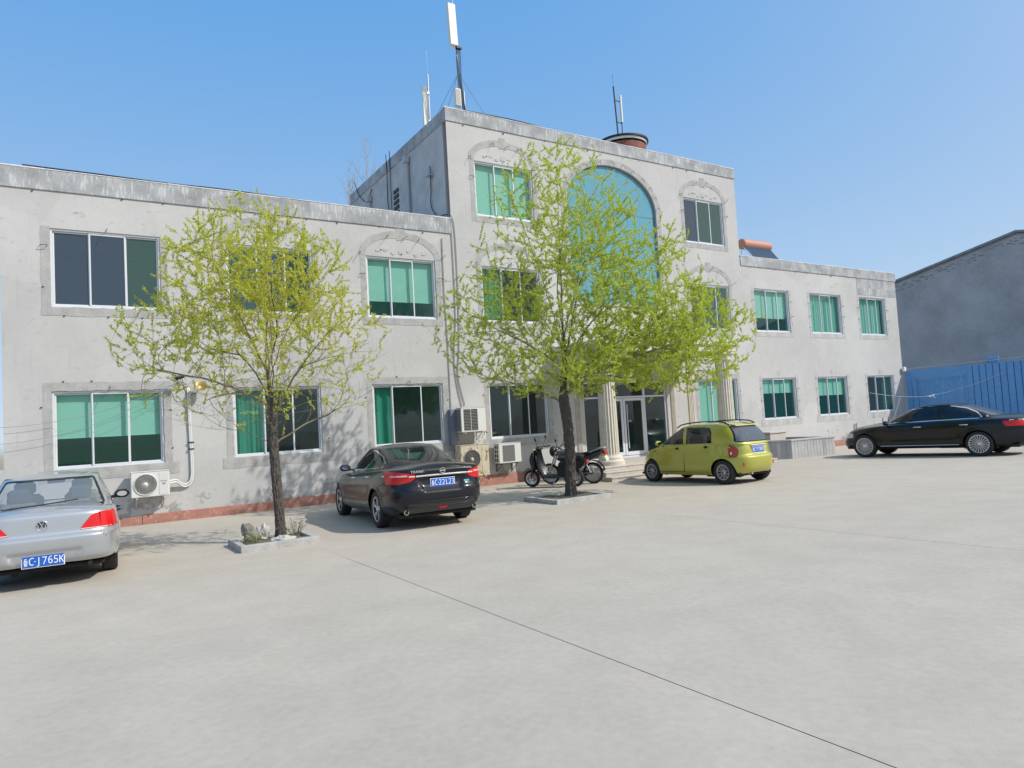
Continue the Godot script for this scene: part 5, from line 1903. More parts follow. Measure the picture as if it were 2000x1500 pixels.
class Shell:
	var p := PackedVector3Array()
	var n := PackedVector3Array()

	func add(a: Vector3, b: Vector3, c: Vector3, na: Vector3, nb: Vector3, nc: Vector3) -> void:
		p.append(a); p.append(b); p.append(c)
		n.append(na); n.append(nb); n.append(nc)

	# takes out what lies inside (f < 0) and returns it
	func cut(f: Callable, lo: Vector3, hi: Vector3, face := Vector3.ZERO, least := 0.2) -> Shell:
		var got := Shell.new()
		var rest := Shell.new()
		for i in range(0, p.size(), 3):
			var a := p[i]
			var b := p[i + 1]
			var c := p[i + 2]
			if maxf(a.x, maxf(b.x, c.x)) < lo.x or minf(a.x, minf(b.x, c.x)) > hi.x or maxf(a.y, maxf(b.y, c.y)) < lo.y or minf(a.y, minf(b.y, c.y)) > hi.y or maxf(a.z, maxf(b.z, c.z)) < lo.z or minf(a.z, minf(b.z, c.z)) > hi.z or (face != Vector3.ZERO and n[i].dot(face) < least):
				rest.add(a, b, c, n[i], n[i + 1], n[i + 2])
				continue
			var d: Array = [f.call(a), f.call(b), f.call(c)]
			if d[0] < 0 and d[1] < 0 and d[2] < 0:
				got.add(a, b, c, n[i], n[i + 1], n[i + 2])
			elif d[0] >= 0 and d[1] >= 0 and d[2] >= 0:
				rest.add(a, b, c, n[i], n[i + 1], n[i + 2])
			else:
				var gi := []
				var ro := []
				for k in 3:
					var k2 := (k + 1) % 3
					var e := [p[i + k], n[i + k]]
					if d[k] < 0: gi.append(e)
					else: ro.append(e)
					if (d[k] < 0) != (d[k2] < 0):
						var t: float = d[k] / (d[k] - d[k2])
						var m := [p[i + k].lerp(p[i + k2], t), n[i + k].lerp(n[i + k2], t).normalized()]
						gi.append(m)
						ro.append(m)
				for k in range(1, gi.size() - 1):
					got.add(gi[0][0], gi[k][0], gi[k + 1][0], gi[0][1], gi[k][1], gi[k + 1][1])
				for k in range(1, ro.size() - 1):
					rest.add(ro[0][0], ro[k][0], ro[k + 1][0], ro[0][1], ro[k][1], ro[k + 1][1])
		p = rest.p
		n = rest.n
		return got

	func hit(o: Vector3, axis: int, sg: float) -> float:   # outermost place on that axis through o
		var u := (axis + 1) % 3
		var v := (axis + 2) % 3
		var best := -1e9
		for i in range(0, p.size(), 3):
			if n[i][axis] * sg < 0.1: continue
			var a := Vector2(p[i][u], p[i][v])
			var b := Vector2(p[i + 1][u], p[i + 1][v])
			var c := Vector2(p[i + 2][u], p[i + 2][v])
			var q := Vector2(o[u], o[v])
			var den := (b - a).cross(c - a)
			if absf(den) < 1e-9: continue
			var w1 := (q - a).cross(c - a) / den
			var w2 := (b - a).cross(q - a) / den
			if w1 >= -0.01 and w2 >= -0.01 and w1 + w2 <= 1.01:
				best = maxf(best, sg * (p[i][axis] * (1 - w1 - w2) + p[i + 1][axis] * w1 + p[i + 2][axis] * w2))
		if best < -1e8:   # past the edge: the nearest point that faces that way
			var near := 1e9
			for i in p.size():
				if p[i][axis] * sg < 0.0 or n[i][axis] * sg < 0.05: continue
				var d := absf(p[i][u] - o[u]) + absf(p[i][v] - o[v])
				if d < near:
					near = d
					best = p[i][axis] * sg
		return best * sg

func skin_part(name_: String, s: Shell, m: Material, parent: Node, off := 0.0) -> MeshInstance3D:
	var mb := MB.new()
	for i in range(0, s.p.size(), 3):
		mb.tri(s.p[i] + s.n[i] * off, s.p[i + 1] + s.n[i + 1] * off, s.p[i + 2] + s.n[i + 2] * off, s.n[i], s.n[i + 1], s.n[i + 2])
	return part(name_, mb, m, parent)

func side_f(poly: PackedVector2Array, rnd := 0.0) -> Callable:
	return func(q: Vector3): return sdf(poly, Vector2(q.z, q.y)) - rnd

func rear_f(poly: PackedVector2Array, rnd := 0.0) -> Callable:
	return func(q: Vector3): return sdf(poly, Vector2(q.x, q.y)) - rnd

func band_of(f: Callable, w: float) -> Callable:
	return func(q: Vector3): return absf(f.call(q)) - w

func bound(poly: PackedVector2Array, grow_: float) -> Rect2:
	var r := Rect2(poly[0], Vector2.ZERO)
	for q in poly: r = r.expand(q)
	return r.grow(grow_)

func flip(poly: PackedVector2Array) -> PackedVector2Array:
	var r := PackedVector2Array()
	for q in poly: r.append(Vector2(-q.x, q.y))
	return r

func outline_ts(nr: float, nf: float, zr: float, zf: float, w: float, n: int) -> Array:
	var ts := [0.0]
	var at := [0.0]
	var prev := Vector2(0, zr)
	for i in range(1, 1201):
		var t := PI * i / 1200.0
		var e := nr if t < PI / 2 else nf
		var q := Vector2(w * pow(absf(sin(t)), 2.0 / e), (zr if t < PI / 2 else zf) * pow(absf(cos(t)), 2.0 / e))
		var dens := 1.7 if q.y > zr * 0.8 else 1.0
		at.append(at[-1] + q.distance_to(prev) * dens)
		ts.append(t)
		prev = q
	var r := []
	var k := 0
	for i in n + 1:
		var want: float = at[-1] * i / n
		while k < at.size() - 2 and at[k + 1] < want: k += 1
		var f: float = (want - at[k]) / maxf(at[k + 1] - at[k], 1e-9)
		r.append(lerpf(ts[k], ts[k + 1], clampf(f, 0, 1)))
	return r

func weave(rows: Array, mid: Vector3) -> Shell:
	var nr := rows.size()
	var nc: int = rows[0].size()
	var norm := []
	for i in nr:
		var line := []
		for j in nc:
			var du: Vector3 = rows[i][(j + 1) % nc] - rows[i][(j - 1 + nc) % nc]
			var dv: Vector3 = rows[mini(i + 1, nr - 1)][j] - rows[maxi(i - 1, 0)][j]
			var nn := du.cross(dv)
			if nn.length_squared() < 1e-14: nn = Vector3.UP
			nn = nn.normalized()
			if nn.dot(rows[i][j] - mid) < 0.0: nn = -nn
			line.append(nn)
		norm.append(line)
	var s := Shell.new()
	for i in nr - 1:
		for j in nc:
			var k := (j + 1) % nc
			s.add(rows[i][j], rows[i][k], rows[i + 1][k], norm[i][j], norm[i][k], norm[i + 1][k])
			s.add(rows[i][j], rows[i + 1][k], rows[i + 1][j], norm[i][j], norm[i + 1][k], norm[i + 1][j])
	return s

func lower_shell(sp: Dictionary) -> Shell:
	var ts := outline_ts(sp.n_rear, sp.n_front, sp.zr, sp.zf, sp.w, sp.get("nt", 110))
	var full := []
	for t in ts: full.append([t, 1.0])
	for i in range(ts.size() - 2, 0, -1): full.append([ts[i], -1.0])
	var rows := []
	var nv := 30
	var nk := 9
	for i in nv + nk:
		var v := minf(float(i) / (nv - 1), 1.0)
		var k := maxf(0.0, float(i - nv + 1) / nk)
		var w: float = sp.w * crv(sp.side_prof, v)
		var zr: float = sp.zr + crv(sp.rear_prof, v)
		var zf: float = sp.zf - crv(sp.front_prof, v)
		var line := []
		for e in full:
			var t: float = e[0]
			var rear := t < PI / 2
			var n: float = sp.n_rear if rear else sp.n_front
			var x := w * pow(absf(sin(t)), 2.0 / n)
			var z := (zr if rear else zf) * pow(absf(cos(t)), 2.0 / n)
			var y := lerpf(crv(sp.bottom, z), crv(sp.shoulder, z), v)
			if k > 0.0:
				x *= 1.0 - k
				y = lerpf(y, crv(sp.deck, z), sin(k * PI / 2))
			var q := Vector3(x * e[1], y, z)
			if k == 0.0:
				for f in sp.press:
					if f[0] == "rear" and z > 0.0 and t < 1.3:
						var d := sdf(f[1], Vector2(q.x, y))
						q.z -= f[2] * clampf(0.5 - d / f[3], 0.0, 1.0)
					elif f[0] == "side" and absf(x) > sp.w * 0.7:
						var d := sdf(f[1], Vector2(z, y))
						q.x -= e[1] * f[2] * smoothstep(0.0, 1.0, clampf(0.5 - d / f[3], 0.0, 1.0))
				for wz in sp.wheels:
					var rd: float = Vector2(z - wz, y - sp.wheel_r).length() - sp.arch
					if absf(x) > sp.w * 0.7 and rd < 0.09 and rd > -0.1:
						q.x += e[1] * 0.016 * smoothstep(0.09, 0.02, rd)
			line.append(q)
		rows.append(line)
	return weave(rows, Vector3(0, 0.6, 0))

func upper_shell(sp: Dictionary) -> Shell:
	var ts := outline_ts(sp.gn_rear, sp.gn_front, sp.g_rear[0].y - sp.gc, sp.g_front[0].y - sp.gc, sp.g_side[0].y, 90)
	var full := []
	for t in ts: full.append([t, 1.0])
	for i in range(ts.size() - 2, 0, -1): full.append([ts[i], -1.0])
	var rows := []
	var nv := 18
	var nk := 9
	for i in nv + nk:
		var v := minf(float(i) / (nv - 1), 1.0)
		var k := maxf(0.0, float(i - nv + 1) / (nk))
		var line := []
		var w := crv(sp.g_side, v)
		for e in full:
			var t: float = e[0]
			var rear := t < PI / 2
			var n: float = sp.gn_rear if rear else sp.gn_front
			var cx := pow(absf(cos(t)), 2.0 / n)
			var g: Array = sp.g_rear if rear else sp.g_front
			var x := w * pow(absf(sin(t)), 2.0 / n)
			var z0: float = sp.gc + (g[0].y - sp.gc) * cx
			var z1: float = sp.gc + (g[-1].y - sp.gc) * cx
			var z: float = sp.gc + (crv(g, v) - sp.gc) * cx
			var y := lerpf(crv(sp.shoulder, z0) - 0.03, crv(sp.roof, z1), v)
			if k > 0.0:
				x *= 1.0 - k
				z = sp.gc + (z1 - sp.gc) * (1.0 - k)
				y = crv(sp.roof, z) + sp.crown * (1.0 - (1.0 - k) * (1.0 - k))
			line.append(Vector3(x * e[1], y, z))
		rows.append(line)
	return weave(rows, Vector3(0, 1.0, sp.gc))

func make_wheel(R: float, w: float, style: String, rim_r: float) -> Array:
	# axis along x, outer face towards +x; returns [tyre, [name, mesh]...]
	var t := Transform3D(Basis(Vector3.BACK, -PI / 2), Vector3.ZERO)   # y axis -> +x
	var ty := MB.new()
	var h := w / 2
	ty.lathe([Vector2(rim_r * 0.98, -h * 0.92), Vector2(R * 0.90, -h), Vector2(R * 0.975, -h * 0.86), Vector2(R, -h * 0.62), Vector2(R, h * 0.62), Vector2(R * 0.975, h * 0.86), Vector2(R * 0.90, h), Vector2((R + rim_r) * 0.5, h * 0.99), Vector2(rim_r * 1.02, h * 0.90), Vector2(rim_r * 0.97, h * 0.84)], 44, t, true)
	for g in [-0.4, 0.0, 0.4]:
		ty.lathe([Vector2(R + 0.0015, h * g - 0.004), Vector2(R + 0.0015, h * g + 0.004)], 44, t)
	var out := [ty.mesh(M.rubber)]
	var barrel := MB.new()
	barrel.lathe([Vector2(rim_r * 0.97, h * 0.84), Vector2(rim_r * 0.90, h * 0.6), Vector2(rim_r * 0.88, -h * 0.5), Vector2(0.0, -h * 0.5)], 40, t)
	out.append(["barrel", barrel.mesh(M.wheel_dark)])
	var rim := MB.new()
	rim.lathe([Vector2(rim_r * 0.90, h * 0.80), Vector2(rim_r * 0.995, h * 0.90), Vector2(rim_r * 1.0, h * 0.86), Vector2(rim_r * 0.97, h * 0.78)], 44, t, true)
	var hubz := h * 0.72
	var spokes := {"five": 5, "multi": 20, "twin": 10, "steel": 8}[style] as int
	for i in spokes:
		var a := TAU * (i + 0.25) / spokes
		var ds: Array = [0.0]
		var w0 := 0.0
		var w1 := 0.0
		match style:
			"five":
				ds = [-0.17, 0.17]
				w0 = rim_r * 0.17
				w1 = rim_r * 0.10
			"multi":
				w0 = rim_r * 0.055
				w1 = rim_r * 0.115
			"twin":
				ds = [-0.13, 0.13]
				w0 = rim_r * 0.04
				w1 = rim_r * 0.062
			"steel":
				w0 = rim_r * 0.30
				w1 = rim_r * 0.30
		for dd in ds:
			var a2: float = a + dd
			var r0 := rim_r * 0.24
			var r1 := rim_r * 0.94
			var d0 := Vector3(0, cos(a), sin(a)) if style == "five" else Vector3(0, cos(a + dd * 0.5), sin(a + dd * 0.5))
			var d1 := Vector3(0, cos(a2), sin(a2))
			var e := Vector3(0, -sin(a2), cos(a2))
			var p0 := d0 * r0 + Vector3(hubz - 0.005, 0, 0)
			var p1 := d1 * r1 + Vector3(h * 0.80, 0, 0)
			var q := [p0 - e * w0 / 2, p0 + e * w0 / 2, p1 + e * w1 / 2, p1 - e * w1 / 2]
			var dp := Vector3(-0.03, 0, 0)
			rim.quad(q[0], q[1], q[2], q[3], Vector3.RIGHT)
			rim.quad(q[0], q[3], q[3] + dp, q[0] + dp, -e)
			rim.quad(q[1], q[2], q[2] + dp, q[1] + dp, e)
	rim.lathe([Vector2(rim_r * 0.30, hubz - 0.03), Vector2(rim_r * 0.28, hubz), Vector2(rim_r * 0.10, hubz + 0.006), Vector2(0.0, hubz + 0.008)], 24, t, true)
	out.append(["rim", rim.mesh(M.rim_silver)])
	var cap := MB.new()
	cap.lathe([Vector2(rim_r * 0.12, hubz + 0.006), Vector2(rim_r * 0.11, hubz + 0.014), Vector2(0, hubz + 0.015)], 16, t)
	out.append(["hub_cap", cap.mesh(M.chrome if style != "twin" else M.wheel_dark)])
	return out

func plate(o: Node3D, at: Vector3, tilt: float, text: String, frame: Material) -> void:
	var t := Transform3D(Basis(Vector3.RIGHT, tilt), at)
	var fr := MB.new()
	fr.box(Vector3(0, 0, -0.003), Vector3(0.456, 0.156, 0.008), 0.004, t)
	var p := part("number_plate", fr, frame, o)
	var bl := MB.new()
	bl.box(Vector3(0, 0, 0.003), Vector3(0.436, 0.137, 0.006), 0.002, t)
	part("blue_field", bl, M.plate_blue, p)
	# province character in strokes
	var ch := MB.new()
	var ox := -0.182
	for s in [[0, 0.040, 0.026, 0.006], [-0.008, 0.032, 0.006, 0.016], [0, 0.022, 0.036, 0.006], [-0.015, 0.012, 0.006, 0.02], [0.015, 0.012, 0.006, 0.02], [0, 0.012, 0.006, 0.02], [0, 0.012, 0.034, 0.005], [0, 0.001, 0.036, 0.006], [0, -0.012, 0.042, 0.006], [-0.012, -0.031, 0.006, 0.028], [0.012, -0.031, 0.006, 0.028], [0, -0.031, 0.024, 0.005], [0, -0.044, 0.028, 0.006], [0, -0.019, 0.028, 0.006]]:
		ch.box(Vector3(ox + s[0], s[1], 0.0075), Vector3(s[2], s[3], 0.003), 0.0, t)
	part("character", ch, M.plate_white, p)
	var xs := [-0.124, -0.045, 0.015, 0.075, 0.134, 0.190]
	var k := 0
	for c in text:
		if c == ".":
			var dot := MB.new()
			dot.ball(Vector3(-0.086, 0, 0.007), Vector3(0.007, 0.007, 0.003), 8, 4, t)
			part("dot", dot, M.plate_white, p)
			continue
		letters(c, 0.088, M.plate_white, p, t * Transform3D(Basis(), Vector3(xs[k], 0, 0.0075)), false, 0.82)
		k += 1

func car(sp: Dictionary, name_: String, label: String, at: Vector3, turn: float) -> Node3D:
	var o := thing(name_, label, "car", at, turn, "cars parked in the courtyard")
	o.rotation = Vector3(-atan(SLOPE) * cos(turn), turn, 0)
	o.scale = Vector3.ONE * sp.get("size", 1.0)
	var low := lower_shell(sp)
	var up := upper_shell(sp)
	var whole := Shell.new()
	whole.p = low.p.duplicate()
	whole.n = low.n.duplicate()
	var R: float = sp.wheel_r
	# wheel openings
	for wz in sp.wheels:
		var f := func(q: Vector3): return Vector2(q.z - wz, q.y - R).length() - sp.arch
		low.cut(f, Vector3(-2, 0, wz - 0.6), Vector3(2, 1, wz + 0.6))
	# side glass
	for s in [-1.0, 1.0]:
		var fc := Vector3(s, 0, 0)
		var dlo: PackedVector2Array = sp.dlo
		var f := side_f(dlo, sp.get("dlo_round", 0.02))
		var bb := bound(dlo, 0.08)
		var lo := Vector3(-2 if s < 0 else 0, bb.position.y, bb.position.x)
		var hi := Vector3(0 if s < 0 else 2, bb.end.y, bb.end.x)
		if sp.has("window_trim"):
			var tr := up.cut(band_of(f, sp.trim_w), lo, hi, fc, 0.25)
			skin_part("window_trim", tr, sp.window_trim, o, 0.004)
		for pb in sp.pillars:
			var pf := func(q: Vector3): return maxf(f.call(q), absf(q.z - pb[0] - (q.y - 1.0) * pb[1]) - pb[2])
			var pil := up.cut(pf, lo, hi, fc, 0.25)
			skin_part("pillar", pil, sp.paint if pb[3] else M.gloss_black, o)
		for k in sp.pillars.size() + 1:
			var za: float = -9.0 if k == 0 else sp.pillars[k - 1][0]
			var zb: float = 9.0 if k == sp.pillars.size() else sp.pillars[k][0]
			var gf := func(q: Vector3): return maxf(f.call(q), maxf(za - q.z + (q.y - 1.0) * (0.0 if k == 0 else sp.pillars[k - 1][1]), q.z - zb - (q.y - 1.0) * (0.0 if k == sp.pillars.size() else sp.pillars[k][1])))
			var gl := up.cut(gf, lo, hi, fc, 0.25)
			if gl.p.size(): skin_part("side_window", gl, sp.glass, o, -0.004)
	# rear window and windscreen
	for e in [[sp.rear_glass, 1.0, "rear_window"], [sp.front_glass, -1.0, "windscreen"]]:
		var poly: PackedVector2Array = e[0]
		var bb := bound(poly, 0.08)
		var f := rear_f(poly, 0.03)
		var lo := Vector3(bb.position.x, bb.position.y, sp.gc if e[1] > 0 else -3.0)
		var hi := Vector3(bb.end.x, bb.end.y, 3.0 if e[1] > 0 else sp.gc)
		var br := up.cut(band_of(f, 0.014), lo, hi, Vector3(0, 0, e[1]), 0.22 if e[1] > 0 else 0.08)
		skin_part("window_seal", br, M.gloss_black, o)
		var gl := up.cut(f, lo, hi, Vector3(0, 0, e[1]), 0.22 if e[1] > 0 else 0.08)
		skin_part(e[2], gl, sp.glass if e[1] < 0 else sp.get("rear_sky_tint", sp.glass), o, -0.004)
	# lamps and other flush pieces: [name, plane, polygon, material, round, z from, offset]
	for l in sp.inlays:
		var polys := [l[2]]
		if l[1] == "rear2": polys.append(flip(l[2]))
		for poly in polys:
			var bb := bound(poly, 0.06)
			if l[1] == "side":
				for s in [-1.0, 1.0]:
					var got := low.cut(side_f(poly, l[4]), Vector3(-2 if s < 0 else 0, bb.position.y, bb.position.x), Vector3(0 if s < 0 else 2, bb.end.y, bb.end.x), Vector3(s, 0, 0), 0.3)
					if got.p.size(): skin_part(l[0], got, l[3], o, l[6])
			else:
				var front: bool = l[1] == "front"
				var lim: float = l[5]
				var sl: float = l[7] if l.size() > 7 else 0.0
				var base := rear_f(poly, l[4])
				var f := base
				if sl != 0.0: f = func(q: Vector3): return maxf(base.call(q), lim + (poly[0].y - q.y) * sl - q.z)
				var got := low.cut(f, Vector3(bb.position.x, bb.position.y, -3.0 if front else lim), Vector3(bb.end.x, bb.end.y, lim if front else 3.0), Vector3.ZERO)
				if got.p.size(): skin_part(l[0], got, l[3], o, l[6])
	# seams
	for g in sp.seams:
		var f: Callable
		var lo := Vector3(-2, 0, -3)
		var hi := Vector3(2, 1.3, 3)
		if g[0] == "rear":
			f = band_of(rear_f(g[1]), g[2])
			lo.z = g[3]
		low.cut(f, lo, hi)
	# doors, cut out with a gap round each
	for d in sp.doors:
		for s in [-1.0, 1.0]:
			var f := side_f(d.poly, 0.02)
			var bb := bound(d.poly, 0.08)
			var lo := Vector3(-2 if s < 0 else 0, bb.position.y, bb.position.x)
			var hi := Vector3(0 if s < 0 else 2, bb.end.y, bb.end.x)
			low.cut(band_of(f, 0.007), lo, hi, Vector3(s, 0, 0), 0.25)
			var dr := skin_part("door", low.cut(f, lo, hi, Vector3(s, 0, 0), 0.25), sp.paint, o)
			var hx := whole.hit(Vector3(0, d.handle.y, d.handle.x), 0, s)
			var hb := MB.new()
			if sp.handle_style == "oval":
				hb.ball(Vector3(hx + s * 0.004, d.handle.y, d.handle.x), Vector3(0.012, 0.032, 0.062), 16, 8)
			else:
				hb.tube(smooth_path([Vector3(hx - s * 0.005, d.handle.y, d.handle.x - 0.10), Vector3(hx + s * 0.032, d.handle.y + 0.004, d.handle.x - 0.05), Vector3(hx + s * 0.032, d.handle.y + 0.004, d.handle.x + 0.05), Vector3(hx - s * 0.005, d.handle.y, d.handle.x + 0.10)]), 0.014, 7)
			part("handle", hb, sp.handle_mat, dr)
	var body := Shell.new()
	body.p = low.p
	body.n = low.n
	body.p.append_array(up.p)
	body.n.append_array(up.n)
	skin_part("body", body, sp.paint, o)
	# floor pan, deck under the glass, wheel housings
	var pan := MB.new()
	pan.box(Vector3(0, sp.pan_y + 0.04, (sp.zr + sp.zf) / 2), Vector3(sp.w * 1.55, 0.06, (sp.zr - sp.zf) * 0.9), 0.02)
	pan.box(Vector3(0, sp.pan_y + 0.12, 0), Vector3(sp.w * 1.86, 0.12, (sp.wheels[1] - sp.wheels[0]) - 2 * sp.arch - 0.02), 0.02)
	pan.tube([Vector3(-0.35, sp.pan_y, 0.4), Vector3(-0.35, sp.pan_y, sp.zr - 0.35)], 0.04, 8)
	for wz in sp.wheels:
		pan.tube([Vector3(-sp.w * 0.9, R, wz), Vector3(sp.w * 0.9, R, wz)], 0.05, 8)
	part("underbody", pan, M.under, o)
	var deck := MB.new()
	var ds := 0.0
	deck.box(Vector3(0, 0.62, (sp.wheels[0] + sp.wheels[1]) / 2), Vector3(sp.w * 1.7, 0.3, 2.1 if sp.zr > 1.9 else 1.7), 0.05)
	deck.box(Vector3(0, sp.shelf_y, sp.shelf_z), Vector3(sp.w * 1.12, 0.04, sp.shelf_d * 0.7), 0.01)
	part("cabin_floor", deck, M.interior, o)
	for wz in sp.wheels:
		for s in [-1.0, 1.0]:
			var wl := MB.new()
			var ra: float = sp.arch + 0.012
			var xa := whole.hit(Vector3(0, R + 0.05, wz - sp.arch - 0.02), 0, s)
			var xb := whole.hit(Vector3(0, R + 0.05, wz + sp.arch + 0.02), 0, s)
			for i in 22:
				var a0 := lerpf(-0.35, PI + 0.35, i / 22.0)
				var a1 := lerpf(-0.35, PI + 0.35, (i + 1) / 22.0)
				var p0 := Vector3(0, R + ra * sin(a0), wz + ra * cos(a0))
				var p1 := Vector3(0, R + ra * sin(a1), wz + ra * cos(a1))
				var xo := Vector3(s * (minf(absf(xa), absf(xb)) - 0.025), 0, 0)
				var xi := Vector3(s * (sp.w - 0.38), 0, 0)
				wl.quad(p0 + xo, p1 + xo, p1 + xi, p0 + xi, -(p0 - Vector3(0, R, wz)).normalized())
				wl.flat(p0 + xi, p1 + xi, Vector3(xi.x, R, wz), Vector3(s, 0, 0))
			part("wheel_housing", wl, M.under, o)
	# wheels
	var wm := make_wheel(R, sp.tyre_w, sp.rim_style, sp.rim_r)
	for wz in sp.wheels:
		for s in [-1.0, 1.0]:
			var w := put("wheel", wm[0], o, Transform3D(Basis(Vector3.UP, 0.0 if s > 0 else PI) * Basis(Vector3.RIGHT, wz * 1.3 + s), Vector3(s * (sp.w - sp.tyre_w / 2 - 0.03), R, wz)))
			for k in range(1, wm.size()):
				put(wm[k][0], wm[k][1], w)
	# mirrors
	for s in [-1.0, 1.0]:
		var mx: float = whole.hit(Vector3(0, sp.mirror.y - 0.1, sp.mirror.x), 0, s)
		var mr := MB.new()
		mr.box(Vector3(mx + s * 0.13, sp.mirror.y, sp.mirror.x), Vector3(0.22, 0.135, 0.11), 0.048)
		mr.tube([Vector3(mx - s * 0.06, sp.mirror.y - 0.05, sp.mirror.x - 0.02), Vector3(mx + s * 0.08, sp.mirror.y - 0.03, sp.mirror.x)], 0.025, 7)
		var mo := part("door_mirror", mr, sp.get("mirror_mat", sp.paint), o)
		var mg := MB.new()
		mg.lathe([Vector2(1.0, 0.0), Vector2(0.0, 0.0)], 20, Transform3D(Basis(Vector3(0.075, 0, 0), Vector3(0, 0, 0.01), Vector3(0, 0.042, 0)), Vector3(mx + s * 0.13, sp.mirror.y, sp.mirror.x + 0.0565)))
		for i in mg.n.size(): mg.n[i] = Vector3.BACK
		part("mirror_glass", mg, M.chrome, mo)
	# seats
	for e in sp.seats:
		var st := MB.new()
		st.box(Vector3(0, 0.30, 0), Vector3(0.46, 0.62, 0.14), 0.06, Transform3D(Basis(Vector3.RIGHT, 0.2), Vector3(e[0], e[1], e[2])))
		var so := part("seat", st, M.seat, o)
		var hr := MB.new()
		hr.box(Vector3(0, 0.70, 0.0), Vector3(0.27, 0.19, 0.1), 0.04, Transform3D(Basis(Vector3.RIGHT, 0.15), Vector3(e[0], e[1], e[2] + 0.01)))
		hr.tube([Vector3(e[0] - 0.06, e[1] + 0.55, e[2] + 0.11), Vector3(e[0] - 0.06, e[1] + 0.66, e[2] + 0.11)], 0.007, 5)
		hr.tube([Vector3(e[0] + 0.06, e[1] + 0.55, e[2] + 0.11), Vector3(e[0] + 0.06, e[1] + 0.66, e[2] + 0.11)], 0.007, 5)
		part("headrest", hr, M.seat_dark, so)
	var iv := MB.new()
	iv.box(Vector3(0, sp.roof[1].y - 0.10, sp.g_front[-1].y + 0.02), Vector3(0.24, 0.065, 0.03), 0.015)
	part("inner_mirror", iv, M.black, o)
	var stw := MB.new()
	var ring := []
	for i in 21:
		ring.append(Vector3(-0.36 + 0.18 * cos(TAU * i / 20.0), 0.92 + 0.16 * sin(TAU * i / 20.0), -0.32 - 0.08 * sin(TAU * i / 20.0)))
	stw.tube(ring, 0.015, 6, false)
	stw.box(Vector3(0, 0.80, sp.g_front[0].y + 0.42), Vector3(sp.w * 1.5, 0.2, 0.4), 0.06)
	part("dashboard", stw, M.interior, o)
	o.set_meta("zr", 0)
	o.remove_meta("zr")
	sp.skin = whole
	return o

func oval(x: float, y: float, rx: float, ry: float) -> PackedVector2Array:
	var r := PackedVector2Array()
	for i in 20:
		r.append(Vector2(x + rx * cos(TAU * i / 20.0), y + ry * sin(TAU * i / 20.0)))
	return r

func badge_ring(o: Node, at: Vector3, r: float, kind: String) -> void:
	var mb := MB.new()
	var pts := []
	for i in 25:
		pts.append(at + Vector3(r * cos(TAU * i / 24.0), r * sin(TAU * i / 24.0), 0.004))
	mb.tube(pts, r * 0.12, 5, false)
	var disc := MB.new()
	disc.lathe([Vector2(r, 0.0), Vector2(0.0, 0.002)], 24, Transform3D(Basis(Vector3.RIGHT, PI / 2), at))
	part("emblem_ground", disc, M.trim_grey, o)
	if kind == "vw":
		for l in [[-0.42, 0.85, -0.02, 0.10], [0.42, 0.85, 0.02, 0.10], [-0.78, 0.42, -0.38, -0.80], [0.78, 0.42, 0.38, -0.80], [-0.38, -0.80, 0.0, -0.02], [0.38, -0.80, 0.0, -0.02]]:
			mb.tube([at + Vector3(l[0] * r, l[1] * r, 0.005), at + Vector3(l[2] * r, l[3] * r, 0.005)], r * 0.10, 5)
	elif kind == "bar":
		mb.box(at + Vector3(0, 0, 0.006), Vector3(r * 2.5, r * 0.42, 0.008), 0.003)
	else:
		for i in 3:
			var a := PI / 2 + TAU * i / 3.0
			mb.tube([at + Vector3(0, 0, 0.005), at + Vector3(r * cos(a), r * sin(a), 0.005)], r * 0.08, 4)
	part("emblem", mb, M.chrome, o)

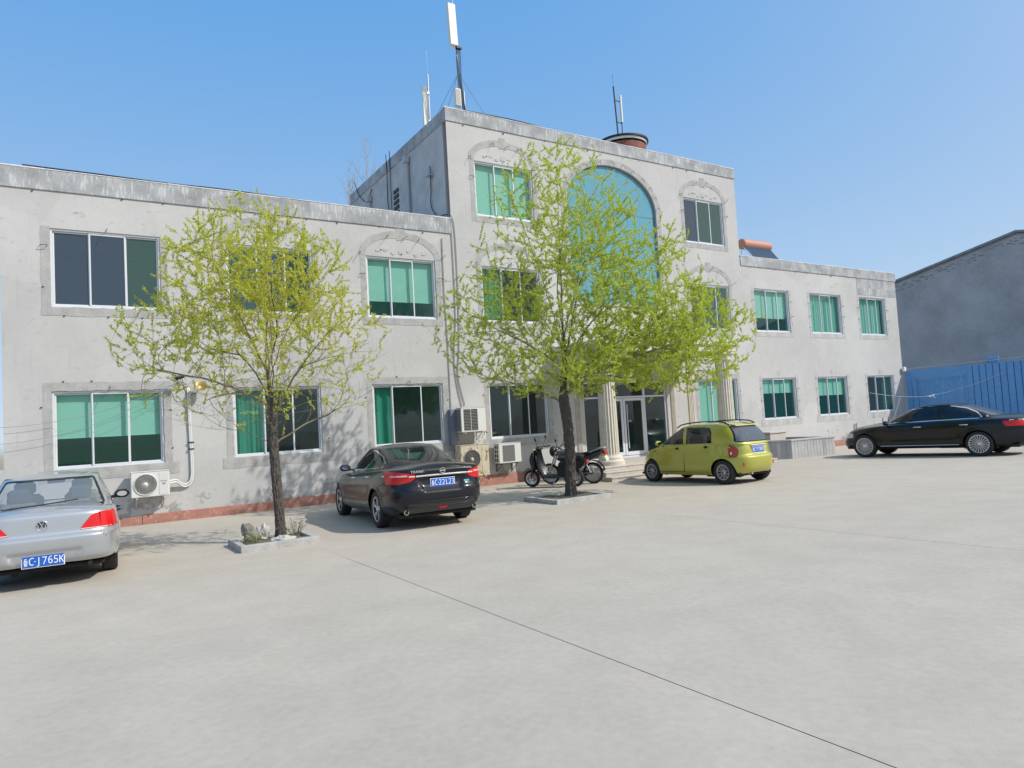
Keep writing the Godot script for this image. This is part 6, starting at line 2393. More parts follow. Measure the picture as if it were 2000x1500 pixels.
func parked() -> void:
	M.gloss_black = mat(0.008, 0.008, 0.009, 0.12)
	M.under = mat(0.014, 0.014, 0.014, 0.9)
	M.interior = mat(0.03, 0.03, 0.032, 0.8)
	M.seat = mat(0.16, 0.155, 0.15, 0.85)
	M.seat_dark = mat(0.06, 0.06, 0.065, 0.85)
	M.wheel_dark = mat(0.02, 0.02, 0.022, 0.5)
	M.rim_silver = mat(0.55, 0.56, 0.58, 0.3, 0.75)
	M.plate_blue = mat(0.01, 0.10, 0.45, 0.4)
	M.plate_white = mat(0.8, 0.8, 0.8, 0.5)
	M.lamp_red = mat(0.60, 0.012, 0.016, 0.18)
	M.lamp_dark = mat(0.28, 0.006, 0.01, 0.2)
	M.lamp_clear = mat(0.72, 0.50, 0.46, 0.15)
	M.lamp_amber = mat(0.36, 0.05, 0.025, 0.25)
	M.head_lamp = paint(0.45, 0.47, 0.5, 0.3, 0.1)
	M.car_glass_dark = glass(0.006, 0.007, 0.008, 0.80)
	M.car_glass = glass(0.03, 0.04, 0.04, 0.12)
	M.car_glass_pale_sky = glass(0.30, 0.34, 0.35, 0.38)  # pale grey stands in for sky reflected in the silver car's rear glass
	M.silver = paint(0.44, 0.455, 0.48, 0.55, 0.32)
	M.navy = paint(0.010, 0.011, 0.016, 0.2, 0.3)
	M.limo = paint(0.006, 0.0065, 0.008, 0.2, 0.3)
	M.lime = paint(0.43, 0.415, 0.06, 0.3, 0.38)
	M.maroon = paint(0.10, 0.012, 0.014, 0.3, 0.3)
	for m in [M.navy, M.limo]:
		m.clearcoat = 0.6
		m.metallic_specular = 0.3
	M.trim_grey = mat(0.04, 0.042, 0.046, 0.5)
	# silver saloon, seen from behind
	var jetta := {
		size = 1.03, w = 0.83, zr = 2.30, zf = -2.11, n_rear = 7.5, n_front = 5.5, wheels = [-1.235, 1.235], wheel_r = 0.30, arch = 0.345, tyre_w = 0.195, rim_r = 0.19, rim_style = "steel", pan_y = 0.20,
		bottom = C([-2.2, 0.26, -1.6, 0.22, 1.4, 0.24, 1.8, 0.29, 2.3, 0.30]), shoulder = C([-2.11, 0.66, -1.6, 0.80, -0.8, 0.89, 0.5, 0.925, 1.7, 0.955, 2.05, 0.955, 2.30, 0.945]),
		deck = C([-2.11, 0.66, -1.7, 0.86, -1.0, 0.95, 0.5, 0.96, 1.6, 1.02, 2.05, 1.01, 2.18, 0.985, 2.30, 0.945]),
		side_prof = C([0, 0.93, 0.10, 0.965, 0.35, 0.995, 0.55, 1.0, 0.8, 0.985, 0.94, 0.95, 1.0, 0.91]), rear_prof = C([0, -0.07, 0.08, -0.01, 0.30, 0.02, 0.47, 0.03, 0.535, 0.022, 0.56, -0.015, 0.60, -0.03, 0.85, -0.04, 0.95, -0.05, 1.0, -0.09]),
		front_prof = C([0, -0.06, 0.3, 0.0, 0.7, -0.03, 1.0, -0.12]),
		press = [["rear", P2([-0.40, 0.47, 0.40, 0.47, 0.30, 0.265, -0.30, 0.265]), 0.028, 0.03]],
		gc = 0.35, gn_rear = 5.0, gn_front = 4.0, g_rear = C([0, 1.72, 0.5, 1.38, 1.0, 0.98]), g_front = C([0, -1.10, 0.5, -0.72, 1.0, -0.32]), g_side = C([0, 0.765, 0.4, 0.715, 0.8, 0.63, 1.0, 0.575]),
		roof = C([-0.32, 1.335, 0.3, 1.375, 0.98, 1.345]), crown = 0.045,
		dlo = P2([-0.85, 0.97, -0.30, 1.29, 0.25, 1.325, 0.85, 1.30, 1.22, 1.10, 1.25, 0.99]), pillars = [[0.12, -0.08, 0.035, false], [0.92, 0.0, 0.02, false]],
		rear_glass = P2([-0.615, 0.995, 0.615, 0.995, 0.50, 1.305, -0.50, 1.305]), front_glass = P2([-0.64, 0.98, 0.64, 0.98, 0.53, 1.31, -0.53, 1.31]),
		glass = M.car_glass, rear_sky_tint = M.car_glass_pale_sky, paint = M.silver, handle_style = "bar", handle_mat = M.black, mirror = Vector2(-0.72, 0.97), mirror_mat = M.black,
		doors = [{poly = P2([-0.86, 0.30, 0.08, 0.30, 0.08, 0.93, -0.80, 0.90]), handle = Vector2(-0.06, 0.80)}, {poly = P2([0.13, 0.30, 0.80, 0.30, 0.98, 0.62, 0.98, 0.94, 0.13, 0.93]), handle = Vector2(0.84, 0.81)}],
		seams = [["rear", P2([-0.60, 0.905, -0.36, 0.668, 0.36, 0.668, 0.60, 0.905, 0.62, 1.2, -0.62, 1.2]), 0.004, 1.9], ["rear", P2([-1.2, 0.645, 1.2, 0.645, 1.2, 0.10, -1.2, 0.10]), 0.005, 1.75]],
		inlays = [["tail_lamp", "rear2", P2([0.92, 0.905, 0.58, 0.90, 0.50, 0.865, 0.37, 0.70, 0.92, 0.695]), M.lamp_red, 0.0, 1.9, 0.006]],
		shelf_y = 0.985, shelf_z = 1.30, shelf_d = 0.55, seats = [[-0.36, 0.52, 0.15], [0.36, 0.52, 0.15], [-0.36, 0.44, 1.0], [0.36, 0.44, 1.0]],
	}
	var o := car(jetta, "parked_car", "silver saloon car with blue plate parked beside the clean air conditioner", Vector3(-0.36, ground_y(5.3), 5.27), deg_to_rad(-1.5))
	var zs: float = jetta.skin.hit(Vector3(0, 0.77, 0), 2, 1)
	badge_ring(o, Vector3(-0.03, 0.79, jetta.skin.hit(Vector3(-0.03, 0.79, 0), 2, 1)), 0.062, "vw")
	plate(o, Vector3(-0.02, 0.362, jetta.skin.hit(Vector3(0, 0.362, 0), 2, 1) + 0.012), 0.0, "C.J765K", M.plate_white)
	letters("JETTA", 0.032, M.chrome, o, Transform3D(Basis(), Vector3(0.62, 0.63, jetta.skin.hit(Vector3(0.62, 0.63, 0), 2, 1) + 0.004)), true, 1.5)
	for s in [-1.0, 1.0]:
		var sp := MB.new()
		sp.box(Vector3(s * 0.605, 0.80, jetta.skin.hit(Vector3(s * 0.605, 0.80, 0), 2, 1) + 0.006), Vector3(0.008, 0.20, 0.01))
		part("lamp_divider", sp, M.lamp_dark, o)
		var sl := MB.new()
		var lp := []
		for i in 9:
			var x: float = s * lerpf(0.385, 0.765, i / 8.0)
			lp.append(Vector3(x, 0.706, jetta.skin.hit(Vector3(x, 0.72, 0), 2, 1) + 0.004))
		sl.tube(lp, 0.008, 5)
		part("lamp_lens", sl, M.lamp_clear, o)
	var ex := MB.new()
	ex.tube([Vector3(0.48, 0.25, 1.9), Vector3(0.48, 0.245, 2.14)], 0.028, 10)
	part("exhaust_pipe", ex, M.trim_grey, o)
	var wp := MB.new()
	wp.tube([Vector3(-0.5, 1.0, 1.74), Vector3(0.05, 1.035, 1.72), Vector3(0.35, 1.06, 1.69)], 0.008, 5)
	part("wiper", wp, M.black, o)
	# black saloon
	var teana := {
		size = 1.04, w = 0.915, zr = 2.50, zf = -2.36, n_rear = 6.0, n_front = 3.6, wheels = [-1.3875, 1.3875], wheel_r = 0.333, arch = 0.375, tyre_w = 0.215, rim_r = 0.225, rim_style = "five", pan_y = 0.20,
		bottom = C([-2.4, 0.25, -1.8, 0.22, 1.8, 0.24, 2.5, 0.30]), shoulder = C([-2.36, 0.66, -1.9, 0.80, -1.0, 0.90, 0.2, 0.955, 1.2, 1.01, 1.9, 1.045, 2.3, 1.04, 2.5, 1.03]),
		deck = C([-2.36, 0.66, -1.9, 0.88, -1.1, 0.99, 0.5, 1.02, 1.7, 1.125, 2.15, 1.125, 2.38, 1.10, 2.5, 1.03]),
		side_prof = C([0, 0.90, 0.08, 0.945, 0.30, 0.985, 0.50, 0.985, 0.70, 1.0, 0.86, 0.985, 0.95, 0.955, 1.0, 0.92]), rear_prof = C([0, -0.16, 0.10, -0.06, 0.22, 0.0, 0.42, 0.02, 0.53, 0.01, 0.60, -0.03, 0.75, -0.05, 0.90, -0.025, 0.97, -0.02, 1.0, -0.045]),
		front_prof = C([0, -0.08, 0.3, 0.0, 0.7, -0.05, 1.0, -0.16]),
		press = [["rear", P2([-0.46, 0.905, 0.46, 0.905, 0.33, 0.655, -0.33, 0.655]), 0.035, 0.04], ["rear", P2([-0.62, 0.475, 0.62, 0.475, 0.66, 0.405, -0.66, 0.405]), 0.022, 0.03], ["side", P2([-1.0, 0.60, 0.9, 0.66, 0.9, 0.42, -1.0, 0.40]), 0.014, 0.22]],
		gc = 0.38, gn_rear = 3.6, gn_front = 3.6, g_rear = C([0, 2.02, 0.5, 1.52, 1.0, 0.92]), g_front = C([0, -1.30, 0.5, -0.80, 1.0, -0.22]), g_side = C([0, 0.815, 0.4, 0.755, 0.8, 0.65, 1.0, 0.575]),
		roof = C([-0.22, 1.37, 0.25, 1.42, 0.6, 1.415, 0.92, 1.375]), crown = 0.05,
		dlo = P2([-1.0, 0.985, -0.62, 1.19, -0.22, 1.325, 0.3, 1.365, 0.72, 1.345, 1.12, 1.245, 1.42, 1.115, 1.38, 1.07]), dlo_round = 0.012, pillars = [[0.18, -0.08, 0.032, false], [1.05, -0.35, 0.016, false]], window_trim = M.chrome, trim_w = 0.010,
		rear_glass = P2([-0.56, 1.13, 0.56, 1.13, 0.42, 1.365, -0.42, 1.365]), front_glass = P2([-0.68, 1.0, 0.68, 1.0, 0.52, 1.36, -0.52, 1.36]),
		glass = M.car_glass_dark, paint = M.navy, handle_style = "bar", handle_mat = M.chrome, mirror = Vector2(-0.80, 1.03),
		doors = [{poly = P2([-0.95, 0.32, 0.14, 0.32, 0.16, 0.99, -0.86, 0.93]), handle = Vector2(0.02, 0.86)}, {poly = P2([0.20, 0.32, 0.88, 0.32, 1.06, 0.62, 1.22, 0.80, 1.20, 1.03, 0.21, 0.99]), handle = Vector2(1.02, 0.90)}],
		seams = [["rear", P2([-0.72, 1.01, -0.50, 0.87, -0.47, 0.62, 0.47, 0.62, 0.50, 0.87, 0.72, 1.01, 0.72, 1.3, -0.72, 1.3]), 0.004, 2.05], ["rear", P2([-1.2, 0.80, -0.66, 0.79, -0.47, 0.61, 0.47, 0.61, 0.66, 0.79, 1.2, 0.80, 1.2, 0.05, -1.2, 0.05]), 0.003, 2.1]],
		inlays = [["tail_lamp", "rear2", P2([0.95, 1.02, 0.74, 1.0, 0.50, 0.955, 0.455, 0.90, 0.56, 0.835, 0.74, 0.795, 0.95, 0.80]), M.lamp_red, 0.0, 1.90, 0.008, 0.55], ["diffuser", "rear", P2([-0.60, 0.46, 0.60, 0.46, 0.66, 0.20, -0.66, 0.20]), M.trim_grey, 0.0, 2.1, 0.0]],
		shelf_y = 1.05, shelf_z = 1.4, shelf_d = 0.7, seats = [[-0.38, 0.56, 0.12], [0.38, 0.56, 0.12], [-0.38, 0.50, 1.02], [0.38, 0.50, 1.02]],
	}
	o = car(teana, "parked_car", "glossy black saloon car with red lamps parked between the two trees", Vector3(5.68, ground_y(4.72), 4.72), deg_to_rad(-4.5))
	var sk: Shell = teana.skin
	plate(o, Vector3(0.02, 0.782, sk.hit(Vector3(0.02, 0.76, 0), 2, 1) + 0.014), -0.06, "C.22L23", M.plate_white)
	var cs := MB.new()
	var cp := []
	for i in 13:
		var x := lerpf(-0.47, 0.47, i / 12.0)
		cp.append(Vector3(x, 0.912 + 0.006 * cos(x * 3.0), sk.hit(Vector3(x, 0.912, 0), 2, 1) + 0.006))
	cs.tube(cp, 0.021, 8)
	part("chrome_strip", cs, M.chrome, o)
	badge_ring(o, Vector3(0.01, 0.985, sk.hit(Vector3(0.01, 0.985, 0), 2, 1) + 0.004), 0.045, "bar")
	letters("TEANA", 0.038, M.chrome, o, Transform3D(Basis(), Vector3(-0.44, 0.995, sk.hit(Vector3(-0.44, 0.995, 0), 2, 1) + 0.004)), true, 1.5)
	letters("2.0XL", 0.032, M.chrome, o, Transform3D(Basis(), Vector3(0.50, 1.0, sk.hit(Vector3(0.50, 1.0, 0), 2, 1) + 0.004)), true, 1.3)
	var ts := MB.new()
	ts.box(Vector3(0.46, 0.775, sk.hit(Vector3(0.46, 0.775, 0), 2, 1) + 0.004), Vector3(0.10, 0.032, 0.006), 0.003)
	part("sticker", ts, M.teal, o)
	for s in [-1.0, 1.0]:
		for e in [[0.74, 0.93, 0.26, 0.035], [0.535, 0.915, 0.10, 0.035]]:
			var ln := MB.new()
			var pts := []
			for i in 5:
				var x: float = s * (e[0] + (i / 4.0 - 0.5) * e[2])
				pts.append(Vector3(x, e[1], sk.hit(Vector3(x, e[1], 0), 2, 1) + 0.002))
			ln.tube(pts, e[3] * 0.5, 6)
			part("lamp_lens", ln, M.lamp_clear, o)
		var xp := MB.new()
		xp.lathe([Vector2(0.036, -0.25), Vector2(0.042, -0.02), Vector2(0.042, 0.0), Vector2(0.034, 0.0), Vector2(0.032, -0.12), Vector2(0.0, -0.12)], 20, Transform3D(Basis(Vector3.RIGHT, PI / 2), Vector3(s * 0.63, 0.315, 2.36)))
		var xo := part("exhaust_tip", xp, M.chrome, o)
		var xd := MB.new()
		xd.lathe([Vector2(0.033, -0.012), Vector2(0.0, -0.014)], 16, Transform3D(Basis(Vector3.RIGHT, PI / 2), Vector3(s * 0.63, 0.315, 2.36)))  # flat black disc stands in for the shade inside the pipe mouth
		part("bore_shade_disc", xd, M.black, xo)
	var rr := MB.new()
	rr.prism(P2([-0.10, 0.02, 0.10, 0.02, 0.06, -0.035, -0.06, -0.035]), -0.02, 0.012, Transform3D(Basis(), Vector3(0, 0.375, sk.hit(Vector3(0, 0.375, 0), 2, 1))))
	part("fog_lamp", rr, M.lamp_dark, o)
	for y in [0.482, 0.395]:
		var st := MB.new()
		var pts := []
		for i in 13:
			var x := lerpf(-0.66, 0.66, i / 12.0)
			pts.append(Vector3(x, y, sk.hit(Vector3(x, y, 0), 2, 1) + 0.002))
		st.tube(pts, 0.010, 6)
		part("bumper_strip", st, M.navy, o)
	# lime hatchback
	var qq := {
		size = 1.04, w = 0.745, zr = 1.74, zf = -1.85, n_rear = 4.2, n_front = 3.0, wheels = [-1.17, 1.17], wheel_r = 0.285, arch = 0.325, tyre_w = 0.175, rim_r = 0.185, rim_style = "twin", pan_y = 0.18,
		bottom = C([-1.9, 0.24, -1.4, 0.21, 1.4, 0.22, 1.74, 0.27]), shoulder = C([-1.85, 0.60, -1.5, 0.76, -1.0, 0.87, -0.2, 0.925, 0.8, 0.955, 1.4, 0.965, 1.74, 0.95]),
		deck = C([-1.85, 0.60, -1.5, 0.84, -1.1, 0.95, 0.0, 0.98, 1.4, 0.98, 1.74, 0.95]),
		side_prof = C([0, 0.92, 0.08, 0.965, 0.35, 1.0, 0.6, 0.99, 0.85, 0.97, 0.95, 0.955, 1.0, 0.94]), rear_prof = C([0, -0.09, 0.10, -0.02, 0.30, 0.02, 0.50, 0.03, 0.545, 0.02, 0.58, -0.025, 0.62, -0.04, 0.8, -0.055, 1.0, -0.085]),
		front_prof = C([0, -0.05, 0.35, 0.0, 0.7, -0.05, 1.0, -0.15]),
		press = [["rear", P2([-0.27, 0.885, 0.27, 0.885, 0.225, 0.70, -0.225, 0.70]), 0.025, 0.03]],
		gc = 0.35, gn_rear = 4.4, gn_front = 3.4, g_rear = C([0, 1.675, 0.5, 1.56, 1.0, 1.36]), g_front = C([0, -1.38, 0.5, -0.90, 1.0, -0.36]), g_side = C([0, 0.70, 0.4, 0.668, 0.8, 0.60, 1.0, 0.535]),
		roof = C([-0.36, 1.355, 0.2, 1.415, 0.8, 1.415, 1.36, 1.375]), crown = 0.045,
		dlo = P2([-1.02, 0.965, -0.66, 1.16, -0.28, 1.315, 0.1, 1.355, 0.6, 1.355, 0.80, 1.32, 0.86, 1.22, 0.88, 0.985]), dlo_round = 0.012, pillars = [[-0.80, 0.0, 0.018, false], [0.04, -0.09, 0.05, true]], 
		rear_glass = P2([-0.54, 1.01, 0.54, 1.01, 0.44, 1.32, -0.44, 1.32]), front_glass = P2([-0.58, 0.98, 0.58, 0.98, 0.48, 1.33, -0.48, 1.33]),
		glass = M.car_glass_dark, rear_sky_tint = M.car_glass_sky, paint = M.lime, handle_style = "oval", handle_mat = M.black, mirror = Vector2(-0.80, 1.0),
		doors = [{poly = P2([-0.90, 0.30, 0.0, 0.30, 0.01, 0.94, -0.98, 0.90]), handle = Vector2(-0.20, 0.86)}, {poly = P2([0.05, 0.30, 0.72, 0.30, 0.86, 0.50, 1.0, 0.68, 1.0, 0.955, 0.06, 0.945]), handle = Vector2(0.72, 0.885)}],
		seams = [["rear", P2([-0.56, 1.2, -0.53, 0.80, -0.52, 0.655, 0.52, 0.655, 0.53, 0.80, 0.56, 1.2]), 0.0035, 1.5]],
		inlays = [["tail_lamp", "rear2", oval(0.635, 0.775, 0.085, 0.145), M.lamp_amber, 0.0, 1.36, 0.012]],
		shelf_y = 0.93, shelf_z = 1.25, shelf_d = 0.6, seats = [[-0.32, 0.55, 0.0], [0.32, 0.55, 0.0], [-0.32, 0.50, 0.9], [0.32, 0.50, 0.9]],
	}
	o = car(qq, "parked_car", "small lime green hatchback with roof rails parked beside the entrance steps", Vector3(13.97, ground_y(5.62), 5.62), deg_to_rad(1.2))
	sk = qq.skin
	plate(o, Vector3(0.0, 0.785, sk.hit(Vector3(0, 0.785, 0), 2, 1) + 0.012), -0.05, "C.Y1N05", M.alu)
	var gs := MB.new()
	gs.box(Vector3(0, 0.892, sk.hit(Vector3(0, 0.90, 0), 2, 1) + 0.01), Vector3(0.54, 0.026, 0.03), 0.01)
	part("plate_lamp_bar", gs, M.alu, o)
	for s in [-1.0, 1.0]:
		var rail := MB.new()
		var x: float = s * 0.485
		rail.tube(smooth_path([Vector3(x, 1.37, -0.35), Vector3(x, 1.445, -0.18), Vector3(x, 1.485, 0.25), Vector3(x, 1.485, 0.75), Vector3(x, 1.455, 1.12), Vector3(x, 1.375, 1.28)]), 0.016, 7)
		part("roof_rail", rail, M.black, o)
		for y in [0.83, 0.72]:
			var bl := MB.new()
			var bx: float = s * 0.635
			bl.ball(Vector3(bx, y, sk.hit(Vector3(bx, y, 0), 2, 1) + 0.004), Vector3(0.045, 0.042, 0.014), 14, 8)
			part("lamp_lens", bl, M.lamp_red if y > 0.8 else M.lamp_clear, o)
		var rf := MB.new()
		rf.lathe([Vector2(0.045, 0.0), Vector2(0.04, 0.012), Vector2(0, 0.016)], 16, Transform3D(Basis(Vector3.RIGHT, PI / 2), Vector3(s * 0.52, 0.46, sk.hit(Vector3(s * 0.52, 0.46, 0), 2, 1))))
		part("reflector", rf, M.lamp_amber, o)
		var sg := MB.new()
		var sx: float = sk.hit(Vector3(0, 0.78, -1.0), 0, s)
		sg.ball(Vector3(sx, 0.80, -1.02), Vector3(0.008, 0.012, 0.03), 8, 6)
		part("side_signal", sg, M.lamp_amber, o)
	var spo := MB.new()
	spo.prism(P2([1.06, 1.39, 1.42, 1.352, 1.41, 1.378, 1.08, 1.424]), -0.41, 0.41, Transform3D(Basis(Vector3(0, 0, 1), Vector3.UP, Vector3(-1, 0, 0)), Vector3.ZERO))
	part("spoiler", spo, M.lime, o)
	var xp2 := MB.new()
	xp2.tube([Vector3(-0.28, 0.25, 1.3), Vector3(-0.28, 0.24, 1.68)], 0.024, 8)
	part("exhaust_pipe", xp2, M.steel, o)
	# black limousine, seen from its left side
	var limo := {
		size = 1.065, w = 0.93, zr = 2.70, zf = -2.40, n_rear = 4.0, n_front = 3.2, wheels = [-1.54, 1.54], wheel_r = 0.345, arch = 0.385, tyre_w = 0.235, rim_r = 0.255, rim_style = "multi", pan_y = 0.25,
		bottom = C([-2.4, 0.24, -1.9, 0.25, 1.9, 0.26, 2.7, 0.32]), shoulder = C([-2.40, 0.67, -2.0, 0.82, -1.2, 0.93, 0.0, 0.995, 1.2, 1.02, 2.0, 1.025, 2.5, 1.0, 2.7, 0.96]),
		deck = C([-2.40, 0.67, -2.0, 0.905, -1.2, 1.03, 0.0, 1.05, 1.9, 1.135, 2.4, 1.11, 2.62, 1.05, 2.7, 0.96]),
		side_prof = C([0, 0.91, 0.08, 0.95, 0.30, 0.985, 0.55, 0.985, 0.75, 1.0, 0.90, 0.98, 0.96, 0.955, 1.0, 0.92]), rear_prof = C([0, -0.12, 0.15, -0.02, 0.35, 0.0, 0.6, -0.02, 0.9, -0.05, 1.0, -0.09]),
		front_prof = C([0, -0.10, 0.3, 0.0, 0.7, -0.04, 1.0, -0.16]),
		press = [["side", P2([-1.1, 0.62, 1.05, 0.66, 1.05, 0.40, -1.1, 0.38]), 0.016, 0.24]],
		gc = 0.42, gn_rear = 3.4, gn_front = 3.4, g_rear = C([0, 2.28, 0.5, 1.76, 1.0, 1.12]), g_front = C([0, -1.30, 0.5, -0.82, 1.0, -0.26]), g_side = C([0, 0.825, 0.4, 0.765, 0.8, 0.66, 1.0, 0.585]),
		roof = C([-0.26, 1.415, 0.3, 1.485, 0.8, 1.485, 1.12, 1.44]), crown = 0.045,
		dlo = P2([-1.02, 1.02, -0.62, 1.235, -0.22, 1.375, 0.3, 1.435, 0.85, 1.43, 1.25, 1.34, 1.50, 1.215, 1.62, 1.09, 1.55, 1.065]), dlo_round = 0.01, pillars = [[0.22, -0.06, 0.03, false], [1.16, -0.25, 0.014, false]], window_trim = M.chrome, trim_w = 0.012,
		rear_glass = P2([-0.58, 1.14, 0.58, 1.14, 0.43, 1.43, -0.43, 1.43]), front_glass = P2([-0.68, 1.03, 0.68, 1.03, 0.52, 1.41, -0.52, 1.41]),
		glass = M.car_glass_dark, rear_sky_tint = M.car_glass_sky, paint = M.limo, handle_style = "bar", handle_mat = M.chrome, mirror = Vector2(-0.82, 1.03),
		doors = [{poly = P2([-1.08, 0.36, 0.18, 0.36, 0.20, 1.01, -0.95, 0.96]), handle = Vector2(0.02, 0.87)}, {poly = P2([0.24, 0.36, 1.10, 0.36, 1.26, 0.62, 1.40, 0.80, 1.40, 1.02, 0.25, 1.01]), handle = Vector2(1.22, 0.885)}],
		seams = [["rear", P2([-0.62, 1.2, -0.60, 0.62, 0.60, 0.62, 0.62, 1.2]), 0.004, 2.2]],
		inlays = [["tail_lamp", "rear2", P2([0.98, 0.955, 0.50, 0.935, 0.48, 0.84, 0.62, 0.80, 0.98, 0.80]), M.lamp_red, 0.0, 2.10, 0.006, 0.6], ["headlight", "front", P2([0.90, 0.76, 0.60, 0.72, 0.56, 0.62, 0.90, 0.62]), M.head_lamp, 0.02, -1.95, 0.004], ["headlight", "front", P2([-0.90, 0.76, -0.60, 0.72, -0.56, 0.62, -0.90, 0.62]), M.head_lamp, 0.02, -1.95, 0.004]],
		shelf_y = 1.04, shelf_z = 1.6, shelf_d = 0.7, seats = [[-0.38, 0.56, 0.12], [0.38, 0.56, 0.12], [-0.38, 0.52, 1.15], [0.38, 0.52, 1.15]],
	}
	o = car(limo, "parked_car", "long black limousine with chrome window trim parked in front of the blue fence", Vector3(23.12, ground_y(6.8), 6.75), deg_to_rad(7.5))
	sk = limo.skin
	for s in [-1.0, 1.0]:
		var ch := MB.new()
		var pts := []
		for i in 9:
			var z := lerpf(-1.06, 1.06, i / 8.0)
			pts.append(Vector3(sk.hit(Vector3(0, 0.335, z), 0, s) + s * 0.004, 0.335, z))
		ch.tube(pts, 0.011, 6)
		part("sill_strip", ch, M.chrome, o)
		var em := MB.new()
		var ex2: float = s * 0.775
		em.ball(Vector3(ex2, 1.105, 1.78), Vector3(0.012, 0.03, 0.03), 10, 6)
		em.box(Vector3(ex2, 1.085, 1.88), Vector3(0.01, 0.012, 0.2), 0.004)
		part("emblem", em, M.chrome, o)
	var tb := MB.new()
	var tp := []
	for i in 9:
		var x := lerpf(-0.75, 0.75, i / 8.0)
		tp.append(Vector3(x, 0.965, sk.hit(Vector3(x, 0.955, 0), 2, 1) + 0.004))
	tb.tube(tp, 0.012, 6)
	part("chrome_strip", tb, M.chrome, o)
	plate(o, Vector3(0.0, 0.74, sk.hit(Vector3(0, 0.74, 0), 2, 1) + 0.012), -0.08, "C.", M.plate_white)
	# dark red saloon just behind it
	var red := teana.duplicate()
	red.paint = M.maroon
	o = car(red, "parked_car", "dark red car mostly hidden behind the black limousine beside the blue fence", Vector3(28.35, ground_y(10.2), 10.15), deg_to_rad(3.0))
	two_wheelers()

func bike_wheel(o: Node, at: Vector3, R: float, w: float, rim_r: float, spokes: int) -> void:
	var t := Transform3D(Basis(Vector3.BACK, -PI / 2), at)
	var ty := MB.new()
	var prof := []
	for i in 11:
		var a := PI * (i / 10.0) - PI / 2
		prof.append(Vector2(rim_r + (R - rim_r) * (0.15 + 0.85 * cos(a)), w / 2 * sin(a)))
	ty.lathe(prof, 36, t, true)
	var wl := part("wheel", ty, M.rubber, o)
	var rm := MB.new()
	rm.lathe([Vector2(rim_r * 0.9, -w * 0.3), Vector2(rim_r * 1.06, -w * 0.42), Vector2(rim_r * 1.06, w * 0.42), Vector2(rim_r * 0.9, w * 0.3), Vector2(rim_r * 0.9, -w * 0.3)], 36, t)
	rm.lathe([Vector2(0, -w * 0.7), Vector2(0.055, -w * 0.7), Vector2(0.055, w * 0.7), Vector2(0, w * 0.7)], 20, t)
	for i in spokes:
		var a := TAU * i / spokes
		rm.tube([at + Vector3(w * 0.25, 0.05 * sin(a), 0.05 * cos(a)), at + Vector3(0, rim_r * 0.95 * sin(a + 0.2), rim_r * 0.95 * cos(a + 0.2))], 0.02 if spokes < 9 else 0.006, 5)
	part("rim", rm, M.rim_silver, wl)

func bike_mirror(o: Node, foot: Vector3, head: Vector3, glow: Material) -> void:
	var mb := MB.new()
	mb.tube(smooth_path([foot, foot.lerp(head, 0.5) + Vector3(signf(head.x) * 0.02, 0.02, 0), head - Vector3(0, 0.05, 0)]), 0.007, 6)
	mb.ball(head, Vector3(0.07, 0.052, 0.02), 14, 8)
	var m := part("rear_mirror", mb, M.black, o)
	var g := MB.new()
	var tl := Basis(Vector3.RIGHT, -0.5)
	g.lathe([Vector2(1, 0), Vector2(0, 0)], 18, Transform3D(Basis(tl * Vector3(0.064, 0, 0), tl * Vector3(0, 0, 0.01), tl * Vector3(0, 0.048, 0)), head + Vector3(0, 0.006, 0.034)))
	for i in g.n.size(): g.n[i] = tl * Vector3.BACK
	part("mirror_glass", g, glow, m)

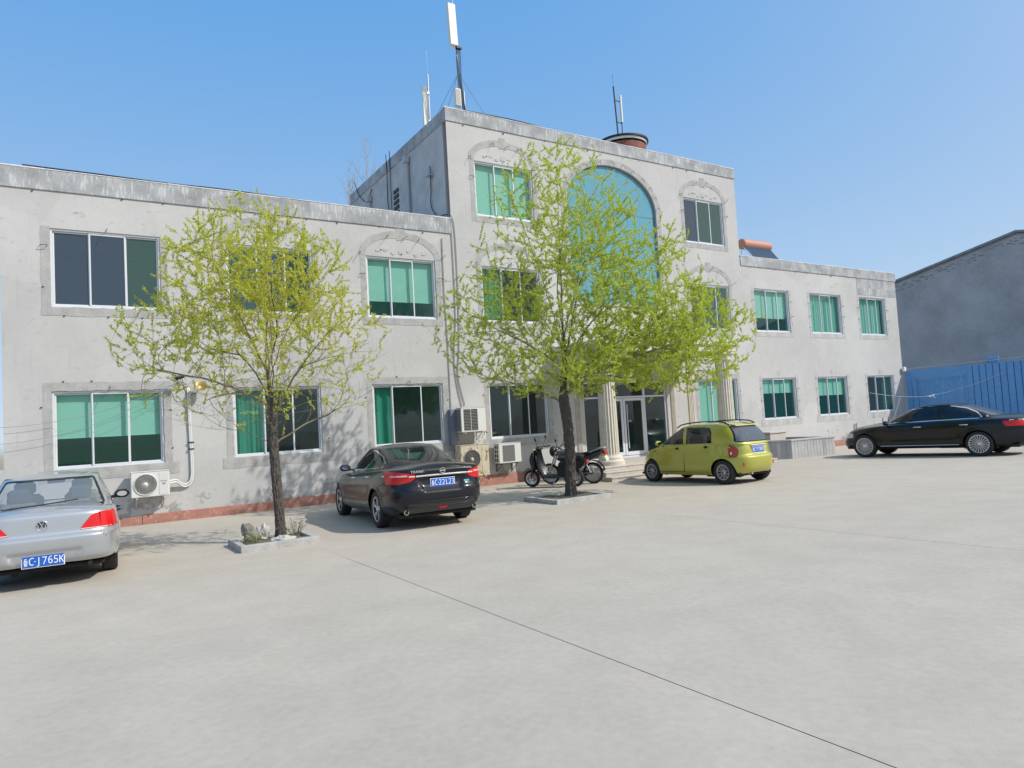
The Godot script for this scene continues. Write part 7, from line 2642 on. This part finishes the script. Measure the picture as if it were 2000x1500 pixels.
func two_wheelers() -> void:
	var SIDE := Transform3D(Basis(Vector3(0, 0, 1), Vector3.UP, Vector3(-1, 0, 0)), Vector3.ZERO)
	M.scooter = mat(0.010, 0.011, 0.015, 0.35)
	M.vinyl = mat(0.012, 0.012, 0.013, 0.45)
	M.cream_plate = mat(0.68, 0.62, 0.42, 0.5)
	M.mirror_face = mat(0.85, 0.87, 0.9, 0.05, 1.0)
	var o := thing("scooter", "black step through motor scooter parked left of the larger tree trunk", "scooter", Vector3(11.17, ground_y(2.6), 2.66))
	o.rotation = Vector3(0, deg_to_rad(31.7), deg_to_rad(4.0))
	o.scale = Vector3.ONE * 1.06
	bike_wheel(o, Vector3(0, 0.235, -0.62), 0.235, 0.10, 0.15, 5)
	bike_wheel(o, Vector3(0, 0.235, 0.62), 0.235, 0.11, 0.15, 5)
	var mb := MB.new()
	mb.tube([Vector3(-0.075, 0.24, -0.62), Vector3(-0.07, 0.60, -0.50)], 0.022, 8)
	mb.tube([Vector3(0.075, 0.24, -0.62), Vector3(0.07, 0.60, -0.50)], 0.022, 8)
	mb.tube([Vector3(0, 0.55, -0.51), Vector3(0, 1.02, -0.36)], 0.03, 8)
	part("fork", mb, M.black, o)
	mb = MB.new()
	var arc := []
	for i in 9:
		var a := lerpf(0.35, 2.5, i / 8.0)
		arc.append(Vector3(0, 0.235 + 0.27 * sin(a), -0.62 - 0.27 * cos(a)))
	for i in 8:
		mb.box((arc[i] + arc[i + 1]) / 2, Vector3(0.13, 0.012, arc[i].distance_to(arc[i + 1]) + 0.01), 0.004, Transform3D())
	part("front_fender", mb, M.scooter, o)
	# leg shield: a curved plate, broad at the middle
	mb = MB.new()
	var rows := []
	for i in 13:
		var v := i / 12.0
		var y := lerpf(0.30, 0.98, v)
		var z := -0.30 - 0.16 * v + 0.10 * sin(v * PI) * -0.6
		var hw := 0.16 + 0.10 * sin(PI * clampf(v * 0.85 + 0.1, 0, 1))
		var line := []
		for j in 9:
			var u := j / 8.0 * 2.0 - 1.0
			line.append(Vector3(u * hw, y, z + 0.10 * u * u))
		rows.append(line)
	for i in 12:
		for j in 8:
			var nn: Vector3 = (rows[i][j + 1] - rows[i][j]).cross(rows[i + 1][j] - rows[i][j]).normalized()
			mb.quad(rows[i][j], rows[i][j + 1], rows[i + 1][j + 1], rows[i + 1][j], nn)
			var back := Vector3(0, 0, -0.05)
			mb.quad(rows[i][j] + back, rows[i][j + 1] + back, rows[i + 1][j + 1] + back, rows[i + 1][j] + back, -nn)
	part("leg_shield", mb, M.scooter, o)
	mb = MB.new()
	mb.ball(Vector3(0, 0.70, -0.52), Vector3(0.15, 0.24, 0.12), 16, 10)
	part("front_cowl", mb, M.scooter, o)
	mb = MB.new()
	mb.ball(Vector3(0, 0.76, -0.63), Vector3(0.09, 0.07, 0.04), 14, 8)
	part("headlight", mb, M.head_lamp, o)
	mb = MB.new()
	mb.box(Vector3(0, 0.29, 0.0), Vector3(0.34, 0.06, 0.62), 0.025)
	for s in [-1.0, 1.0]:
		mb.tube(smooth_path([Vector3(s * 0.17, 0.36, -0.30), Vector3(s * 0.19, 0.30, -0.15), Vector3(s * 0.19, 0.27, 0.1), Vector3(s * 0.18, 0.30, 0.32)]), 0.02, 6)
	part("footboard", mb, M.trim_grey, o)
	mb = MB.new()
	var prof := P2([0.18, 0.30, 0.30, 0.26, 0.62, 0.40, 0.92, 0.56, 0.98, 0.70, 0.60, 0.70, 0.25, 0.66, 0.17, 0.48])
	mb.prism(prof, -0.15, 0.15, SIDE)
	part("rear_body", mb, M.scooter, o)
	for s in [-1.0, 1.0]:
		var pn := MB.new()
		pn.prism(P2([0.26, 0.36, 0.60, 0.47, 0.90, 0.62, 0.86, 0.68, 0.55, 0.64, 0.27, 0.60]), s * 0.15 - 0.012, s * 0.15 + 0.012, SIDE)
		part("side_panel", pn, M.scooter, o)
	mb = MB.new()
	mb.box(Vector3(0, 0.745, 0.52), Vector3(0.28, 0.11, 0.70), 0.05)
	mb.box(Vector3(0, 0.79, 0.74), Vector3(0.27, 0.09, 0.30), 0.04)
	part("seat", mb, M.vinyl, o)
	mb = MB.new()
	mb.box(Vector3(0, 0.22, 0.48), Vector3(0.2, 0.2, 0.34), 0.05)
	mb.tube([Vector3(0.14, 0.25, 0.45), Vector3(0.16, 0.30, 0.92)], 0.05, 10)
	part("engine", mb, M.trim_grey, o)
	mb = MB.new()
	mb.tube(smooth_path([Vector3(-0.34, 1.05, -0.20), Vector3(-0.20, 1.06, -0.30), Vector3(0, 1.02, -0.36), Vector3(0.20, 1.06, -0.30), Vector3(0.34, 1.05, -0.20)]), 0.014, 7)
	for s in [-1.0, 1.0]:
		mb.tube([Vector3(s * 0.24, 1.06, -0.27), Vector3(s * 0.37, 1.05, -0.18)], 0.02, 8)
		mb.tube([Vector3(s * 0.22, 1.05, -0.31), Vector3(s * 0.36, 1.03, -0.25)], 0.007, 5)
	part("handlebar", mb, M.black, o)
	mb = MB.new()
	mb.ball(Vector3(0, 1.03, -0.34), Vector3(0.13, 0.06, 0.09), 14, 8)
	mb.box(Vector3(0, 1.07, -0.33), Vector3(0.14, 0.02, 0.08), 0.008)
	part("dashboard", mb, M.black, o)
	for s in [-1.0, 1.0]:
		bike_mirror(o, Vector3(s * 0.19, 1.07, -0.30), Vector3(s * 0.34, 1.31, -0.27), M.mirror_face)
	mb = MB.new()
	mb.tube([Vector3(-0.12, 0.24, 0.1), Vector3(-0.20, 0.0, 0.02), Vector3(-0.23, -0.005, 0.0)], 0.012, 6)
	part("kickstand", mb, M.steel, o)
	mb = MB.new()
	mb.box(Vector3(0, 0.66, 0.985), Vector3(0.2, 0.06, 0.03), 0.01)
	part("tail_lamp", mb, M.lamp_red, o)
	# motorcycle
	o = thing("motorcycle", "dark motorcycle with pale plate and spoked wheel parked right of the larger tree trunk", "motorcycle", Vector3(11.95, ground_y(2.5), 2.47))
	o.rotation = Vector3(0, deg_to_rad(31.7), deg_to_rad(5.0))
	o.scale = Vector3.ONE * 1.06
	bike_wheel(o, Vector3(0, 0.29, -0.62), 0.29, 0.075, 0.22, 18)
	bike_wheel(o, Vector3(0, 0.29, 0.62), 0.29, 0.085, 0.22, 18)
	mb = MB.new()
	for s in [-1.0, 1.0]:
		mb.tube([Vector3(s * 0.085, 0.29, -0.62), Vector3(s * 0.085, 0.86, -0.38)], 0.024, 8)
	mb.box(Vector3(0, 0.86, -0.38), Vector3(0.22, 0.05, 0.07), 0.015)
	part("fork", mb, M.steel, o)
	mb = MB.new()
	mb.tube([Vector3(0, 0.85, -0.36), Vector3(0, 0.45, -0.22), Vector3(0, 0.28, 0.05)], 0.028, 7)
	mb.tube([Vector3(0, 0.82, -0.34), Vector3(0, 0.72, 0.1), Vector3(0, 0.74, 0.62)], 0.026, 7)
	for s in [-1.0, 1.0]:
		mb.tube([Vector3(s * 0.1, 0.31, 0.12), Vector3(s * 0.1, 0.29, 0.62)], 0.02, 7)
		mb.tube([Vector3(s * 0.08, 0.35, 0.15), Vector3(s * 0.09, 0.70, 0.40)], 0.018, 6)
	part("frame", mb, M.black, o)
	mb = MB.new()
	for s in [-1.0, 1.0]:
		mb.tube([Vector3(s * 0.12, 0.31, 0.60), Vector3(s * 0.12, 0.68, 0.44)], 0.028, 9)
	part("shock_absorber", mb, M.chrome, o)
	mb = MB.new()
	mb.box(Vector3(0, 0.35, -0.05), Vector3(0.24, 0.22, 0.34), 0.05)
	for i in 6:
		mb.box(Vector3(0, 0.48 + i * 0.022, -0.13), Vector3(0.2, 0.010, 0.17), 0.003)
	mb.lathe([Vector2(0, -0.16), Vector2(0.09, -0.16), Vector2(0.09, 0.16), Vector2(0, 0.16)], 20, Transform3D(Basis(Vector3.BACK, PI / 2), Vector3(0, 0.34, 0.02)))
	part("engine", mb, M.steel, o)
	mb = MB.new()
	mb.ball(Vector3(0, 0.84, -0.12), Vector3(0.14, 0.12, 0.27), 18, 12)
	part("fuel_tank", mb, M.tank_grey, o)
	mb = MB.new()
	mb.prism(P2([0.08, 0.75, 0.30, 0.74, 0.62, 0.80, 0.92, 0.88, 0.92, 0.93, 0.60, 0.87, 0.30, 0.83, 0.10, 0.84]), -0.125, 0.125, SIDE)
	part("seat", mb, M.vinyl, o)
	for s in [-1.0, 1.0]:
		var pn := MB.new()
		pn.prism(P2([0.08, 0.50, 0.30, 0.50, 0.62, 0.66, 0.98, 0.84, 0.94, 0.88, 0.60, 0.78, 0.28, 0.72, 0.06, 0.72]), s * 0.13 - 0.014, s * 0.13 + 0.014, SIDE)
		part("side_panel", pn, M.tank_grey if s > 0 else M.scooter, o)
	mb = MB.new()
	for s in [-1.0, 1.0]:
		mb.tube(smooth_path([Vector3(s * 0.13, 0.86, 0.62), Vector3(s * 0.13, 0.95, 0.86), Vector3(s * 0.10, 0.97, 1.02), Vector3(0, 0.97, 1.05)]), 0.013, 6)
	mb.box(Vector3(0, 0.965, 0.95), Vector3(0.2, 0.015, 0.16), 0.005)
	part("rear_rack", mb, M.steel, o)
	mb = MB.new()
	var fa := []
	for i in 10:
		var a := lerpf(0.2, 2.0, i / 9.0)
		fa.append(Vector3(0, 0.29 + 0.345 * sin(a), 0.62 + 0.345 * cos(a)))
	for i in 9:
		var d: Vector3 = (fa[i + 1] - fa[i]).normalized()
		mb.box(Vector3.ZERO, Vector3(0.12, 0.012, 0.075), 0.004, Transform3D(Basis(Vector3.RIGHT, d.cross(Vector3.RIGHT), -d), (fa[i] + fa[i + 1]) / 2))
	part("rear_fender", mb, M.black, o)
	mb = MB.new()
	mb.box(Vector3(0, 0.83, 1.0), Vector3(0.17, 0.10, 0.08), 0.025)
	part("tail_lamp", mb, M.lamp_red, o)
	mb = MB.new()
	mb.box(Vector3(0, 0, 0), Vector3(0.22, 0.15, 0.006), 0.002, Transform3D(Basis(Vector3.RIGHT, -0.35), Vector3(0, 0.68, 1.04)))
	part("number_plate", mb, M.cream_plate, o)
	for s in [-1.0, 1.0]:
		var sg := MB.new()
		sg.tube([Vector3(s * 0.08, 0.80, 0.98), Vector3(s * 0.2, 0.80, 0.99)], 0.008, 5)
		sg.ball(Vector3(s * 0.22, 0.80, 0.99), Vector3(0.035, 0.025, 0.025), 10, 6)
		part("turn_signal", sg, M.lamp_amber, o)
	mb = MB.new()
	mb.tube(smooth_path([Vector3(0.10, 0.50, -0.20), Vector3(0.15, 0.30, -0.18), Vector3(0.16, 0.24, 0.2)]), 0.025, 8)
	mb.tube([Vector3(0.16, 0.25, 0.2), Vector3(0.17, 0.34, 0.88)], 0.045, 12)
	part("exhaust_pipe", mb, M.chrome, o)
	mb = MB.new()
	mb.box(Vector3(-0.12, 0.33, 0.34), Vector3(0.03, 0.10, 0.56), 0.012)
	part("chain_guard", mb, M.black, o)
	mb = MB.new()
	mb.tube(smooth_path([Vector3(-0.36, 1.02, -0.12), Vector3(-0.22, 1.06, -0.26), Vector3(-0.08, 0.95, -0.36), Vector3(0.08, 0.95, -0.36), Vector3(0.22, 1.06, -0.26), Vector3(0.36, 1.02, -0.12)]), 0.013, 7)
	for s in [-1.0, 1.0]:
		mb.tube([Vector3(s * 0.27, 1.05, -0.22), Vector3(s * 0.38, 1.01, -0.10)], 0.018, 8)
	part("handlebar", mb, M.black, o)
	for s in [-1.0, 1.0]:
		bike_mirror(o, Vector3(s * 0.2, 1.06, -0.27), Vector3(s * 0.32, 1.25, -0.24), M.mirror_face)
	mb = MB.new()
	mb.ball(Vector3(0, 0.90, -0.47), Vector3(0.13, 0.15, 0.11), 16, 10)
	part("headlight_cowl", mb, M.black, o)
	mb = MB.new()
	mb.tube([Vector3(-0.1, 0.24, 0.05), Vector3(-0.20, 0.0, 0.0)], 0.012, 6)
	part("kickstand", mb, M.steel, o)
